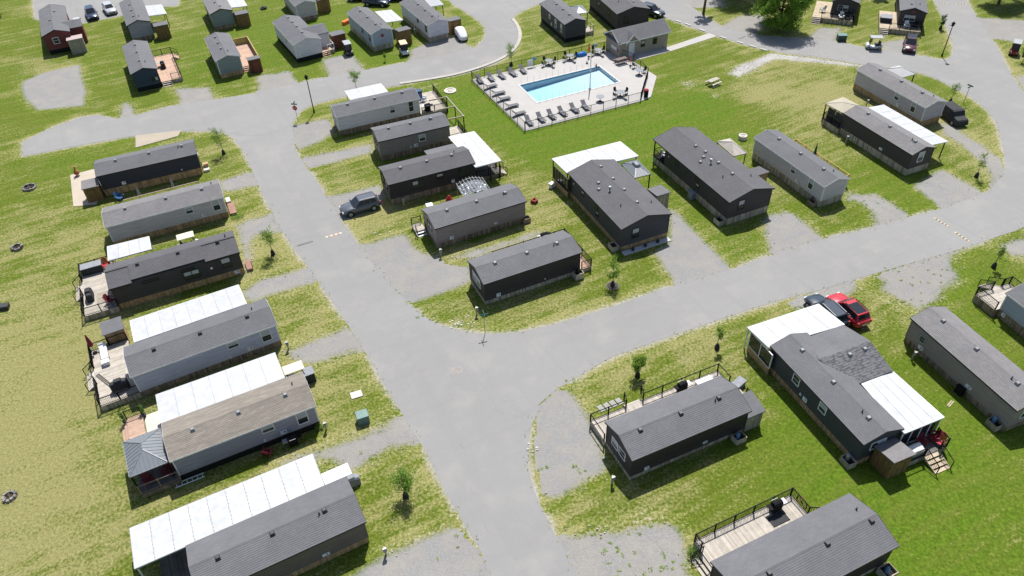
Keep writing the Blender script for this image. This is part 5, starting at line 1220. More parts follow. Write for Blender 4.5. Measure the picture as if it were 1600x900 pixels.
R2 = house('long charcoal home with a covered corner porch at its far end', (17.98, 80.91), (23.93, 66.88), 6.1, 3.2, .84, w_char, m_roofdark, K, m_skirtgrey, 0.88, wins=(('E', .30, 1.4, .75, 1.15, 'hung', K), ('S', .33, 1.6, .5, .6, 'hung', K), ('S', .60, 1.75, .5, .5, 'hung', K), ('S', .615, .95, .5, .5, 'hung', K)), rounds=(('S', .22, 1.6, .09),), porch=.16, vents=((.32, -.05), (.43, -.02), (.60, -.03), (.77, -.03), (.47, -.13), (.50, -.25)), pipes=((.75, -.2), (.82, .3)), chim=((.56, -.13),))
GH = house('grey home with white trim and a yellow-railed deck along its right side', (30.32, 80.71), (35.17, 69.48), 3.75, 2.9, .6, w_grey, m_roofgrey, Wt, m_skirtgrey, 0.88, wins=(('S', .585, 1.35, .66, .8, 'hung'), ('S', .83, 1.25, .66, 1.4, 'hung')), hatches=(('S', .66, .35, .5, .42),), rounds=(('S', .30, .4, .09),), vents=((.2, -.04), (.51, -.04), (.82, -.04)), pipes=((.87, .2),))
TRb = house('black home with beige canopy at its far end, right of centre', (43.08, 85.66), (47.37, 75.14), 3.8, 2.95, .62, w_char, m_roofwarm, K, m_skirtgrey, 0.88, wins=(('E', .45, 1.35, .75, 1.2, 'hung', Wt),), hatches=(('S', .60, .45, .45, .3),), vents=((.2, -.05), (.52, -.05), (.87, -.05)), pipes=((.83, -.06),))
TRg = house('steel-grey home in the crook of the right-hand bend, beside the black covered jeep', (49.20, 97.76), (53.78, 86.18), 3.8, 2.9, .6, w_steel, m_roofwarm, Wt, m_skirtbrown, 0.88, wins=(('S', .615, 1.35, .66, .8, 'hung'), ('S', .85, 1.25, .66, 1.4, 'hung')), hatches=(('S', .655, .4, .45, .4),), vents=((.2, -.04), (.51, -.04), (.8, -.04)), pipes=((.9, .12),))
# ---------------------------------------------------------------- lower right
BC = house('dark plum home with a long railed deck behind it, at the lower centre', (8.58, 34.25), (18.89, 38.61), 4.2, 2.85, .72, w_plum, m_roofgrey, K, m_skirtgrey, 0.44, wins=(('W', .36, 1.45, .8, .8, 'hung', Wt), ('W', .62, 1.45, .8, .8, 'hung', Wt)), hatches=(('S', .145, .30, .45, .38), ('S', .635, .45, .42, .24)), vents=((.16, -.06), (.495, -.06), (.82, -.06)), pipes=((.785, -.08),), vdark=True)
BR = house('blue-black home with a cross-gabled wing between two white patio covers', (22.35, 45.65), (26.43, 34.78), 3.95, 2.9, .63, w_teal, m_roofgrey, K, m_skirtbrown, 0.63, wins=(('S', .31, 1.45, .72, .85, 'hung', Wt), ('S', .60, 1.45, .72, .85, 'hung', Wt), ('E', .45, 1.35, 1.3, .75, 'slide', Wt)), hatches=(('S', .435, .45, .5, .45), ('S', .385, .5, .2, .25)), vents=((.17, -.07), (.51, -.07), (.86, -.07)), pipes=((.80, -.07),))
RR = house('brown-grey home alone on the lower right lawn, no cover or deck on its near side', (35.77, 48.38), (39.59, 37.39), 3.9, 2.9, .64, w_brown, m_roofwarm, K, m_skirtdark, 0.63, wins=(('S', .155, 1.1, .5, .55, 'hung', m_greytrim), ('E', .4, 1.3, .8, 1.1, 'hung')), hatches=(('S', .17, .2, .55, .4), ('S', .63, .55, .6, .3)), vents=((.16, -.06), (.48, -.06), (.84, -.06)), pipes=((.79, -.06),))
FRh = house('pale blue home cut by the right edge, with a railed deck at its far end', (45.78, 51.14), (48.56, 42.53), 4.0, 2.9, .62, w_sky, m_roofgrey, Wt, m_skirtdark, 0.93, hatches=(('S', .08, -.3, .4, .4),), vents=V3)
BB = house('dark home cut by the bottom edge, behind a wide pale deck with curved balusters', (12.62, 25.82), (23.85, 30.66), 4.65, 2.9, .68, w_plum, m_roofgrey, K, m_skirtgrey, 0.53, far=True, vents=((.62, -.06), (.94, -.06), (.22, -.06)), pipes=((.93, .2),), vdark=True, wins=(('E', .5, 1.3, .8, 1.0, 'hung'),))
# ---------------------------------------------------------------- far rows
A1 = house('deep blue home with a pinkish deck, across the north road', (-60.00, 116.53), (-54.89, 105.98), 3.9, 2.9, .62, w_deep, m_roofgrey, K, m_skirtblack, 0.68, vents=((.2, .0), (.45, -.02), (.75, -.04)), pipes=((.8, .15),), wins=(('E', .78, .8, .8, .5, 'slide', K),))
A2 = house('grey-green home with a golden fenced deck, across the north road', (-47.46, 118.30), (-43.32, 109.41), 3.9, 2.9, .62, w_green, m_roofgrey, Wt, m_skirtbrown, 0.68, vents=((.2, -.1), (.45, -.1), (.7, -.1)), pipes=((.85, .1),))
A3 = house('pale grey home with a cross wing and red front steps', (-37.65, 123.47), (-32.39, 113.85), 4.6, 3.0, .75, w_light, m_roofgrey, Wt, m_skirtblack, 0.73, vents=((.15, .02), (.35, .02), (.55, .02), (.8, .02)), hatches=(('E', .2, .35, .4, .4),), wins=(('S', .6, 1.4, .5, .6, 'hung'),))
A4 = house('pale blue home with a round red plaque on its front gable', (-25.82, 126.39), (-20.66, 116.89), 3.9, 2.95, .64, w_sky, m_roofgrey, Wt, m_skirtgrey, 0.83, wins=(('S', .6, 1.3, .5, .6, 'hung', K), ('S', .88, 1.1, .5, .9, 'hung', K)), vents=((.2, -.05), (.5, -.05), (.82, -.05)), pipes=((.85, .15),))
A5 = house('pale grey home at the end of the far row, beside the white covered trailer', (-17.20, 129.99), (-11.83, 119.50), 3.9, 2.95, .64, w_light, m_roofgrey, Wt, m_skirtgrey, 0.88, wins=(('S', .62, 1.35, .5, .55, 'hung', K), ('S', .9, 1.1, .5, .9, 'hung', K)), vents=((.35, -.05), (.6, -.05), (.85, -.05)), pipes=((.9, .15),))
B1 = house('slate home in the second far row, with a white cover and brown shed', (-67.30, 135.51), (-62.16, 124.74), 3.9, 2.9, .64, w_slate, m_roofgrey, K, m_skirtdark, 0.68, vents=((.3, -.1), (.55, -.1), (.8, -.1)), pipes=((.85, .1),))
B2 = house('grey-green home at the top edge, left of a lone round fire bowl', (-53.11, 136.63), (-49.29, 128.27), 3.9, 2.9, .64, w_green, m_roofwarm, K, m_skirtdark, 0.68, vents=((.6, -.08), (.85, .05)))
B3 = house('slate-blue home at the top edge, with a brown shed beside its corner', (-39.41, 138.79), (-35.29, 130.42), 3.9, 2.9, .64, w_steel, m_roofgrey, Wt, m_skirtdark, 0.68, vents=((.6, -.08), (.85, .05)))
RED = house('barn-red home in the top left corner', (-80.33, 132.90), (-74.63, 121.15), 4.3, 3.1, .75, w_redw, m_roofgrey, K, m_skirtblack, 0.68, wins=(('E', .42, 1.4, .8, .9, 'hung', Wt),), vents=((.3, .1), (.6, -.1)))
NE1 = house('blue-black home with white-framed windows, behind the pool', (6.65, 126.58), (10.10, 117.29), 4.0, 3.0, .68, w_teal, m_roofgrey, K, m_skirtblack, 0.68, wins=(('S', .38, 1.5, .45, .6, 'hung', Wt), ('S', .62, 1.2, .5, 1.3, 'hung', Wt), ('S', .84, 1.2, .5, 1.2, 'hung', Wt)), vents=((.3, -.05), (.55, -.05), (.8, -.05)), hatches=(('S', .46, .45, .35, .45),))
NE2 = house('large charcoal home directly behind the pool building', (15.44, 131.51), (18.80, 120.15), 6.0, 3.2, .8, w_char, m_roofdark, K, m_skirtblack, 0.68, wins=(('E', .3, 1.3, .75, 1.1, 'hung', K), ('S', .35, 1.4, .5, .7, 'hung', K), ('S', .7, 1.4, .5, .7, 'hung', K)), vents=((.5, .1), (.8, .15)), pipes=((.7, -.2),))
TR1 = house('charcoal home at the top edge, first right of the leafy tree', (58.32, 131.29), (54.41, 122.57), 4.3, 3.0, .68, w_char, m_roofgrey, K, m_skirtblack, 0.68, wins=(('E', .45, 1.3, 1.5, .8, 'pair', m_greytrim),))
TR2 = house('charcoal home at the top edge, behind the parked maroon car', (67.47, 127.74), (63.32, 117.20), 4.1, 3.0, .68, w_char, m_roofgrey, K, m_skirtblack, 0.68, wins=(('E', .42, 1.3, 1.5, .8, 'pair', m_greytrim),), pipes=((.8, .2),))

# wings and extensions that belong to a home
def wing(h, x0, x1, yd, he, rise, wall, roof, trim, sk, label=None, depth=0, name='wing'):
    """cross-gabled wing on the far side of a home: its ridge runs away from the home; parts are children of the home"""
    r = h['root']; W = h['W']; y0 = W / 2 - OE; y1 = W / 2 + yd; xm = (x0 + x1) / 2
    q = MB(); a = [(x0 + .15, y0, 0), (x1 - .15, y0, 0), (x1 - .15, y0, he - .1), (xm, y0, he + rise - .12), (x0 + .15, y0, he - .1)]; b = [(p[0], y1 - .15, p[2]) for p in a]
    q.loft([a, b]); q.build('wing_wall', wall, r, fixn=True)
    for s in (-1, 1):
        q = MB()
        xe = x0 if s < 0 else x1; n = 14
        yin_e = W / 2 - .25; yin_r = 0.25
        for k in range(n):
            f0, f1 = k / n, (k + 1) / n; xa, xb = xe + (xm - xe) * f0, xe + (xm - xe) * f1; za, zb = he + rise * f0, he + rise * f1
            ya, yb = yin_e + (yin_r - yin_e) * f0, yin_e + (yin_r - yin_e) * f1
            p = [(xa, ya, za + .014), (xb, yb, zb), (xb, y1, zb), (xa, y1, za + .014)]; q.face(p if s > 0 else p[::-1]); 
            p = [(xa, ya, za), (xa, ya, za + .014), (xa, y1, za + .014), (xa, y1, za)]; q.face(p if s > 0 else p[::-1])
        p = [(xe, yin_e, he - .1), (xe, yin_e, he), (xe, y1, he), (xe, y1, he - .1)]; q.face(p if s > 0 else p[::-1])
        p = [(xe, y1, he - .1), (xe, y1, he), (xm, y1, he + rise), (xm, y1, he + rise - .1)]; q.face(p if s > 0 else p[::-1])
        # courses run across the wing: turn the pattern by giving the slope its own rotated frame
        o = q.build('wing_roof', roof if s > 0 else m_roofgrey, r)
        R = Matrix.Rotation(math.pi / 2, 4, 'Z'); o.data.transform(R.inverted()); o.matrix_local = R
        if roof is m_roofblot and s > 0:
            for yy in (y1 - 1.0, y1 - 2.6): link_mesh('roof_vent', vent_mesh()[0], o, R.inverted() @ Vector((xm + .55, yy, he + rise - .14)))
    return o
wing(BR, -5.45, .65, 3.7, 2.75, .78, w_teal, m_roofblot, K, 0)
wing(A3, A3['L'] / 2 - 6.2, A3['L'] / 2 - 2.0, 2.0, 2.9, .75, w_light, m_roofgrey, Wt, 0)
wing(RED, RED['L'] / 2 - 6.0, RED['L'] / 2 - 2.0, 2.0, 2.9, .6, w_redw, m_roofgrey, K, 0)
q = MB(); x0, x1 = M3a['L'] / 2 - 4.6, M3a['L'] / 2 - .7; y0 = M3a['W'] / 2 - .2
q.hexa([(x0, y0, 2.78), (x1, y0, 2.78), (x1, y0 + 1.6, 2.62), (x0, y0 + 1.6, 2.62)], [(x0, y0, 2.94), (x1, y0, 2.94), (x1, y0 + 1.6, 2.76), (x0, y0 + 1.6, 2.76)]); q.build('lean_to_roof', m_roofgrey, M3a['root'])
q = MB(); q.box(x0 + .15, x1 - .15, y0, y0 + 1.4, 0, 2.7); q.build('lean_to_wall', w_plum, M3a['root'])
q = MB(); q.cyl((A4['L'] / 2 - .11, 0, 2.3), (A4['L'] / 2 - .06, 0, 2.3), .27, n=16); q.build('gable_plaque', mat('plaque_red', (.25, .05, .06), .6), A4['root'])
q = MB(); q.cyl((TR2['L'] / 2 - .11, 0, 3.0), (TR2['L'] / 2 - .06, 0, 3.0), .2, n=16); q.build('gable_plaque', mat('plaque_red', (.25, .05, .06), .6), TR2['root'])
# skylight on the red home's wing
q = MB(); q.box(RED['L'] / 2 - 5.4, RED['L'] / 2 - 4.2, 3.0, 4.0, 3.2, 3.34); q.build('skylight', m_blind, RED['root'])

# ---------------------------------------------------------------- patio covers
C_L3 = cover('small white patio cover tucked between the grey and the charcoal home of the left row', [(-41.81, 62.03), (-37.90, 63.69), (-39.07, 66.25), (-43.01, 64.73)], (2.7, 2.7, 2.5, 2.5), 4, [(.03, .95), (.97, .95)])
C_L4 = cover('long white ribbed cover on the far side of the blue-grey home', [(-34.78, 49.66), (-25.60, 54.34), (-27.24, 57.49), (-36.40, 52.87)], (2.75, 2.75, 2.5, 2.5), 8, [(.01, .96), (.35, .96), (.66, .96), (.99, .96)])
C_L5 = cover('smooth white cover beside the home with tan shingles', [(-29.22, 40.00), (-19.98, 44.48), (-21.57, 47.81), (-30.84, 43.36)], (2.75, 2.75, 2.5, 2.5), 7, [(.01, .96), (.35, .96), (.66, .96), (.99, .96)], edge=m_whiteroof)
C_L6 = cover('largest white cover with rusty screw lines, at the lower left', [(-26.94, 27.19), (-14.74, 33.31), (-16.27, 36.53), (-28.58, 30.57)], (2.75, 2.75, 2.45, 2.45), 10, [(.01, .97), (.33, .97), (.66, .97), (.99, .97), (.01, .03)], dots=True, edge=m_greytrim)
C_M1 = cover('white cover on the road side of the grey home by the stop sign', [(-21.10, 95.72), (-16.14, 97.73), (-17.46, 100.75), (-22.36, 98.89)], (2.6, 2.6, 2.4, 2.4), 3, [(.03, .95), (.97, .95)])
C_M3 = cover('square white cover over the porch of the charcoal home, right of it', [(-3.72, 76.95), (-0.65, 78.42), (-3.99, 85.70), (-7.17, 84.29)], (2.75, 2.6, 2.6, 2.75), 3, [(.96, .04), (.96, .5), (.96, .96), (.6, .04)], pm=m_black)
C_R1 = cover('white sunroom cover at the far end of the wide blue-black home', [(6.99, 74.70), (15.78, 77.90), (14.13, 81.68), (5.48, 78.28)], (2.85, 2.75, 2.6, 2.65), 6, [(.01, .02), (.01, .97), (.33, .97), (.66, .97), (.98, .97), (.98, .03)], pm=m_black)
C_TRb = cover('long narrow white cover beside the black home on the right', [(46.78, 87.12), (50.81, 77.61), (53.28, 78.62), (49.38, 88.23)], (2.75, 2.75, 2.5, 2.5), 6, [(.02, .96), (.5, .96), (.98, .96)], pm=m_black)
C_BR1 = cover('white sunroom cover nearest the two parked cars', [(22.22, 45.60), (29.78, 48.10), (28.50, 51.13), (21.13, 48.36)], (2.8, 2.7, 2.5, 2.6), 5, [(.01, .02), (.01, .97), (.5, .97), (.99, .97)])
C_BR2 = cover('white cover at the lower right, over the deck with red chairs', [(30.00, 35.78), (33.89, 37.36), (31.88, 42.32), (28.59, 40.93)], (2.85, 2.6, 2.6, 2.85), 4, [(.97, .03), (.97, .5), (.97, .97)])
C_B1 = cover('white cover beside the slate home of the second far row', [(-60.36, 129.69), (-57.55, 130.77), (-59.83, 135.12), (-62.79, 134.59)], (2.6, 2.5, 2.5, 2.6), 2, [(.95, .05), (.95, .95)], pm=m_black)
C_B2 = cover('white cover at the top edge beside a grey-green home', [(-46.76, 131.91), (-44.09, 132.75), (-46.53, 138.20), (-49.35, 137.63)], (2.6, 2.5, 2.5, 2.6), 2, [(.95, .05), (.95, .95)], pm=m_black)
C_A4 = cover('white cover on the right of the pale blue home with the plaque', [(-18.72, 122.47), (-16.13, 123.46), (-18.52, 128.15), (-21.14, 127.34)], (2.6, 2.5, 2.5, 2.6), 3, [(.95, .05), (.95, .95)], pm=m_black)
C_A5 = cover('grey mesh-topped cover at the end of the far row', [(-11.67, 128.55), (-9.65, 129.46), (-11.27, 133.50), (-13.46, 132.88)], (2.6, 2.5, 2.5, 2.6), 3, [(.95, .05), (.95, .95)], m=m_greytrim, pm=m_black)
# sunroom glazing below two of the covers
def glazed(c, a, b, z0, z1, n, frame, label, base=None):
    a, b = V2(a), V2(b); L = (b - a).length; rz = math.atan2((b - a).y, (b - a).x)
    root = thing('sunroom_wall', label, 'sunroom wall', (a.x, a.y, 0), rz)
    q = MB(); q.box(0, L, -.05, .05, 0, z0); q.build('knee_wall', base or m_skirtbrown, root)
    q = MB(); q.box(0, L, -.05, .05, z1, z1 + .08); q.box(0, L, -.05, .05, z0, z0 + .06)
    for k in range(n + 1): q.box(L * k / n - .04, L * k / n + .04, -.052, .052, z0, z1)
    q.build('window_frame', frame, root)
    for k in range(n):
        q = MB(); q.box(L * k / n + .04, L * (k + 1) / n - .04, -.012, .012, z0 + .06, z1); q.build('pane', m_glass, root)
glazed(C_R1, (5.64, 76.71), (7.02, 73.75), .8, 2.5, 5, K, 'black-framed sunroom wall of the wide blue-black home')
glazed(C_BR1, (21.40, 47.90), (22.45, 44.91), .75, 2.4, 2, Wt, 'white-framed sunroom wall nearest the two parked cars')

# ---------------------------------------------------------------- decks
def hdeck(h, label, x0, x1, y0, y1, z, m, rails=(), skirt=None, along='y', bal=True, rm=None, sides='SNEW', rh=.95):
    return deck(label, (h['c'].x, h['c'].y), ang(h), x0, x1, y0, y1, z, m, skirt, rails, along, rm, sides=sides, bal=bal, rh=rh)
def lx(h, p):        # world xy -> house frame
    d = V2(p) - h['c']; return (d.dot(h['u']), d.dot(h['n']))
a = L3['L'] / 2; w = L3['W'] / 2
D_L3 = hdeck(L3, 'pale timber deck with dark covered boxes at the left end of the charcoal home', -9.5, -a + .1, -2.15, 5.9, .62, m_deckpale, [[(-a + .1, -2.1), (-9.45, -2.1), (-9.45, 1.4)], [(-9.45, 3.9), (-9.45, 5.85), (-a + .1, 5.85)]], along='x')
stairs(D_L3, -9.5, 2.65, (-1, 0), 2.3, .62, m_deckpale)
a = L4['L'] / 2; w = L4['W'] / 2
D_L4 = hdeck(L4, 'sunlit deck with white furniture at the left end of the blue-grey home', -9.75, -a + .1, -1.9, 5.9, .58, m_deckpale, [[(-a + .1, -1.85), (-9.7, -1.85), (-9.7, 1.2)], [(-9.7, 3.5), (-9.7, 5.85), (-a + .1, 5.85)]], along='x')
stairs(D_L4, -9.75, 2.35, (-1, 0), 2.1, .58, m_deckpale)
a = L5['L'] / 2; w = L5['W'] / 2
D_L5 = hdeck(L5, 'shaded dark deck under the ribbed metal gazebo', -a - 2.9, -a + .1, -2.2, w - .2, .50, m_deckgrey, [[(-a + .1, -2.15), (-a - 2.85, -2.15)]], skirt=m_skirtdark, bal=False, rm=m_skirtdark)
D_L5b = hdeck(L5, 'orange timber landing with steps beside the ribbed gazebo', -9.0, -7.7, 2.0, 6.6, .42, m_deckpink, [[(-7.75, 6.55), (-8.95, 6.55)]], along='x')
stairs(D_L5b, -9.0, 5.3, (-1, 0), 2.0, .42, m_deckpink, rails=False)
a = L6['L'] / 2; w = L6['W'] / 2
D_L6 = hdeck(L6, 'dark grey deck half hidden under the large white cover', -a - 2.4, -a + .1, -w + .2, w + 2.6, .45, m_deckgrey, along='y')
a = BC['L'] / 2; w = BC['W'] / 2
D_BC = hdeck(BC, 'long railed deck on the far side of the lower centre home', -5.65, 7.3, 1.85, 4.3, .50, m_deckpale, [[(-5.6, 1.95), (-5.6, 4.25), (-2.15, 4.25), (-1.9, 5.0)], [(-.2, 5.0), (-.45, 4.25), (7.25, 4.25), (7.25, 2.6)]], along='y', bal=False)
stairs(D_BC, -1.25, 4.3, (0, 1), 1.6, .50, m_deckpale, n=2, rails=False)
D_BCe = hdeck(BC, 'small stepped landing behind the shed of the lower centre home', a + .05, a + 2.2, .0, 1.8, .45, m_deckpale, [[(a + 2.15, .1), (a + 2.15, .9)]])
a = BB['L'] / 2; w = BB['W'] / 2
D_BB = hdeck(BB, 'wide pale deck with barbecue at the bottom of the picture', -5.15, 3.7, 2.1, 5.1, .55, m_deckpale, [[(-5.1, 4.3), (-5.1, 5.05), (3.65, 5.05), (3.65, 3.2), (4.2, 2.9)]], along='y')
stairs(D_BB, -5.15, 3.2, (-1, 0), 1.7, .55, m_deckpale)
a = M4['L'] / 2; w = M4['W'] / 2
D_M4 = hdeck(M4, 'pinkish deck with black rails at the right end of the central corner home', a - .05, 6.75, -1.95, 4.0, .48, m_deckpink, [[(a + .1, -1.9), (6.7, -1.9), (6.7, 3.95), (a, 3.95)]], along='x')
D_M4b = hdeck(M4, 'narrow deck with black rail behind the central corner home', -2.0, a - .1, w - .2, 4.0, .48, m_deckpink, [[(-1.95, w - .1), (-1.95, 3.95), (a - .1, 3.95)]], along='x')
a = M3['L'] / 2; w = M3['W'] / 2
D_M3 = hdeck(M3, 'black-railed porch step at the left end of the brown home', -a - 1.1, -a + .05, 1.6, 3.0, .45, m_deckpale, [[(-a + .05, 2.95), (-a - 1.05, 2.95)]], along='y')
stairs(D_M3, -a - .5, 1.6, (0, -1), 1.1, .45, m_whitepl)
a = M3a['L'] / 2; w = M3a['W'] / 2
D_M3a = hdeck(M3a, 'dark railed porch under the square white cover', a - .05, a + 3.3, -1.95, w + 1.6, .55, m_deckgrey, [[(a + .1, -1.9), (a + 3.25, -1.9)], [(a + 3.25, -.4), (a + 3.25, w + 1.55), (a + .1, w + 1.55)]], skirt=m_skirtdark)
stairs(D_M3a, a + 3.3, -1.2, (1, 0), 1.3, .55, m_deckpale)
a = M1['L'] / 2; w = M1['W'] / 2
D_M1 = hdeck(M1, 'cluttered pale deck right of the home by the stop sign', a - .05, 9.6, -1.9, 4.2, .52, m_deckpale, [[(a + .1, -1.85), (9.55, -1.85), (9.55, 4.15)]], along='x')
a = M2['L'] / 2; w = M2['W'] / 2
D_M2 = hdeck(M2, 'pale deck below the open timber pergola', a - .05, 7.0, -w + .2, w - .2, .52, m_deckpale, [[(6.95, -w + .3), (6.95, w - .3)]], along='x')
a = GH['L'] / 2; w = GH['W'] / 2
D_G = hdeck(GH, 'long deck with yellow timber railing behind the grey home', -5.0, 4.2, w - .2, 4.1, .70, m_deckgold, [[(-4.95, 3.2), (-4.95, 4.05), (4.15, 4.05), (4.15, 3.2)]], along='x', rm=m_yellowwood)
a = TRb['L'] / 2; w = TRb['W'] / 2
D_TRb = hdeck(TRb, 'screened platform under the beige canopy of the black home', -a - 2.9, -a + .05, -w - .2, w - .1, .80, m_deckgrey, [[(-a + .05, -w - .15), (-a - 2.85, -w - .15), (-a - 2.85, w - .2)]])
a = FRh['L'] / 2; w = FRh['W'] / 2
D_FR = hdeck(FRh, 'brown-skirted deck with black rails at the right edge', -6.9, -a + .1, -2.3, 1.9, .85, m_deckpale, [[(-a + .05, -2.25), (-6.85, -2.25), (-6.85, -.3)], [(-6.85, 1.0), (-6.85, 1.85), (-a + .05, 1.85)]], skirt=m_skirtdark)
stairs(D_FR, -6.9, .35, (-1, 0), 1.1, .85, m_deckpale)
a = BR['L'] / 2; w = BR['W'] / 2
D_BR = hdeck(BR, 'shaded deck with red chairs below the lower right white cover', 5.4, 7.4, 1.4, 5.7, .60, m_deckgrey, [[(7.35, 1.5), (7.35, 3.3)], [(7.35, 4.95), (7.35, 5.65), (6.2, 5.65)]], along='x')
stairs(D_BR, 7.4, 4.1, (1, 0), 1.45, .60, m_deckgold, n=4, run=.36)
glazed(None, HL(BR, 5.95, 1.9), HL(BR, 5.95, 5.7), .7, 2.45, 4, Wt, 'white-framed sunroom front behind the red chairs')
a = A1['L'] / 2; w = A1['W'] / 2
D_A1 = hdeck(A1, 'pinkish deck with a small table beside the deep blue home', -a + .8, a - .6, w - .2, w + 2.9, .55, m_deckpink, [[(a - .7, w + 2.85), (-a + 2.6, w + 2.85)], [(-a + .85, w + 2.85), (-a + .85, w)], [(a - .65, w + 1.4), (a - .65, w + 2.85)]], along='y')
stairs(D_A1, -a + 1.7, w + 2.9, (0, 1), 1.6, .55, m_deckpink); stairs(D_A1, a - .6, w + .6, (1, 0), 1.3, .55, m_deckpale, rails=False)
a = A2['L'] / 2; w = A2['W'] / 2
D_A2 = hdeck(A2, 'golden deck with solid yellow parapet beside the grey-green home', -a - .6, a - 1.4, w - .2, w + 2.7, .55, m_deckpink, [], along='y')
for (p, r) in (((-a - .6, w), (-a - .6, w + 2.7)), ((-a - .6, w + 2.7), (a - 1.4, w + 2.7))):
    q = MB(); n = int((V2(r) - V2(p)).length / .15)
    for k in range(n):
        s, e = V2(p).lerp(V2(r), k / n), V2(p).lerp(V2(r), (k + .9) / n); q.bar((s.x, s.y, 1.05), (e.x, e.y, 1.05), .03, 1.0, RND.random())
    q.bar((*p, 1.57), (*r, 1.57), .12, .05); q.build('parapet_boards', m_yellowwood, D_A2, kind='stuff')
stairs(D_A2, a - 1.4, w + .6, (1, 0), 1.2, .55, m_deckpink, rails=False)
a = A3['L'] / 2; w = A3['W'] / 2
D_A3 = hdeck(A3, 'red-stained porch with white railing and steps at the pale grey home', a - 2.2, a - .5, w - .2, w + 2.0, .60, m_deckpink, [[(a - .55, w + .9), (a - .55, w + 1.95), (a - 2.1, w + 1.95)]], rm=m_whitepl, bal=False, along='x')
stairs(D_A3, a - .5, w + .4, (1, 0), 1.2, .60, m_deckpink, rails=False)
a = NE1['L'] / 2; w = NE1['W'] / 2
D_NE1 = hdeck(NE1, 'small timber porch under the gabled roof behind the pool', a - 3.4, a - 1.0, w - .2, w + 1.8, .60, m_deckpale, [[(a - 1.05, w + .3), (a - 1.05, w + 1.75), (a - 2.2, w + 1.75)]], rm=m_deckpale, bal=False)
for (h, lab, lab2) in ((TR1, 'pale deck with steps at the top edge, first right of the leafy tree', 'raised side platform at the top edge, right of the leafy tree'), (TR2, 'pale front deck at the top edge behind the parked maroon car', 'raised side platform with a grey hot tub at the top edge')):
    a = h['L'] / 2; w = h['W'] / 2
    d = hdeck(h, lab, a - .05, a + 1.9, -w - 2.4, w - .4, .75, m_deckgold, [[(a + 1.85, -w - 1.0), (a + 1.85, w - .45), (a + .1, w - .45)]])
    stairs(d, a + 1.9, -w - 1.7, (1, 0), 1.2, .75, m_deckpale, rails=False)
    hdeck(h, lab2, a - 5.5, a - .1, -w - 2.4, -w + .2, .75, m_deckgold, [])
# pergola
bs = [(-7.86, 96.05), (-6.69, 93.13), (-5.41, 90.45)]; c = V2(bs[1]); d = (V2(bs[2]) - V2(bs[0])); rz = math.atan2(d.y, d.x)
pg = thing('pergola', 'open tan timber pergola frame right of the short taupe home', 'pergola', (c.x, c.y, 0), rz); L = d.length
for k in range(3):
    q = MB(); q.bar((-L / 2 + L * k / 2, 0, 0), (-L / 2 + L * k / 2, 0, 2.25), .11); q.build('post', m_black, pg)
    q = MB(); q.bar((-L / 2 + L * k / 2, .1, 2.3), (-L / 2 + L * k / 2, -2.6, 2.4), .09, .14); q.build('cross_beam', m_deckgold, pg)
q = MB(); q.bar((-L / 2 - .2, 0, 2.32), (L / 2 + .2, 0, 2.32), .10, .16); q.build('beam', m_deckpale, pg)

# ---------------------------------------------------------------- gazebos
gazebo('blue-grey ribbed metal gazebo at the left end of the home with tan shingles', [(-30.22, 35.10), (-27.66, 36.31), (-29.33, 39.85), (-31.92, 38.46)], 2.4, .75, m_greymetal, pm=m_black, ridge=.35)
gazebo('grey metal gazebo with a raised cap beside the wide blue-black home', [(14.84, 73.71), (16.82, 74.50), (15.52, 77.61), (13.57, 77.02)], 2.4, .6, m_greymetal, cupola=True)
gazebo('pale see-through net gazebo on the right of the long charcoal home', [(27.29, 77.57), (29.12, 78.20), (27.49, 81.50), (25.84, 80.94)], 2.4, .75, mat('pale_netting', (.36, .33, .29), .8, .15), ribs=False, pm=m_skirtgrey)
gazebo('grey and white tent gazebo behind the steel-grey home', [(55.09, 95.97), (57.15, 96.86), (56.36, 99.68), (54.13, 98.87)], 2.3, .6, mat('tent_grey', (.36, .36, .36), .8, .1), ribs=False)
gazebo('beige fabric canopy at the far end of the black home', [(43.35, 86.16), (45.93, 87.81), (45.11, 90.38), (41.94, 89.13)], 2.65, .35, mat('beige_canvas', (.34, .31, .24), .8, .05), ribs=False, pm=m_dark)
gazebo('small gabled porch roof beside the blue-black home behind the pool', [(12.49, 122.26), (14.45, 122.86), (13.59, 126.02), (11.63, 125.67)], 2.7, .5, m_greymetal, ribs=False)
a = TRb['L'] / 2; w = TRb['W'] / 2
q = MB()
for k in range(2): q.box(-a - 2.75 + 1.4 * k, -a - 1.45 + 1.4 * k, -w + .22, -w + .25, .85, 2.5)
q.build('screen_panel', m_mesh, D_TRb)
# gazebo frame with draped plastic between the two homes
g0 = [(-4.89, 72.10), (-1.88, 73.18), (-3.07, 75.28), (-6.13, 74.30)]
gz = [V2(p) for p in g0]; c = sum(gz, Vector((0, 0))) / 4; u = (gz[1] - gz[0]).normalized(); rz = math.atan2(u.y, u.x); Lg, Wg = (gz[1] - gz[0]).length, (gz[3] - gz[0]).length
ps = thing('arched_canopy', 'bare arched canopy frame draped with clear plastic, between charcoal and brown homes', 'canopy', (c.x, c.y, 0), rz)
for (x, y) in ((-1, -1), (1, -1), (1, 1), (-1, 1)):
    q = MB(); q.bar((x * Lg / 2, y * Wg / 2, 0), (x * Lg / 2, y * Wg / 2, 2.1), .07); q.build('post', m_skirtgrey, ps)
for s in (-1, -.33, .33, 1):
    q = MB()
    for k in range(8):
        a0, a1 = k / 8, (k + 1) / 8; z = lambda t: 2.1 + .45 * math.sin(math.pi * t)
        q.bar((-Lg / 2 + Lg * a0, s * Wg / 2, z(a0)), (-Lg / 2 + Lg * a1, s * Wg / 2, z(a1)), .06)
    q.build('arch', m_vent, ps)
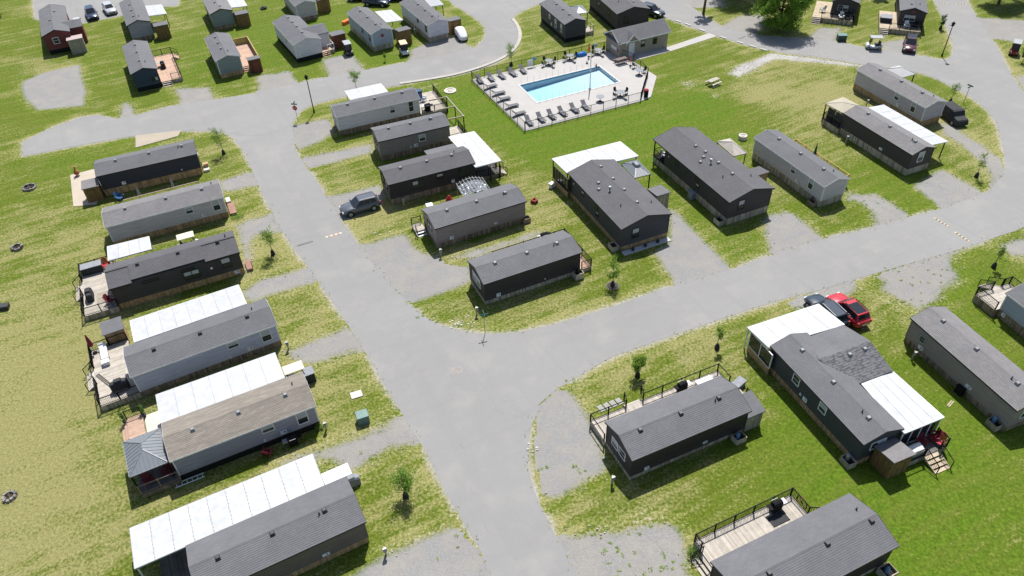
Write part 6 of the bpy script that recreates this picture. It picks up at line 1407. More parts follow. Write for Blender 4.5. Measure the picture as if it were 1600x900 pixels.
for k in range(9):
    t = k / 8; z = 2.1 + .45 * math.sin(math.pi * t); q = MB(); q.bar((-Lg / 2 + Lg * t, -Wg / 2 - .25, z + .04), (-Lg / 2 + Lg * t, Wg / 2 + .25, z + .04), .05); q.build('purlin', m_vent, ps)
q = MB(); nx, ny = 14, 10; rr = random.Random(3); zs = [[1.85 + .4 * math.sin(math.pi * i / nx) + rr.uniform(-.12, .10) for j in range(ny + 1)] for i in range(nx + 1)]
for i in range(nx):
    for j in range(ny): q.face([(-Lg / 2 + Lg * (i + a) / nx, -Wg / 2 + Wg * (j + b) / ny, zs[i + a][j + b]) for (a, b) in ((0, 0), (1, 0), (1, 1), (0, 1))], rr.random())
q.build('plastic_sheet', mat('cloudy_plastic', (.24, .26, .28), .25, .2, 3, spec=.6), ps)

# ---------------------------------------------------------------- sheds
shed('brown board shed at the left end of the black-navy home', HL(L1, -6.85, -1.65), ang(L1), 1.7, 1.7, 2.1, 2.0, m_shedwood, m_roofwarm, door=False)
shed('low brown shed at the left end of the long ribbed cover', (-38.25, 52.71), ang(L4), 1.7, 1.5, 2.1, 1.9, m_skirtbrown, m_roofgrey, door=False)
shed('grey board shed against the right end of the lower centre home', HL(BC, 6.3, -1.05), ang(BC), 1.6, 1.8, 2.3, 1.9, m_skirtgrey, m_roofgrey, door=False)
shed('mossy brown shed in front of the lower right white cover', HL(BR, 6.75, .45), ang(BR, math.pi / 2), 1.9, 1.8, 1.95, 2.25, m_shedwood, m_roofwarm, door=False)
shed('tan shed with grey roof on the right of the wide blue-black home', HL(R1, .6, 5.1), ang(R1, math.pi / 2), 1.6, 1.8, 2.0, 2.2, m_skirtgrey, m_roofgrey, door=False)
shed('brown shed on the right of the long charcoal home', HL(R2, 3.0, 4.6), ang(R2, math.pi / 2), 1.6, 1.6, 2.2, 2.4, m_skirtbrown, m_roofdark, door=False)
shed('brown shed beside the steps of the slate home, second far row', (-57.37, 126.70), ang(B1, math.pi / 2), 2.1, 1.8, 2.2, 2.3, m_shedwood, m_roofgrey)
shed('brown shed below the white cover at the top edge', (-44.68, 130.56), ang(B2, math.pi / 2), 2.0, 1.8, 2.1, 2.2, m_shedwood, m_roofgrey)
shed('brown shed at the top edge beside the slate-blue home', (-31.49, 135.50), ang(B3, math.pi / 2), 1.9, 1.8, 2.2, 2.3, m_shedwood, m_roofgrey)
shed('orange-brown shed at the corner of the golden deck', (-38.37, 112.04), ang(A2, math.pi / 2), 1.7, 1.6, 1.9, 2.1, m_shedred, m_roofgrey)
shed('red-brown shed beside the red front steps', (-26.61, 119.91), ang(A3, math.pi / 2), 2.1, 1.8, 2.1, 2.2, m_shedred, m_roofgrey)
shed('brown shed behind the tan-roofed golf cart', (-15.91, 120.08), ang(A4, math.pi / 2), 2.0, 1.8, 2.2, 2.4, m_shedwood, m_roofgrey)
shed('golden-brown shed beside the white covered trailer', (-7.82, 123.64), ang(A5, math.pi / 2), 1.9, 1.8, 2.1, 2.3, m_shedwood, m_roofgrey)
shed('beige rounded shed beside the barn-red home', (-70.09, 122.31), ang(RED, math.pi / 2), 2.2, 2.2, 2.2, 2.4, mat('beige_board', (.30, .27, .22), .8, .1, tint=.1), mat('pale_pink_roof', (.36, .29, .27), .8, .08))

# ---------------------------------------------------------------- pool building
def pool_house():
    A, B = V2((17.81, 110.23)), V2((26.51, 114.01)); u = (B - A).normalized(); n = Vector((-u.y, u.x)); L = (B - A).length; W = 4.6
    c = A + u * L / 2 + n * W / 2; root = thing('pool_building', 'tan pool building with white trim, grey roof and a small entrance gable', 'building', (c.x, c.y, 0), math.atan2(u.y, u.x))
    he, rise = 2.55, 1.35; x0, x1, y0, y1 = -L / 2 + .35, L / 2 - .35, -W / 2 + .3, W / 2 - .3
    q = MB(); pr = lambda x: [(x, y0, 0), (x, y1, 0), (x, y1, he), (x, 0, he + rise - .15), (x, y0, he)]
    q.loft([pr(x0), pr(x1)]); q.build('wall', w_tan, root, fixn=True)
    q = MB(); x = x0
    while x < x1: q.box(x, x + .045, y0 - .02, y0, 0, he - .1, RND.random()); x += .3
    q.build('battens', w_tan, root, kind='stuff')
    q = MB(); roof_slope(q, -L / 2, L / 2, -W / 2, he, 0, he + rise); roof_slope(q, -L / 2, L / 2, W / 2, he, 0, he + rise); ro = q.build('roof', m_roofgrey, root)
    q = MB()
    for s in (-1, 1):
        q.box(-L / 2, L / 2, min(s * W / 2, s * (W / 2 + .02)), max(s * W / 2, s * (W / 2 + .02)), he - .16, he)
        for xx in (-L / 2 - .02, L / 2 + .004): q.hexa([(xx, s * W / 2, he - .16), (xx + .016, s * W / 2, he - .16), (xx + .016, 0, he + rise - .16), (xx, 0, he + rise - .16)], [(xx, s * W / 2, he + .03), (xx + .016, s * W / 2, he + .03), (xx + .016, 0, he + rise + .03), (xx, 0, he + rise + .03)])
    q.build('fascia', m_white, root)
    # pent roof across the left gable end
    q = MB(); q.hexa([(-L / 2 - .1, -W / 2 + .05, he - .05), (x0, -W / 2 + .05, he + .22), (x0, W / 2 - .05, he + .22), (-L / 2 - .1, W / 2 - .05, he - .05)], [(-L / 2 - .1, -W / 2 + .05, he + .02), (x0, -W / 2 + .05, he + .30), (x0, W / 2 - .05, he + .30), (-L / 2 - .1, W / 2 - .05, he + .02)]); q.build('pent_roof', m_roofgrey, root)
    # entrance gable
    gx = -L / 2 + 2.55; g = 1.15; yo = -W / 2 - .03
    q = MB(); a = [(gx - g, yo + .12, he - .3), (gx + g, yo + .12, he - .3), (gx, yo + .12, he + .85)]; b = [(p[0], y0 + 1.3, p[2]) for p in a]; q.loft([a, b]); q.build('gable_wall', w_tan, root, fixn=True)
    q = MB()
    for s in (-1, 1):
        q.hexa([(gx + s * (g + .15), yo - .05, he - .42), (gx + s * (g + .15), 0, he - .42), (gx, 0, he + .92), (gx, yo - .05, he + .92)], [(gx + s * (g + .15), yo - .05, he - .32), (gx + s * (g + .15), 0, he - .32), (gx, 0, he + 1.02), (gx, yo - .05, he + 1.02)])
    q.build('gable_roof', m_roofgrey, root, fixn=True)
    q = MB()
    for s in (-1, 1): q.bar((gx + s * (g + .15), yo - .06, he - .40), (gx, yo - .06, he + .94), .03, .16)
    q.build('gable_trim', m_white, root)
    q = MB(); q.box(gx - .5, gx + .5, y0 - .05, y0 - .022, 0.05, 2.1); d = q.build('door', m_whitepl, root)
    q = MB(); q.box(gx + .36, gx + .42, y0 - .09, y0 - .05, 1.0, 1.1); q.build('handle', m_metal, d)
    for t in (.48, .71): add_window(root, (-L / 2 + t * L, y0 - .022), (1, 0), (0, -1), .62, 1.55, .85, 'hung', m_dark)
    q = MB(); q.box(x0 - .03, x0 - .005, -1.2, .4, 1.0, 1.5); q.build('notice_board', m_whitepl, root)
    q = MB(); q.cyl((x0 - .06, -1.6, 1.2), (x0 - .005, -1.6, 1.2), .22, n=12); q.build('life_ring', m_red, root)
pool_house()

# ---------------------------------------------------------------- pool fence: each post its own part
def fence(label, pts, z, h=1.25, gap=2.1):
    a0 = V2(pts[0]); root = thing('pool_fence', label, 'fence', (a0.x, a0.y, 0), 0, 'black picket fence sides round the pool'); t, b, pk = MB(), MB(), MB(); seen = set()
    for k in range(len(pts) - 1):
        a, e = V2(pts[k]) - a0, V2(pts[k + 1]) - a0; L = (e - a).length
        t.bar((a.x, a.y, z + h), (e.x, e.y, z + h), .045); b.bar((a.x, a.y, z + .12), (e.x, e.y, z + .12), .035)
        m = int(L / .14)
        for j in range(1, m): p = a.lerp(e, j / m); pk.bar((p.x, p.y, z + .05), (p.x, p.y, z + h), .012)
        m = max(1, round(L / gap))
        for j in range(m + 1):
            p = a.lerp(e, j / m)
            if (round(p.x, 1), round(p.y, 1)) in seen: continue
            seen.add((round(p.x, 1), round(p.y, 1))); q = MB(); q.bar((p.x, p.y, 0), (p.x, p.y, z + h + .06), .075); q.build('fence_post', m_black, root)
    t.build('top_rail', m_black, root); b.build('bottom_rail', m_black, root); pk.build('pickets', m_black, root, kind='stuff')
    return root
fence('far side of the black pool fence, with a white notice on it', [(-4.61, 105.77), (16.15, 113.99)], .10)
fence('left side of the black pool fence, along the row of angled loungers', [(-4.65, 105.45), (2.61, 89.81)], .10)
fence('near side of the black pool fence, facing the green lawn', [(2.69, 89.72), (19.18, 96.74)], .10)
fence('right side of the black pool fence with the gate, by the red-lidded bin', [(19.24, 96.83), (20.03, 99.57), (21.42, 104.15), (19.99, 109.20), (18.30, 111.19)], .10)
for (lab, p, m, w, h, z) in (('white notice board on the far pool fence', (4.22, 108.83), m_whitepl, .9, .95, .35), ('small cyan sign at the top of the far pool fence', (4.88, 109.21), mat('sign_cyan', (.10, .35, .45), .5), .6, .45, 1.05), ('pale cyan sign on the far pool fence near the building', (14.67, 113.43), mat('sign_pale', (.35, .52, .55), .5), .6, .5, .9)):
    r = thing('fence_sign', lab, 'sign', (p[0], p[1] - .08, z), math.radians(22)); q = MB(); q.box(-w / 2, w / 2, -.015, .015, 0, h); q.build('panel', m, r); q = MB(); q.box(-w / 2, w / 2, .016, .03, h * .4, h * .5); q.build('bracket', m_black, r)
PD = .10
far = [(-3.50, 104.71), (-1.83, 105.29), (-0.24, 105.88), (1.46, 106.58), (3.04, 107.40)]; left = [(-1.85, 102.60), (-0.71, 100.38), (-0.00, 98.56), (1.08, 96.37), (1.99, 94.08)]; near = [(3.25, 91.66), (4.90, 92.39), (6.39, 93.07), (7.94, 93.83), (9.65, 94.60), (11.23, 95.29)]
ord6 = ['first', 'second', 'third', 'fourth', 'fifth', 'sixth']
L0 = None; pz = math.atan2(PU.y, PU.x)
for row, pts, rz, nm in ((0, far, pz + math.pi / 2 + .0, 'along the far pool fence, counted from the left'), (1, left, pz + math.pi, 'along the left pool fence, counted from the far corner'), (2, near, pz + math.pi / 2, 'along the near pool fence, counted from the left')):
    for k, p in enumerate(pts):
        lab = 'dark grey sun lounger, %s %s' % (ord6[k], nm); rr = rz + RND.uniform(-.09, .09)
        if L0 is None: L0 = lounger(lab, (p[0], p[1]), rr, PD, mat('lounger_sling', (.125, .125, .135), .8, .15))
        else: copy_tree(L0, (p[0], p[1], PD), rr, lab)
T0 = None; S0 = None
SHORT = {}
for k_, v_ in (('leftmost', 'leftmost far pool table'), ('blue cover', 'pool table next to the blue cover'), ('corner by', 'pool table by the pool building'), ('on the near', 'near pool table'), ('bare', 'bare table'), ('small table', 'small table by the right pool fence')): SHORT[k_] = v_
class _S(dict):
    def __missing__(s, lab): return next(v for k, v in SHORT_.items() if k in lab)
SHORT_ = dict(SHORT); SHORT = _S()
for (lab, p, nch) in (('round grey table with chairs, leftmost on the far side of the pool', (7.10, 109.45), 4), ('round grey table with chairs next to the blue cover', (10.47, 110.93), 4), ('round table with chairs at the corner by the pool building', (14.98, 112.57), 4), ('round table with chairs on the near side of the pool', (16.55, 98.32), 4), ('bare round table by itself near the near pool fence', (13.53, 97.06), 0), ('small table beside the right pool fence', (20.24, 104.79), 1)):
    if T0 is None: T0 = round_table(lab, p, PD, .58)
    else: copy_tree(T0, (p[0], p[1], PD), 0, lab)
    for j in range(nch):
        a = .6 + j * math.pi / 2; cl = 'dark chair on the %s side of the %s' % (('right', 'far', 'left', 'near')[j], SHORT[lab])
        cp = (p[0] + math.cos(a) * .95, p[1] + math.sin(a) * .95)
        if S0 is None: S0 = simple_chair(cl, cp, a - math.pi / 2, PD)
        else: copy_tree(S0, (*cp, PD), a - math.pi / 2, cl)
picnic('brown slatted bench table on the pool deck before the building', (18.09, 108.93), pz + .05, PD, mat('brown_slat', (.16, .12, .10), .8, .2))
simple_chair('tall grey deck chair by the right pool fence', (19.87, 107.10), 2.2, PD, m_fabricdark, group=None)
furled('orange furled parasol on the far side of the pool', (13.46, 111.56), 2.3, m_orange, PD, None, .18)
furled('small orange furled parasol near the pool gate', (19.39, 107.80), 1.7, m_orange, PD, None, .12)
r = thing('blue_tarpaulin', 'rounded blue tarpaulin heap against the far pool fence', 'tarpaulin', (*(12.37, 112.13), PD), pz); q = MB(); q.lathe((0, 0, 0), [(1.0, 0), (.95, .25), (.7, .5), (.3, .62), (.02, .66)], 14); o = q.build('cover', m_blue, r, smooth=True); o.scale = (1, .5, 1)
r = thing('white_pole', 'tall white pole standing at the near edge of the pool', 'pole', (*(12.49, 100.87), PD), 0); q = MB(); q.cyl((0, 0, 0), (0, 0, 5.9), .085, .06, n=10); q.build('shaft', m_whitepl, r); q = MB(); q.cyl((0, 0, 0), (0, 0, .12), .28, .2, n=10); q.build('base', m_metal, r)
r = thing('litter_bin', 'black litter bin with a red lid outside the pool gate', 'bin', (*(20.12, 97.81), .1), 0); q = MB(); q.cyl((0, 0, 0), (0, 0, .95), .30, .33, n=14); q.build('drum', m_black, r); q = MB(); q.lathe((0, 0, .95), [(.35, 0), (.33, .12), (.15, .26), (.02, .28)], 14); q.build('lid', m_red, r)
for k, p in enumerate(((12.93, 109.21), (14.22, 108.08))):
    r = thing('wet_floor_cone', 'small dark cone on the far pool edge, %s' % ('left one of two' if k == 0 else 'right one of two'), 'cone', (*p, PD), 0, 'small dark cones by the pool'); q = MB(); q.lathe((0, 0, 0), [(.22, 0), (.22, .03), (.14, .04), (.03, .5)], 10); q.build('cone', m_ventdark, r)

# ---------------------------------------------------------------- vehicles
p_grey = car_paint('graphite_paint', (.075, .085, .105)); p_red = car_paint('red_paint', (.46, .018, .032)); p_dark = car_paint('midnight_paint', (.022, .034, .052)); p_maroon = car_paint('maroon_paint', (.07, .016, .022)); p_navy = car_paint('navy_paint', (.012, .025, .06)); p_silver = car_paint('silver_paint', (.40, .41, .42))
def along(a, b): d = V2(b) - V2(a); return math.atan2(d.y, d.x)
car('dark grey SUV parked on the gravel, nose towards the road', (-17.31, 73.07), along((-15.67, 73.86), (-18.95, 72.42)), p_grey)
car('bright red SUV with a black glass roof beside the sunroom', (32.09, 52.15), along((32.55, 50.88), (31.53, 53.74)), p_red, roofpanel=True, L=4.6)
car('midnight blue SUV half under the white sunroom cover', (29.97, 52.10), along((30.52, 50.48), (29.45, 53.50)), p_dark, L=4.7)
car('maroon SUV with a silver roof parked before the far deck', (62.59, 109.90), along((63.95, 112.62), (61.75, 108.13)), p_maroon, L=4.4, roofpanel=True)
car('navy SUV parked beside the barn-red home', (-73.75, 137.17), along((-75.22, 140.05), (-72.43, 134.97)), p_navy, L=4.6)
car('silver car in the top left parking lot', (-71.29, 139.31), along((-72.51, 140.98), (-70.23, 137.38)), p_silver, L=4.4, H=1.5, rails=False)
car('black SUV parked behind the large charcoal home', (25.88, 127.41), along((25.12, 129.50), (27.01, 127.57)), p_dark, L=4.7)
car('navy SUV at the top edge between the far rows', (-22.25, 137.19), along((-23.97, 138.00), (-20.49, 136.99)), p_navy, L=4.8)
car('maroon car at the top edge, right of the navy SUV', (-18.60, 139.26), along((-19.78, 139.39), (-17.41, 139.12)), p_maroon, L=4.4)
car('black car at the top edge, left of the navy SUV', (-25.74, 140.08), along((-26.58, 140.17), (-24.78, 139.97)), p_dark, L=4.4)
covered('jeep under a black fitted cover beside the steel-grey home', (58.91, 87.81), along((58.94, 89.55), (59.33, 87.09)), m_fabricdark, 4.0, 1.85, 1.85, 'covered_jeep', 'jeep', .2, boxy=True)
covered('small trailer under a white fitted cover beside the far gravel drive', (-6.58, 120.90), along((-7.42, 124.66), (-6.04, 120.33)), m_fabricwhite, 3.4, 1.6, 1.7, nose=.45)
c_white = mat('cart_white', (.55, .56, .58), .35, .04, coat=.4); c_black = mat('cart_black', (.02, .02, .024), .35, .05, coat=.4); c_red = mat('cart_red', (.20, .015, .02), .35, .05, coat=.4)
cart('black golf cart with a grey roof beside the red-brown shed', (-24.61, 116.76), along((-25.37, 119.29), (-24.13, 116.23)), c_black, m_greytrim)
cart('golf cart with a tan roof in front of a brown shed', (-15.58, 115.86), along((-16.23, 118.86), (-15.13, 115.34)), c_white, mat('cart_tan_roof', (.52, .42, .28), .6))
cart('white golf cart parked at the foot of the far deck steps', (57.28, 110.43), along((58.42, 110.32), (56.22, 110.78)), c_white, m_greytrim)
cart('dark red golf cart at the right edge near the top', (76.94, 106.61), along((78.36, 108.77), (75.77, 104.94)), c_red, m_greytrim)
cart('cream-roofed golf cart at the right end of the smooth white cover', (-19.74, 46.44), ang(L5), c_white, m_cream)
cart('cream-roofed golf cart between the grey and charcoal left homes', (-35.46, 66.90), ang(L3), c_white, m_cream)
crate('black tool box beside the cream-roofed golf cart', (-18.68, 46.64), ang(L5), .9, 1.0, 1.1, m_fabricdark, lid=m_fabricgrey)
crate('boxy load under a crinkled white tarpaulin beside the lowest left home', (-14.44, 35.44), ang(L6), 2.1, 1.3, 1.0, m_fabricwhite, name='covered_load', cat='covered load')
bbq('blue-grey covered barbecue at the corner of the lowest left home', (-13.34, 35.20), ang(L6), m_fabricgrey, cov=True, group=None)

# ---------------------------------------------------------------- trees
tr = [
 ('young tree on the lawn beside the lowest left home', (-9.00, 33.87), 3.1, .85, 1.6, 'lush', 'dark watering bag round the young tree beside the lowest left home'),
 ('young tree beside the second left drive, below the road bend', (-25.97, 65.27), 3.6, .8, 1.7, '', 'dark watering bag round the young tree below the road bend'),
 ('young tree on the corner lawn above the left row', (-37.01, 87.07), 3.6, .95, 1.9, '', 'dark watering bag round the corner tree above the left row'),
 ('young tree in front of the wide blue-black home, by the road', (10.25, 57.70), 3.0, .75, 1.5, '', 'dark mulch bag round the tree in front of the wide blue-black home'),
 ('small bright tree on the verge above the long railed deck', (10.90, 45.34), 2.5, .6, 1.4, 'bright', 'dark watering bag round the small bright tree above the deck'),
 ('thin bare-stemmed tree on the verge nearest the sunroom', (18.72, 48.31), 2.9, .35, 1.2, 'thin', 'dark watering bag round the thin tree nearest the sunroom'),
 ('thin young tree at the right-hand drive of the black home', (55.54, 74.39), 3.2, .55, 1.4, 'thin', 'dark watering bag round the thin tree by the black home drive'),
 ('young tree behind the black covered jeep', (60.80, 92.44), 3.2, .6, 1.5, 'thin', 'dark watering bag round the tree behind the covered jeep'),
 ('thin tree at the right edge below the speed bumps', (49.30, 58.05), 3.0, .35, 1.2, 'thin', 'dark watering bag round the thin tree below the speed bumps'),
 ('round young tree on the verge beside the pool road', (1.36, 109.78), 3.6, .9, 1.8, '', 'dark watering bag round the tree beside the pool road'),
 ('round young tree behind the white cover by the stop sign', (-21.76, 104.03), 2.9, .8, 1.6, '', None),
 ('small dark tree on the lawn of the pale blue home', (-18.40, 113.31), 1.4, .25, .6, 'thin', None),
 ('young conifer on the lawn right of the maroon SUV', (70.39, 116.42), 2.4, .45, 1.4, 'dark', 'grey bag round the conifer right of the maroon SUV'),
 ('small shrub-like tree at the right edge beside the dark red golf cart', (76.64, 103.54), 2.2, .5, 1.2, 'dark', None)]
for k, (lab, p, h, cr, ch, st, bag) in enumerate(tr):
    sapling(lab, p, h, cr, ch, 20 + k, {'lush': 2.4, 'bright': 2.0, 'thin': .55, 'dark': 1.4}.get(st, 1.35), {'dark': m_leafdark, 'bright': mat('leaf_bright', (.15, .27, .02), .6, .1, 2, tint=.35, trans=.35)}.get(st), bag=bag, clear=.34 if st != 'thin' else .45)
r = thing('mulch_ring', 'dark mulch ring round the tree before the wide blue-black home', 'mulch', (*(10.25, 57.70), 0), 0); q = MB(); q.lathe((0, 0, 0), [(.62, .0), (.55, .05), (.3, .09), (.02, .10)], 16); q.build('mulch', mat('mulch', (.05, .042, .038), .95, .4, 8, bump=.6), r); q = MB(); q.lathe((0, 0, 0), [(.66, 0), (.66, .03), (.60, .03)], 16); q.build('edging', m_ventdark, r)
big_tree('large bright leafy tree at the top edge, left of the charcoal homes', (45.32, 119.60), 9.0, 5.0, 3, 34000, size=.15, low=.10)
big_tree('leafy tree at the top edge, left of the largest tree', (41.77, 132.97), 9.0, 4.2, 4, 16000, low=.15)
big_tree('tree at the top right corner, casting shade on the gravel', (84.51, 125.73), 7.5, 3.6, 5, 12000, m_leafdark)
big_tree('tree at the right end of the top edge, cut by the corner', (89.81, 126.29), 7.0, 3.6, 15, 10000, m_leafdark)
big_tree('tree rising between the two charcoal homes at the top edge', (66.32, 132.59), 6.0, 2.2, 6, 5000, m_leafdark)
big_tree('slim tree whose shadow crosses the road near the parking stops', (34.62, 126.73), 8.5, 1.7, 8, 3000, m_leafdark)
big_tree('dense tree in the extreme top left corner', (-94.02, 140.90), 7.0, 3.0, 9, 6000, m_leafdark)
big_tree('tree at the left edge beside the parking pad', (-86.49, 122.95), 6.5, 2.6, 10, 5000, m_leafdark)
big_tree('tree at the left edge below the parking pad', (-80.08, 110.47), 5.5, 2.2, 11, 4000, m_leafdark)
shrub('slim potted conifer on the orange landing, outer one', HL(L5, -9.2, 6.5), .22, 1.3, 31, m_leafdark, 220, m_ventdark); shrub('slim potted conifer on the orange landing, inner one', HL(L5, -7.6, 6.5), .22, 1.3, 32, m_leafdark, 220, m_ventdark)
shrub('leafy shrub at the corner post of the wide pale deck', (12.27, 27.91), .5, .9, 33, m_leafdark, 300); shrub('leafy shrub under the right end of the slate home', (-16.90, 41.07), .45, .6, 34, m_leaf, 260)
shrub('low green bush at the right end of the grey left home', (-31.61, 72.57), .8, .45, 35, m_leaf, 300); shrub('green hedge bush at the gable of the black-navy home', (-39.25, 83.98), .5, .9, 36, m_leafdark, 300)
shrub('flowering bush below the gable with the plaque', (-19.34, 118.68), .8, .8, 37, m_leaf, 300)
shrub('small bush beside the planter box of the wide blue-black home', (11.14, 61.98), .45, .6, 38, m_leaf, 220)

# ---------------------------------------------------------------- street furniture
lamp_post('tall dark street lamp near the stop sign', (-26.91, 97.44), -.5, 5.6); lamp_post('tall dark street lamp at the top right junction', (66.25, 106.78), 2.5, 5.2)
sign_post('red octagonal stop sign at the north junction', (-28.73, 95.03), -.15, 2.6, 'stop'); sign_post('green street name sign at the central corner', (-2.76, 51.71), .25, 2.3, 'street'); sign_post('street name sign inside the right-hand bend', (62.48, 92.11), .5, 2.4, 'street')
hump('orange and white speed bump across the left road', (-20.64, 68.00), (-18.95, 68.71), cols=('speed_white', 'speed_orange')); hump('worn grey speed bump across the left road', (-23.56, 66.69), (-21.98, 67.39), n=6, cols=('speed_black', 'speed_black'))
hump('yellow striped speed bump on the right road, farther one', (47.17, 66.76), (48.00, 65.15), n=9); hump('yellow striped speed bump on the right road, nearer one', (48.20, 64.10), (48.95, 62.35), n=9)
hump('dark speed bump by the parking stops, nearer half', (38.02, 116.03), (39.18, 116.91), n=4, cols=('speed_black', 'speed_black')); hump('dark speed bump by the parking stops, farther half', (39.97, 117.59), (41.42, 118.71), n=4, cols=('speed_black', 'speed_black'))
hump('speed bump at the top right, left half', (74.83, 127.41), (76.38, 126.94), n=7); hump('speed bump at the top right, right half', (77.70, 126.50), (79.23, 126.04), n=7)
ps = [(29.71, 123.94), (31.02, 122.45), (32.86, 119.88), (35.56, 116.66), (37.77, 114.45), (39.26, 112.97), (40.66, 111.52)]; P0 = None
for k, p in enumerate(ps):
    q0, q1 = ps[max(0, k - 1)], ps[min(6, k + 1)]; lab = 'white parking stop on the pool lawn edge, %s from the left' % (ord6 + ['seventh'])[k]
    if P0 is None: P0 = stop_block(lab, p, along(q0, q1))
    else: copy_tree(P0, p, along(q0, q1), lab)
picnic('weathered picnic table alone on the lawn right of the pool', (30.35, 100.83), .6)
for (lab, p) in (('meter post at the corner of the blue-grey left home', (-21.43, 50.60)), ('meter post below the charcoal home behind the grey SUV', (-12.31, 73.48)), ('meter post below the left end of the brown home', (-7.52, 63.68)), ('meter post behind the green street sign', (-3.58, 54.27)), ('meter post at the left corner of the lower centre home', (7.19, 34.24)), ('meter post on the black home facing the lawn', (43.22, 83.21)), ('meter post on the lawn at the far side of the black home', (49.31, 92.37)), ('meter post at the right end of the lowest left home', (-10.08, 28.99)), ('meter post at the brown-grey home on the right lawn', (35.75, 45.94)), ('meter post under the right end of the slate home', (-16.30, 40.77)), ('meter post on the strip of grass by the pale grey far home', (-14.32, 123.00))): pedestal(lab, p)
r = thing('utility_cabinet', 'green utility cabinet on the verge beside the slate home', 'utility cabinet', (-13.24, 41.57), .35); q = MB(); q.box(-.5, .5, -.42, .42, 0, .85); q.build('body', m_boxgreen, r, bevel=.02); q = MB(); q.hexa([(-.54, -.46, .85), (.54, -.46, .85), (.54, .46, .85), (-.54, .46, .85)], [(-.5, -.42, .93), (.5, -.42, .93), (.5, .42, 1.0), (-.5, .42, 1.0)]); q.build('lid', m_boxgreen, r)
r = thing('utility_cabinet', 'dark green cabinet on the far verge left of the white golf cart', 'utility cabinet', (53.58, 113.93), -.1); q = MB(); q.box(-.65, .65, -.5, .5, 0, .9); q.build('body', mat('cabinet_dark', (.03, .055, .05), .5), r, bevel=.02); q = MB(); q.box(-.7, .7, -.55, .55, .9, .98); q.build('lid', m_boxgreen, r)
r = thing('concrete_cover', 'pale concrete slab on the grass above the green cabinet', 'slab', (*(-14.22, 44.57), .02), .35); q = MB(); q.box(-.5, .5, -.38, .38, 0, .06); q.build('slab', m_concrete, r); q = MB(); q.box(-.1, .1, -.02, .02, .06, .075); q.build('lifting_bar', m_metal, r)
r = thing('manhole_cover', 'rusty round manhole ring in the road junction', 'manhole', (*(-5.34, 46.97), .02), 0); q = MB(); q.lathe((0, 0, 0), [(.52, 0), (.52, .008), (.36, .008), (.36, .002)], 24); q.build('collar', mat('rusty_collar', (.26, .238, .222), .9), r); q = MB(); q.cyl((0, 0, 0), (0, 0, .009), .34, n=24); q.build('lid', mat('road_iron', (.235, .215, .20), .8), r)
for (lab, p, rr, hh) in (('white concrete well ring on the lawn behind the net gazebo', (30.64, 85.38), .55, .55), ('pale oval catch basin in the ditch left of the pool', (-7.80, 102.23), .9, .16)):
    r = thing('concrete_ring', lab, 'concrete ring', p, 0); q = MB(); q.lathe((0, 0, 0), [(rr, 0), (rr, hh), (rr * .72, hh), (rr * .70, hh - .08), (.02, hh - .08)], 18); q.build('ring', m_concrete, r); q = MB(); q.cyl((0, 0, hh - .07), (0, 0, hh - .03), rr * .45, n=10); q.build('lid', m_stone, r)
m_pitstone = mat('pit_stone', (.20, .185, .165), .95, .3, 4, tint=.35)
firepit('round stone fire ring on the upper left lawn', (-59.71, 80.85), .72, m_pitstone, 1); firepit('rough rock fire pit on the left lawn', (-55.46, 68.42), .5, m_pitstone, 2, 9, h=.34); firepit('blocky stone fire pit on the lower left lawn', (-40.70, 35.37), .42, m_pitstone, 3, 9); firepit('red brick fire bowl right of the brown home', (3.05, 73.12), .32, mat('red_brick', (.22, .05, .035), .8, .2), 4, 9, h=.4)
firepit('dark metal fire ring alone between two far homes', (-42.89, 137.67), .45, m_ventdark, 5, 10, h=.35)
crate('low dark box on the lawn at the left edge', (-52.01, 58.24), .2, .9, .6, .42, m_ventdark)
r = thing('chiminea', 'rust-red clay chiminea on the concrete patio', 'chiminea', (-54.62, 83.23), 0); q = MB(); q.lathe((0, 0, 0), [(.12, .2), (.30, .35), (.34, .55), (.22, .8), (.11, .9)], 12); q.build('bowl', m_flowerpot, r, smooth=True); q = MB(); q.lathe((0, 0, .88), [(.11, 0), (.09, .5), (.13, .55), (.08, .56)], 10); q.build('flue', m_flowerpot, r)
q = MB()
for k in range(3): q.bar((.25 * math.cos(k * 2.1), .25 * math.sin(k * 2.1), 0), (.12 * math.cos(k * 2.1), .12 * math.sin(k * 2.1), .35), .04)
q.build('stand', m_black, r)
# ---------------------------------------------------------------- things on decks and beside homes
a, w = L3['L'] / 2, L3['W'] / 2
crate('long grey storage box at the back of the charcoal home deck', HL(L3, -8.3, 5.15), ang(L3), 2.0, .95, .85, m_fabricdark, .62, lid=m_fabricgrey); bbq('dark covered barbecue on the charcoal home deck', HL(L3, -8.75, .6), ang(L3, math.pi / 2), m_fabricdark, .62, True, w=1.5)
chair('red chair in the far corner of the charcoal home deck', HL(L3, -6.9, 5.1), ang(L3, .3), m_red, .62); chair('burgundy chair in the near corner of the charcoal home deck', HL(L3, -6.85, -1.2), ang(L3, 1.0), m_darkred, .62)
r = thing('outdoor_rug', 'worn grey rug on the charcoal home deck', 'rug', (*HL(L3, -7.5, .2), .628), ang(L3)); q = MB(); q.box(-.75, .75, -.8, .8, 0, .012); q.build('weave', mat('rug_grey', (.28, .245, .20), .95, .3, 3), r); q = MB(); q.box(-.76, .76, -.82, -.78, 0, .014); q.box(-.76, .76, .78, .82, 0, .014); q.build('fringe', m_deckpale, r)
a, w = L4['L'] / 2, L4['W'] / 2
bbq('black covered barbecue on the sunlit blue-grey home deck', HL(L4, -7.8, -.6), ang(L4), m_fabricdark, .58, True, w=1.5, h=1.25)
furled('burgundy furled parasol at the outer corner of the sunlit deck', HL(L4, -9.4, 5.5), 2.4, m_darkred, .58, None, .22)
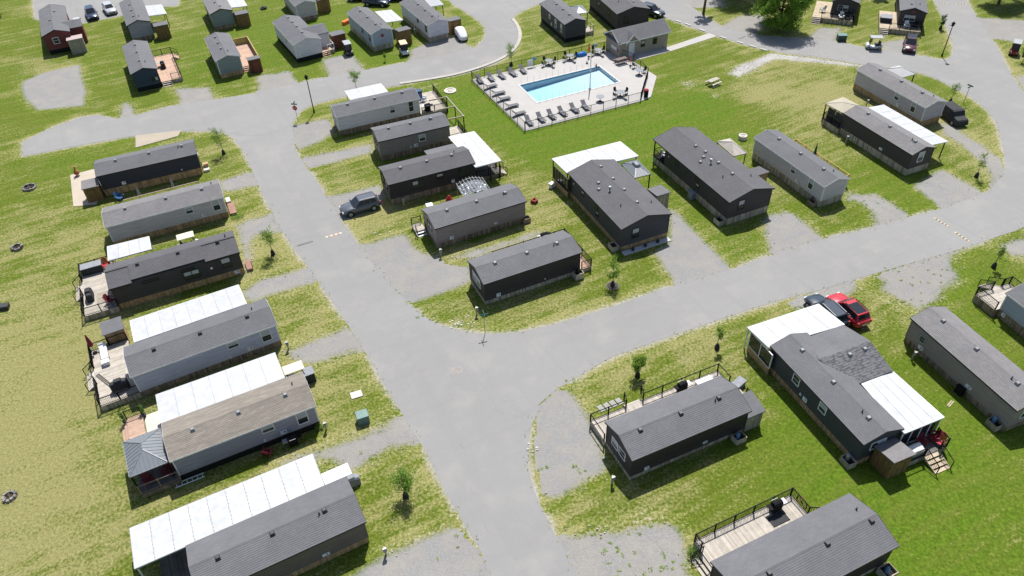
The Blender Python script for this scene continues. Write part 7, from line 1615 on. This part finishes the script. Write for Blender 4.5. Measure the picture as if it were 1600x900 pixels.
lounger('white cushioned lounger on the sunlit deck', HL(L4, -8.6, 4.9), ang(L4, math.pi / 2), .58, m_fabricwhite, group=None, up=.35)
crate('white cube stool on the sunlit deck', HL(L4, -8.6, 3.4), ang(L4), .6, .5, .4, m_fabricwhite, .58, 'stool', 'stool')
r = thing('folded_awning_frame', 'folded dark slatted frame lying on the sunlit deck', 'frame', (*HL(L4, -9.0, 1.2), .60), ang(L4, -1.15)); 
for s in (-1, 1):
    q = MB(); q.bar((-1.3, s * .14, .03), (1.3, s * .14, .03), .04); q.build('side_rail', m_deckgrey, r)
for k in range(12): q = MB(); q.bar((-1.25 + k * .227, -.14, .03), (-1.25 + k * .227, .14, .03), .05); q.build('slat', m_deckgrey, r)
a, w = L5['L'] / 2, L5['W'] / 2
chair('dark red chair under the near edge of the ribbed gazebo, left one', HL(L5, -a - 2.1, -w + .75), ang(L5, .4), m_darkred, .50); chair('dark red chair under the near edge of the ribbed gazebo, right one', HL(L5, -a - .6, -w + 1.0), ang(L5, -.6), m_darkred, .50)
chair('red chair on the shaded ground below the slate home wall', HL(L5, 1.05, -2.75), ang(L5, 2.6), m_darkred); bbq('black barbecue against the shaded wall of the slate home', HL(L5, 3.2, -2.75), ang(L5), m_black, group=None)
r = thing('ladder', 'aluminium ladder lying on the grass below the slate home', 'ladder', (*HL(L5, -5.2, -2.3), .06), ang(L5))
for s in (-1, 1):
    q = MB(); q.bar((-1.15, s * .2, .04), (1.15, s * .2, .04), .07, .06); q.build('rail', m_whitepl, r)
for k in range(6): q = MB(); q.cyl((-1.0 + k * .4, -.2, .04), (-1.0 + k * .4, .2, .04), .03, n=6); q.build('rung', m_whitepl, r)
sheet('concrete_pad', [HL(L5, -7.65, 2.0), HL(L5, -6.4, 2.0), HL(L5, -6.4, 6.6), HL(L5, -7.65, 6.6)], .054, m_concrete, 'pad', 0, 0, wear=False)
a, w = BC['L'] / 2, BC['W'] / 2
bbq('black and steel barbecue on the long narrow deck', HL(BC, 3.1, 3.7), ang(BC, math.pi), m_black, .50); planter('grey wooden box with a blue gas bottle at the lower centre home', HL(BC, 4.55, -2.45), ang(BC), 1.0, .75, .6, m_skirtgrey, mat('bottle_blue', (.10, .20, .34), .4))
crate('white bench box at the far end of the long narrow deck', HL(BC, 5.3, 3.5), ang(BC), 1.5, .6, .42, m_whitepl, .50, 'bench_box', 'bench'); crate('grey glass-topped box behind the lower centre home', HL(BC, 8.1, 2.3), ang(BC, .3), 1.2, .7, .6, m_fabricgrey)
for k in range(4):
    p = HL(BC, -3.9 + .6 * k, 5.4); r = thing('paving_slab', 'grey paving slab leading to the long deck, %s from the left' % ord6[k], 'paving slab', (*p, .0), ang(BC, .1), 'paving slabs by the long deck'); q = MB(); q.box(-.24, .24, -.36, .36, 0, .06); q.build('slab', mat('slab_grey', (.25, .24, .22), .9, .1), r); q = MB(); q.box(-.23, .23, -.35, .35, .06, .063); q.build('worn_face', mat('slab_face', (.28, .27, .25), .9, .15), r)
a, w = BB['L'] / 2, BB['W'] / 2
bbq('black and steel barbecue on the wide pale deck at the bottom', HL(BB, 1.75, 4.55), ang(BB, math.pi), m_black, .55); r = thing('grill_mat', 'dark mat under the barbecue of the wide pale deck', 'mat', (*HL(BB, 1.5, 3.85), .557), ang(BB)); q = MB(); q.box(-.75, .75, -.45, .45, 0, .012); q.build('mat_sheet', m_fabricdark, r); q = MB(); q.box(-.75, .75, -.45, -.40, .012, .016); q.build('hem', m_black, r)
r = thing('wagon_wheel', 'rusty wagon wheel leaning on the end of the wide pale deck', 'wheel', (*HL(BB, 4.0, 4.2), .55), ang(BB, math.pi / 2)); q = MB(); 
for k in range(20): q.bar((.52 * math.cos(k * .314), 0, .52 * math.sin(k * .314)), (.52 * math.cos((k + 1) * .314), 0, .52 * math.sin((k + 1) * .314)), .06)
q.build('rim', mat('rust', (.16, .07, .04), .8), r); q = MB()
for k in range(8): q.bar((0, 0, 0), (.5 * math.cos(k * .785), 0, .5 * math.sin(k * .785)), .035)
q.build('spoke', mat('rust', (.16, .07, .04), .8), r)
planter('dark box with blue gas bottles at the lower right corner home', HL(BB, 5.6, -2.7), ang(BB), 1.0, .9, .7, m_skirtgrey, mat('bottle_blue', (.10, .20, .34), .4))
a, w = BR['L'] / 2, BR['W'] / 2
planter('wooden box with a pale gas bottle below the blue-black wing home', HL(BR, 5.3, -2.2), ang(BR), 1.0, .8, .6, m_skirtgrey, m_metal); chair('red chair beside the golden steps', HL(BR, 6.9, 5.2), ang(BR, .3), m_red, .60); chair('dark red chair in the shade behind the white sofa', HL(BR, 6.3, 3.9), ang(BR, 1.2), m_darkred, .60); chair('dark red chair at the far rail under the white cover', HL(BR, 6.35, 5.1), ang(BR, -.5), m_darkred, .60); chair('red chair behind the mossy shed', HL(BR, 6.3, 1.8), ang(BR, 1.6), m_darkred, .60)
r = thing('covered_sofa', 'sofa under a crumpled white cover on the shaded deck', 'sofa', (*HL(BR, 6.85, 2.6), .60), ang(BR, math.pi / 2)); q = MB(); secs = []
for (x, zt) in ((-.95, .5), (-.85, .72), (-.3, .70), (.3, .74), (.85, .70), (.95, .5)): secs.append([(x, -.40, .02), (x, -.38, zt * .75), (x, -.1, zt * .85), (x, .25, zt), (x, .40, zt * .9), (x, .42, .02)])
q.loft(secs); q.build('cover', m_fabricwhite, r, smooth=True, fixn=True); q = MB(); q.box(-.9, .9, -.36, .36, 0, .1); q.build('base', m_black, r)
q = MB(); bm_ = thing('guy_cable', 'loose wooden frame pieces on the grass beside the brown-grey right home', 'timber', (36.88, 40.66), .7); q.box(-.45, .45, -.05, .05, 0, .06); q.build('plank', m_deckgold, bm_); q = MB(); q.box(-.4, .4, .1, .2, 0, .06); q.build('plank', m_deckgold, bm_)
a, w = RR['L'] / 2, RR['W'] / 2
crate('black box hung on the wall of the brown-grey right home', HL(RR, a - 4.7, -w + .05), ang(RR), .7, .5, .75, m_black, 0, 'pump_box', 'box'); planter('wooden box with a blue gas bottle at the brown-grey right home', HL(RR, a - .9, -w - .1), ang(RR), 1.0, .8, .6, m_skirtgrey, mat('bottle_blue', (.10, .20, .34), .4)); crate('white roll box at the far side of the brown-grey right home', HL(RR, -a + 3.7, w + .1), ang(RR), .9, .45, 2.35, m_whitepl, 0, 'wall_unit', 'air conditioner')
a, w = M4['L'] / 2, M4['W'] / 2
planter('grey box with black lid contents at the right end of the central corner home', HL(M4, 4.9, -2.4), ang(M4), .95, .8, .75, m_skirtgrey, m_black); furled('small grey furled parasol behind the central corner home', HL(M4, a - 3.3, w + .7), 1.9, m_fabricgrey, .48, None, .14); bbq('black barbecue and bicycles clutter behind the central corner home', HL(M4, 4.6, 4.7), ang(M4), m_black, group=None)
a, w = M3['L'] / 2, M3['W'] / 2
planter('brown planter box at the right corner of the brown home', HL(M3, a - .1, -w + .1), ang(M3), .9, .7, .6, m_skirtdark, None); furled('bright red parasol closed over a table behind the brown home', (-6.87, 73.08), 1.5, m_red, 0, None, .45); crate('white round-lidded bin behind the left end of the brown home', (-9.16, 72.34), .3, .7, .6, .8, m_whitepl, 0, 'bin_box', 'bin')
a, w = R1['L'] / 2, R1['W'] / 2
planter('wooden box at the front left corner of the wide blue-black home', HL(R1, a - .9, -w - .25), ang(R1), 1.0, .8, .6, m_skirtgrey, None); crate('white heat pump beside the sunroom of the wide blue-black home', (5.28, 76.04), .8, .6, .4, .6, m_whitepl, 0, 'heat_pump', 'heat pump')
r = thing('pebble_bed', 'white pebble bed with three dark pots under the front window', 'pebble bed', (*HL(R1, a + .35, -.1), 0), ang(R1)); q = MB(); q.box(-.35, .35, -w + .3, w - .1, 0, .10); q.build('pebbles', m_pebble, r)
for k in range(3):
    q = MB(); q.lathe((0, -1.6 + 1.55 * k, .10), [(.15, 0), (.20, .25), (.16, .25)], 10); q.build('pot', m_ventdark, r)
a, w = R2['L'] / 2, R2['W'] / 2
planter('wooden box at the front left corner of the long charcoal home', HL(R2, a - .8, -w - .25), ang(R2), 1.0, .8, .6, m_skirtgrey, None); crate('round-topped grey unit against the long charcoal wall', HL(R2, a - 6.3, -w - .1), ang(R2), .8, .6, .8, m_fabricgrey, 0, 'heat_pump', 'heat pump'); chair('pale chair on the covered corner porch', HL(R2, -a + 1.2, -w + 1.1), ang(R2, 2), m_whitepl, .80)
a, w = GH['L'] / 2, GH['W'] / 2
furled('dark green furled parasol on the yellow-railed deck', HL(GH, -1.0, 3.4), 2.6, m_green, .70, None, .16); planter('box with gas bottle at the front left corner of the grey right home', HL(GH, a - 1.0, -w - .1), ang(GH), .9, .6, .5, m_skirtdark, m_ventdark)
a, w = M1['L'] / 2, M1['W'] / 2
crate('blue-green bin on the deck by the stop sign home', HL(M1, 7.0, 3.0), ang(M1), .8, .8, 1.1, mat('bin_blue', (.02, .06, .12), .5), .52, 'wheelie_bin', 'bin'); chair('dark blue chair on the deck by the stop sign home', HL(M1, 7.2, 1.6), ang(M1, .8), mat('chair_blue', (.03, .07, .15), .6), .52); bbq('black barbecue on the deck by the stop sign home', HL(M1, 6.9, -1.3), ang(M1), m_black, .52); round_table('white round table on the deck by the stop sign home', HL(M1, a + .9, -.9), .52, .5, m_whitepl, group=None)
chair('black garden chair on the grass above the deck by the stop sign home', HL(M1, 7.6, 5.0), ang(M1, 2.4), m_black)
a, w = A1['L'] / 2, A1['W'] / 2
round_table('square-looking pale table on the pinkish deck', HL(A1, -.6, w + .7), .55, .6, m_deckpale, group=None); bbq('dark barbecue on the pinkish deck', HL(A1, .2, w + .9), ang(A1), m_fabricdark, .55, True, w=1.0)
crate('orange kayak box leaning at the back of the pale blue plaque home', (-26.54, 129.45), .9, 2.0, .6, .5, m_orange, 0, 'kayak_box', 'kayak')
a, w = TR2['L'] / 2, TR2['W'] / 2
crate('grey covered hot tub on the far deck behind the maroon SUV', HL(TR2, a - 1.2, -w - 1.5), ang(TR2), 1.6, 1.7, .75, m_fabricdark, .75, 'hot_tub', 'hot tub', lid=m_fabricgrey); chair('white patio chair on the front deck behind the maroon SUV', HL(TR2, a + .9, w - 2.6), ang(TR2, 1.7), m_whitepl, .75); chair('black patio chair on the front deck behind the maroon SUV', HL(TR2, a + .9, w - 1.3), ang(TR2, 1.3), m_black, .75)
chair('grey patio chair on the far deck right of the leafy tree', HL(TR1, a - 1.5, -w - 1.2), ang(TR1, .6), m_fabricgrey, .75); chair('white patio chair on the far deck right of the leafy tree', HL(TR1, a + .5, w - 2.2), ang(TR1, 1.6), m_whitepl, .75); chair('black patio chair on the far deck right of the leafy tree', HL(TR1, a + .5, w - 1.2), ang(TR1, 1.4), m_black, .75)
chair('blue folding chair between the two top homes of the left row', HL(L1, -4.1, -3.4), ang(L1, .9), mat('faded_blue', (.03, .10, .24), .6))
r = thing('timber_rail', 'tan timber rail with two pale posts between the two top left homes', 'rail', (*HL(L2, -1.2, 6.0), 0), ang(L2)); q = MB(); q.bar((-3.4, 0, 1.0), (5.2, 0, 1.0), .08, .10); q.build('top_rail', m_deckgold, r)
for k in range(6): q = MB(); q.bar((-3.4 + 1.72 * k, 0, 0), (-3.4 + 1.72 * k, 0, .96), .09); q.build('post', m_deckgold, r)
for k, x in enumerate((-.9, 3.0)):
    furled('grey furled parasol between the two top left homes, %s one' % ('left' if k == 0 else 'right'), HL(L2, x - 1.9, 6.5), 2.1, m_fabricgrey, 0, 'grey parasols between the top left homes', .16)
r = thing('landing', 'stone-edged entrance landing with planters at the right end of the grey left home', 'landing', (*HL(L2, L2['L'] / 2 + .45, -.3), 0), ang(L2)); q = MB(); q.box(-.4, .35, -1.5, .9, 0, .3); q.build('step', mat('brick_step', (.26, .15, .115), .9, .2), r); q = MB(); q.box(-.4, .1, .9, 1.9, 0, .5); q.build('pale_box', m_concrete, r)
r = thing('landing', 'entrance landing with pale boxes at the right end of the black-navy home', 'landing', (*HL(L1, L1['L'] / 2 + .45, -.6), 0), ang(L1)); q = MB(); q.box(-.4, .3, -1.0, 1.0, 0, .3); q.build('step', m_concrete, r); q = MB(); q.box(-.3, .3, -.3, .3, .35, .75); q.build('wooden_box', m_skirtbrown, r)
r = thing('landing', 'brick entrance landing at the right end of the charcoal left home', 'landing', (*HL(L3, L3['L'] / 2 + .55, -.9), 0), ang(L3)); q = MB(); q.box(-.4, .2, -1.0, .6, 0, .35); q.build('step', mat('brick_step', (.26, .15, .115), .9, .2), r); q = MB(); q.bar((.2, -.9, .4), (.2, -.9, 1.2), .06); q.build('rail_post', m_black, r)

# ---------------------------------------------------------------- loose stones, weeds and grass tufts
def scatter():
    rnd = random.Random(11); g = MB(); w = MB(); s = MB()
    roads = [[(p.x, p.y) for p in pl] for kd, pl in SHEETS if kd == 'road']
    for kind, pl in SHEETS:
        xs, ys = np.array([p.x for p in pl]), np.array([p.y for p in pl]); on = np.zeros(len(pl), bool)
        for r in roads:
            if len(r) == len(pl) and r[0] == (pl[0].x, pl[0].y): continue
            on |= inside(xs, ys, r)
            if kind == 'gravel':
                R_ = np.array(r); on |= np.hypot(xs[:, None] - R_[None, ::2, 0], ys[:, None] - R_[None, ::2, 1]).min(1) < .8
        for p in [q_ for q_, o_ in zip(pl, on) if not o_][::2]:
            if not (-100 < p.x < 100 and 20 < p.y < 115): continue
            near = p.y < 75
            for _ in range(2 if near else 1):
                if rnd.random() < (.55 if kind == 'road' else .8):
                    x, y = p.x + rnd.gauss(0, .22), p.y + rnd.gauss(0, .22); r = rnd.uniform(.05, .14); h = rnd.uniform(.03, .09); t = rnd.random()
                    for k in range(3):
                        a = rnd.uniform(0, 6.28); g.face([(x, y, .0), (x + math.cos(a) * r, y + math.sin(a) * r, h), (x + math.cos(a + .7) * r * .8, y + math.sin(a + .7) * r * .8, h * .6)], t)
                if kind == 'gravel' and rnd.random() < .35:
                    x, y = p.x + rnd.gauss(0, .35), p.y + rnd.gauss(0, .35); r = rnd.uniform(.03, .08); s.hexa([(x - r, y - r, 0), (x + r, y - r * .8, 0), (x + r, y + r, 0), (x - r * .8, y + r, 0)], [(x - r * .6, y - r * .5, r + .03), (x + r * .5, y - r * .6, r + .03), (x + r * .6, y + r * .5, r + .03), (x - r * .5, y + r * .5, r + .03)], rnd.random())
    # weeds growing through the gravel
    spots = [((4.69, 35.02), 1.6, 9), ((4.83, 36.41), 1.2, 7), ((2.11, 36.06), .6, 9), ((7.74, 28.02), 2.2, 26), ((6.95, 29.07), 1.6, 18), ((9.69, 27.19), 2.0, 16), ((8.21, 26.53), 2.4, 16), ((-8.08, 55.86), 2.2, 26), ((-7.05, 54.21), 1.6, 16), ((-5.14, 53.64), 1.2, 10), ((39.37, 55.03), 3.0, 30), ((43.10, 56.25), 3.0, 22), ((5.23, 43.63), .8, 10), ((5.05, 44.76), .8, 8), ((38.43, 68.12), 2.0, 16), ((40.16, 69.86), 1.5, 14), ((57.10, 75.24), 2.0, 14), ((-5.49, 28.13), 2.0, 6), ((-14.22, 37.51), 2.0, 10), ((-16.91, 76.76), .7, 8), ((-28.36, 67.48), 1.5, 10), ((50.74, 59.84), 2.0, 12)]
    for c, r, n in spots:
        for _ in range(max(3, n // 2)):
            x, y = c[0] + rnd.gauss(0, r * .6), c[1] + rnd.gauss(0, r * .6); leaf_cloud(w, (x, y, .05), (rnd.uniform(.08, .26), rnd.uniform(.08, .26), .05), 14, .06, rnd, 2.0)
    o = g.build('grass_tufts', mat('tuft_grass', (.21, .24, .07), .8, .3, .8, tint=.4, trans=.2), kind='stuff'); o['label'] = 'ragged grass tufts along roads and drives'; o['category'] = 'grass'
    o = w.build('weeds', mat('weed_leaf', (.20, .29, .06), .8, .2, 1, tint=.4, trans=.2), kind='stuff'); o['label'] = 'green weeds growing through the gravel'; o['category'] = 'weeds'
    o = s.build('loose_stones', m_stone, kind='stuff'); o['label'] = 'loose stones along the gravel edges'; o['category'] = 'stones'
    # boulders by the corner and the white edging rocks
    r2 = MB()
    for c, r, n in (((-5.26, 53.19), 1.0, 26), ((1.12, 38.00), .5, 9), ((49.70, 106.84), 3.5, 50), ((45.50, 108.84), 3.5, 50), ((36.72, 105.25), 1.6, 40), ((-14.13, 68.25), 1.4, 10)):
        for _ in range(n):
            x, y = c[0] + rnd.gauss(0, r * .55), c[1] + rnd.gauss(0, .35 if r > 3 else r * .4); q = rnd.uniform(.04, .12); r2.hexa([(x - q, y - q * .7, 0), (x + q, y - q, 0), (x + q * .8, y + q, 0), (x - q, y + q * .8, 0)], [(x - q * .5, y - q * .5, q * .6 + .02), (x + q * .6, y - q * .4, q * .7 + .02), (x + q * .4, y + q * .5, q * .6 + .02), (x - q * .5, y + q * .4, q * .5 + .02)], rnd.random())
    o = r2.build('edging_rocks', mat('pale_boulder', (.52, .50, .46), .9, .15, 3, tint=.25), kind='stuff'); o['label'] = 'pale rocks edging the lawn corners and ditch'; o['category'] = 'rocks'
scatter()
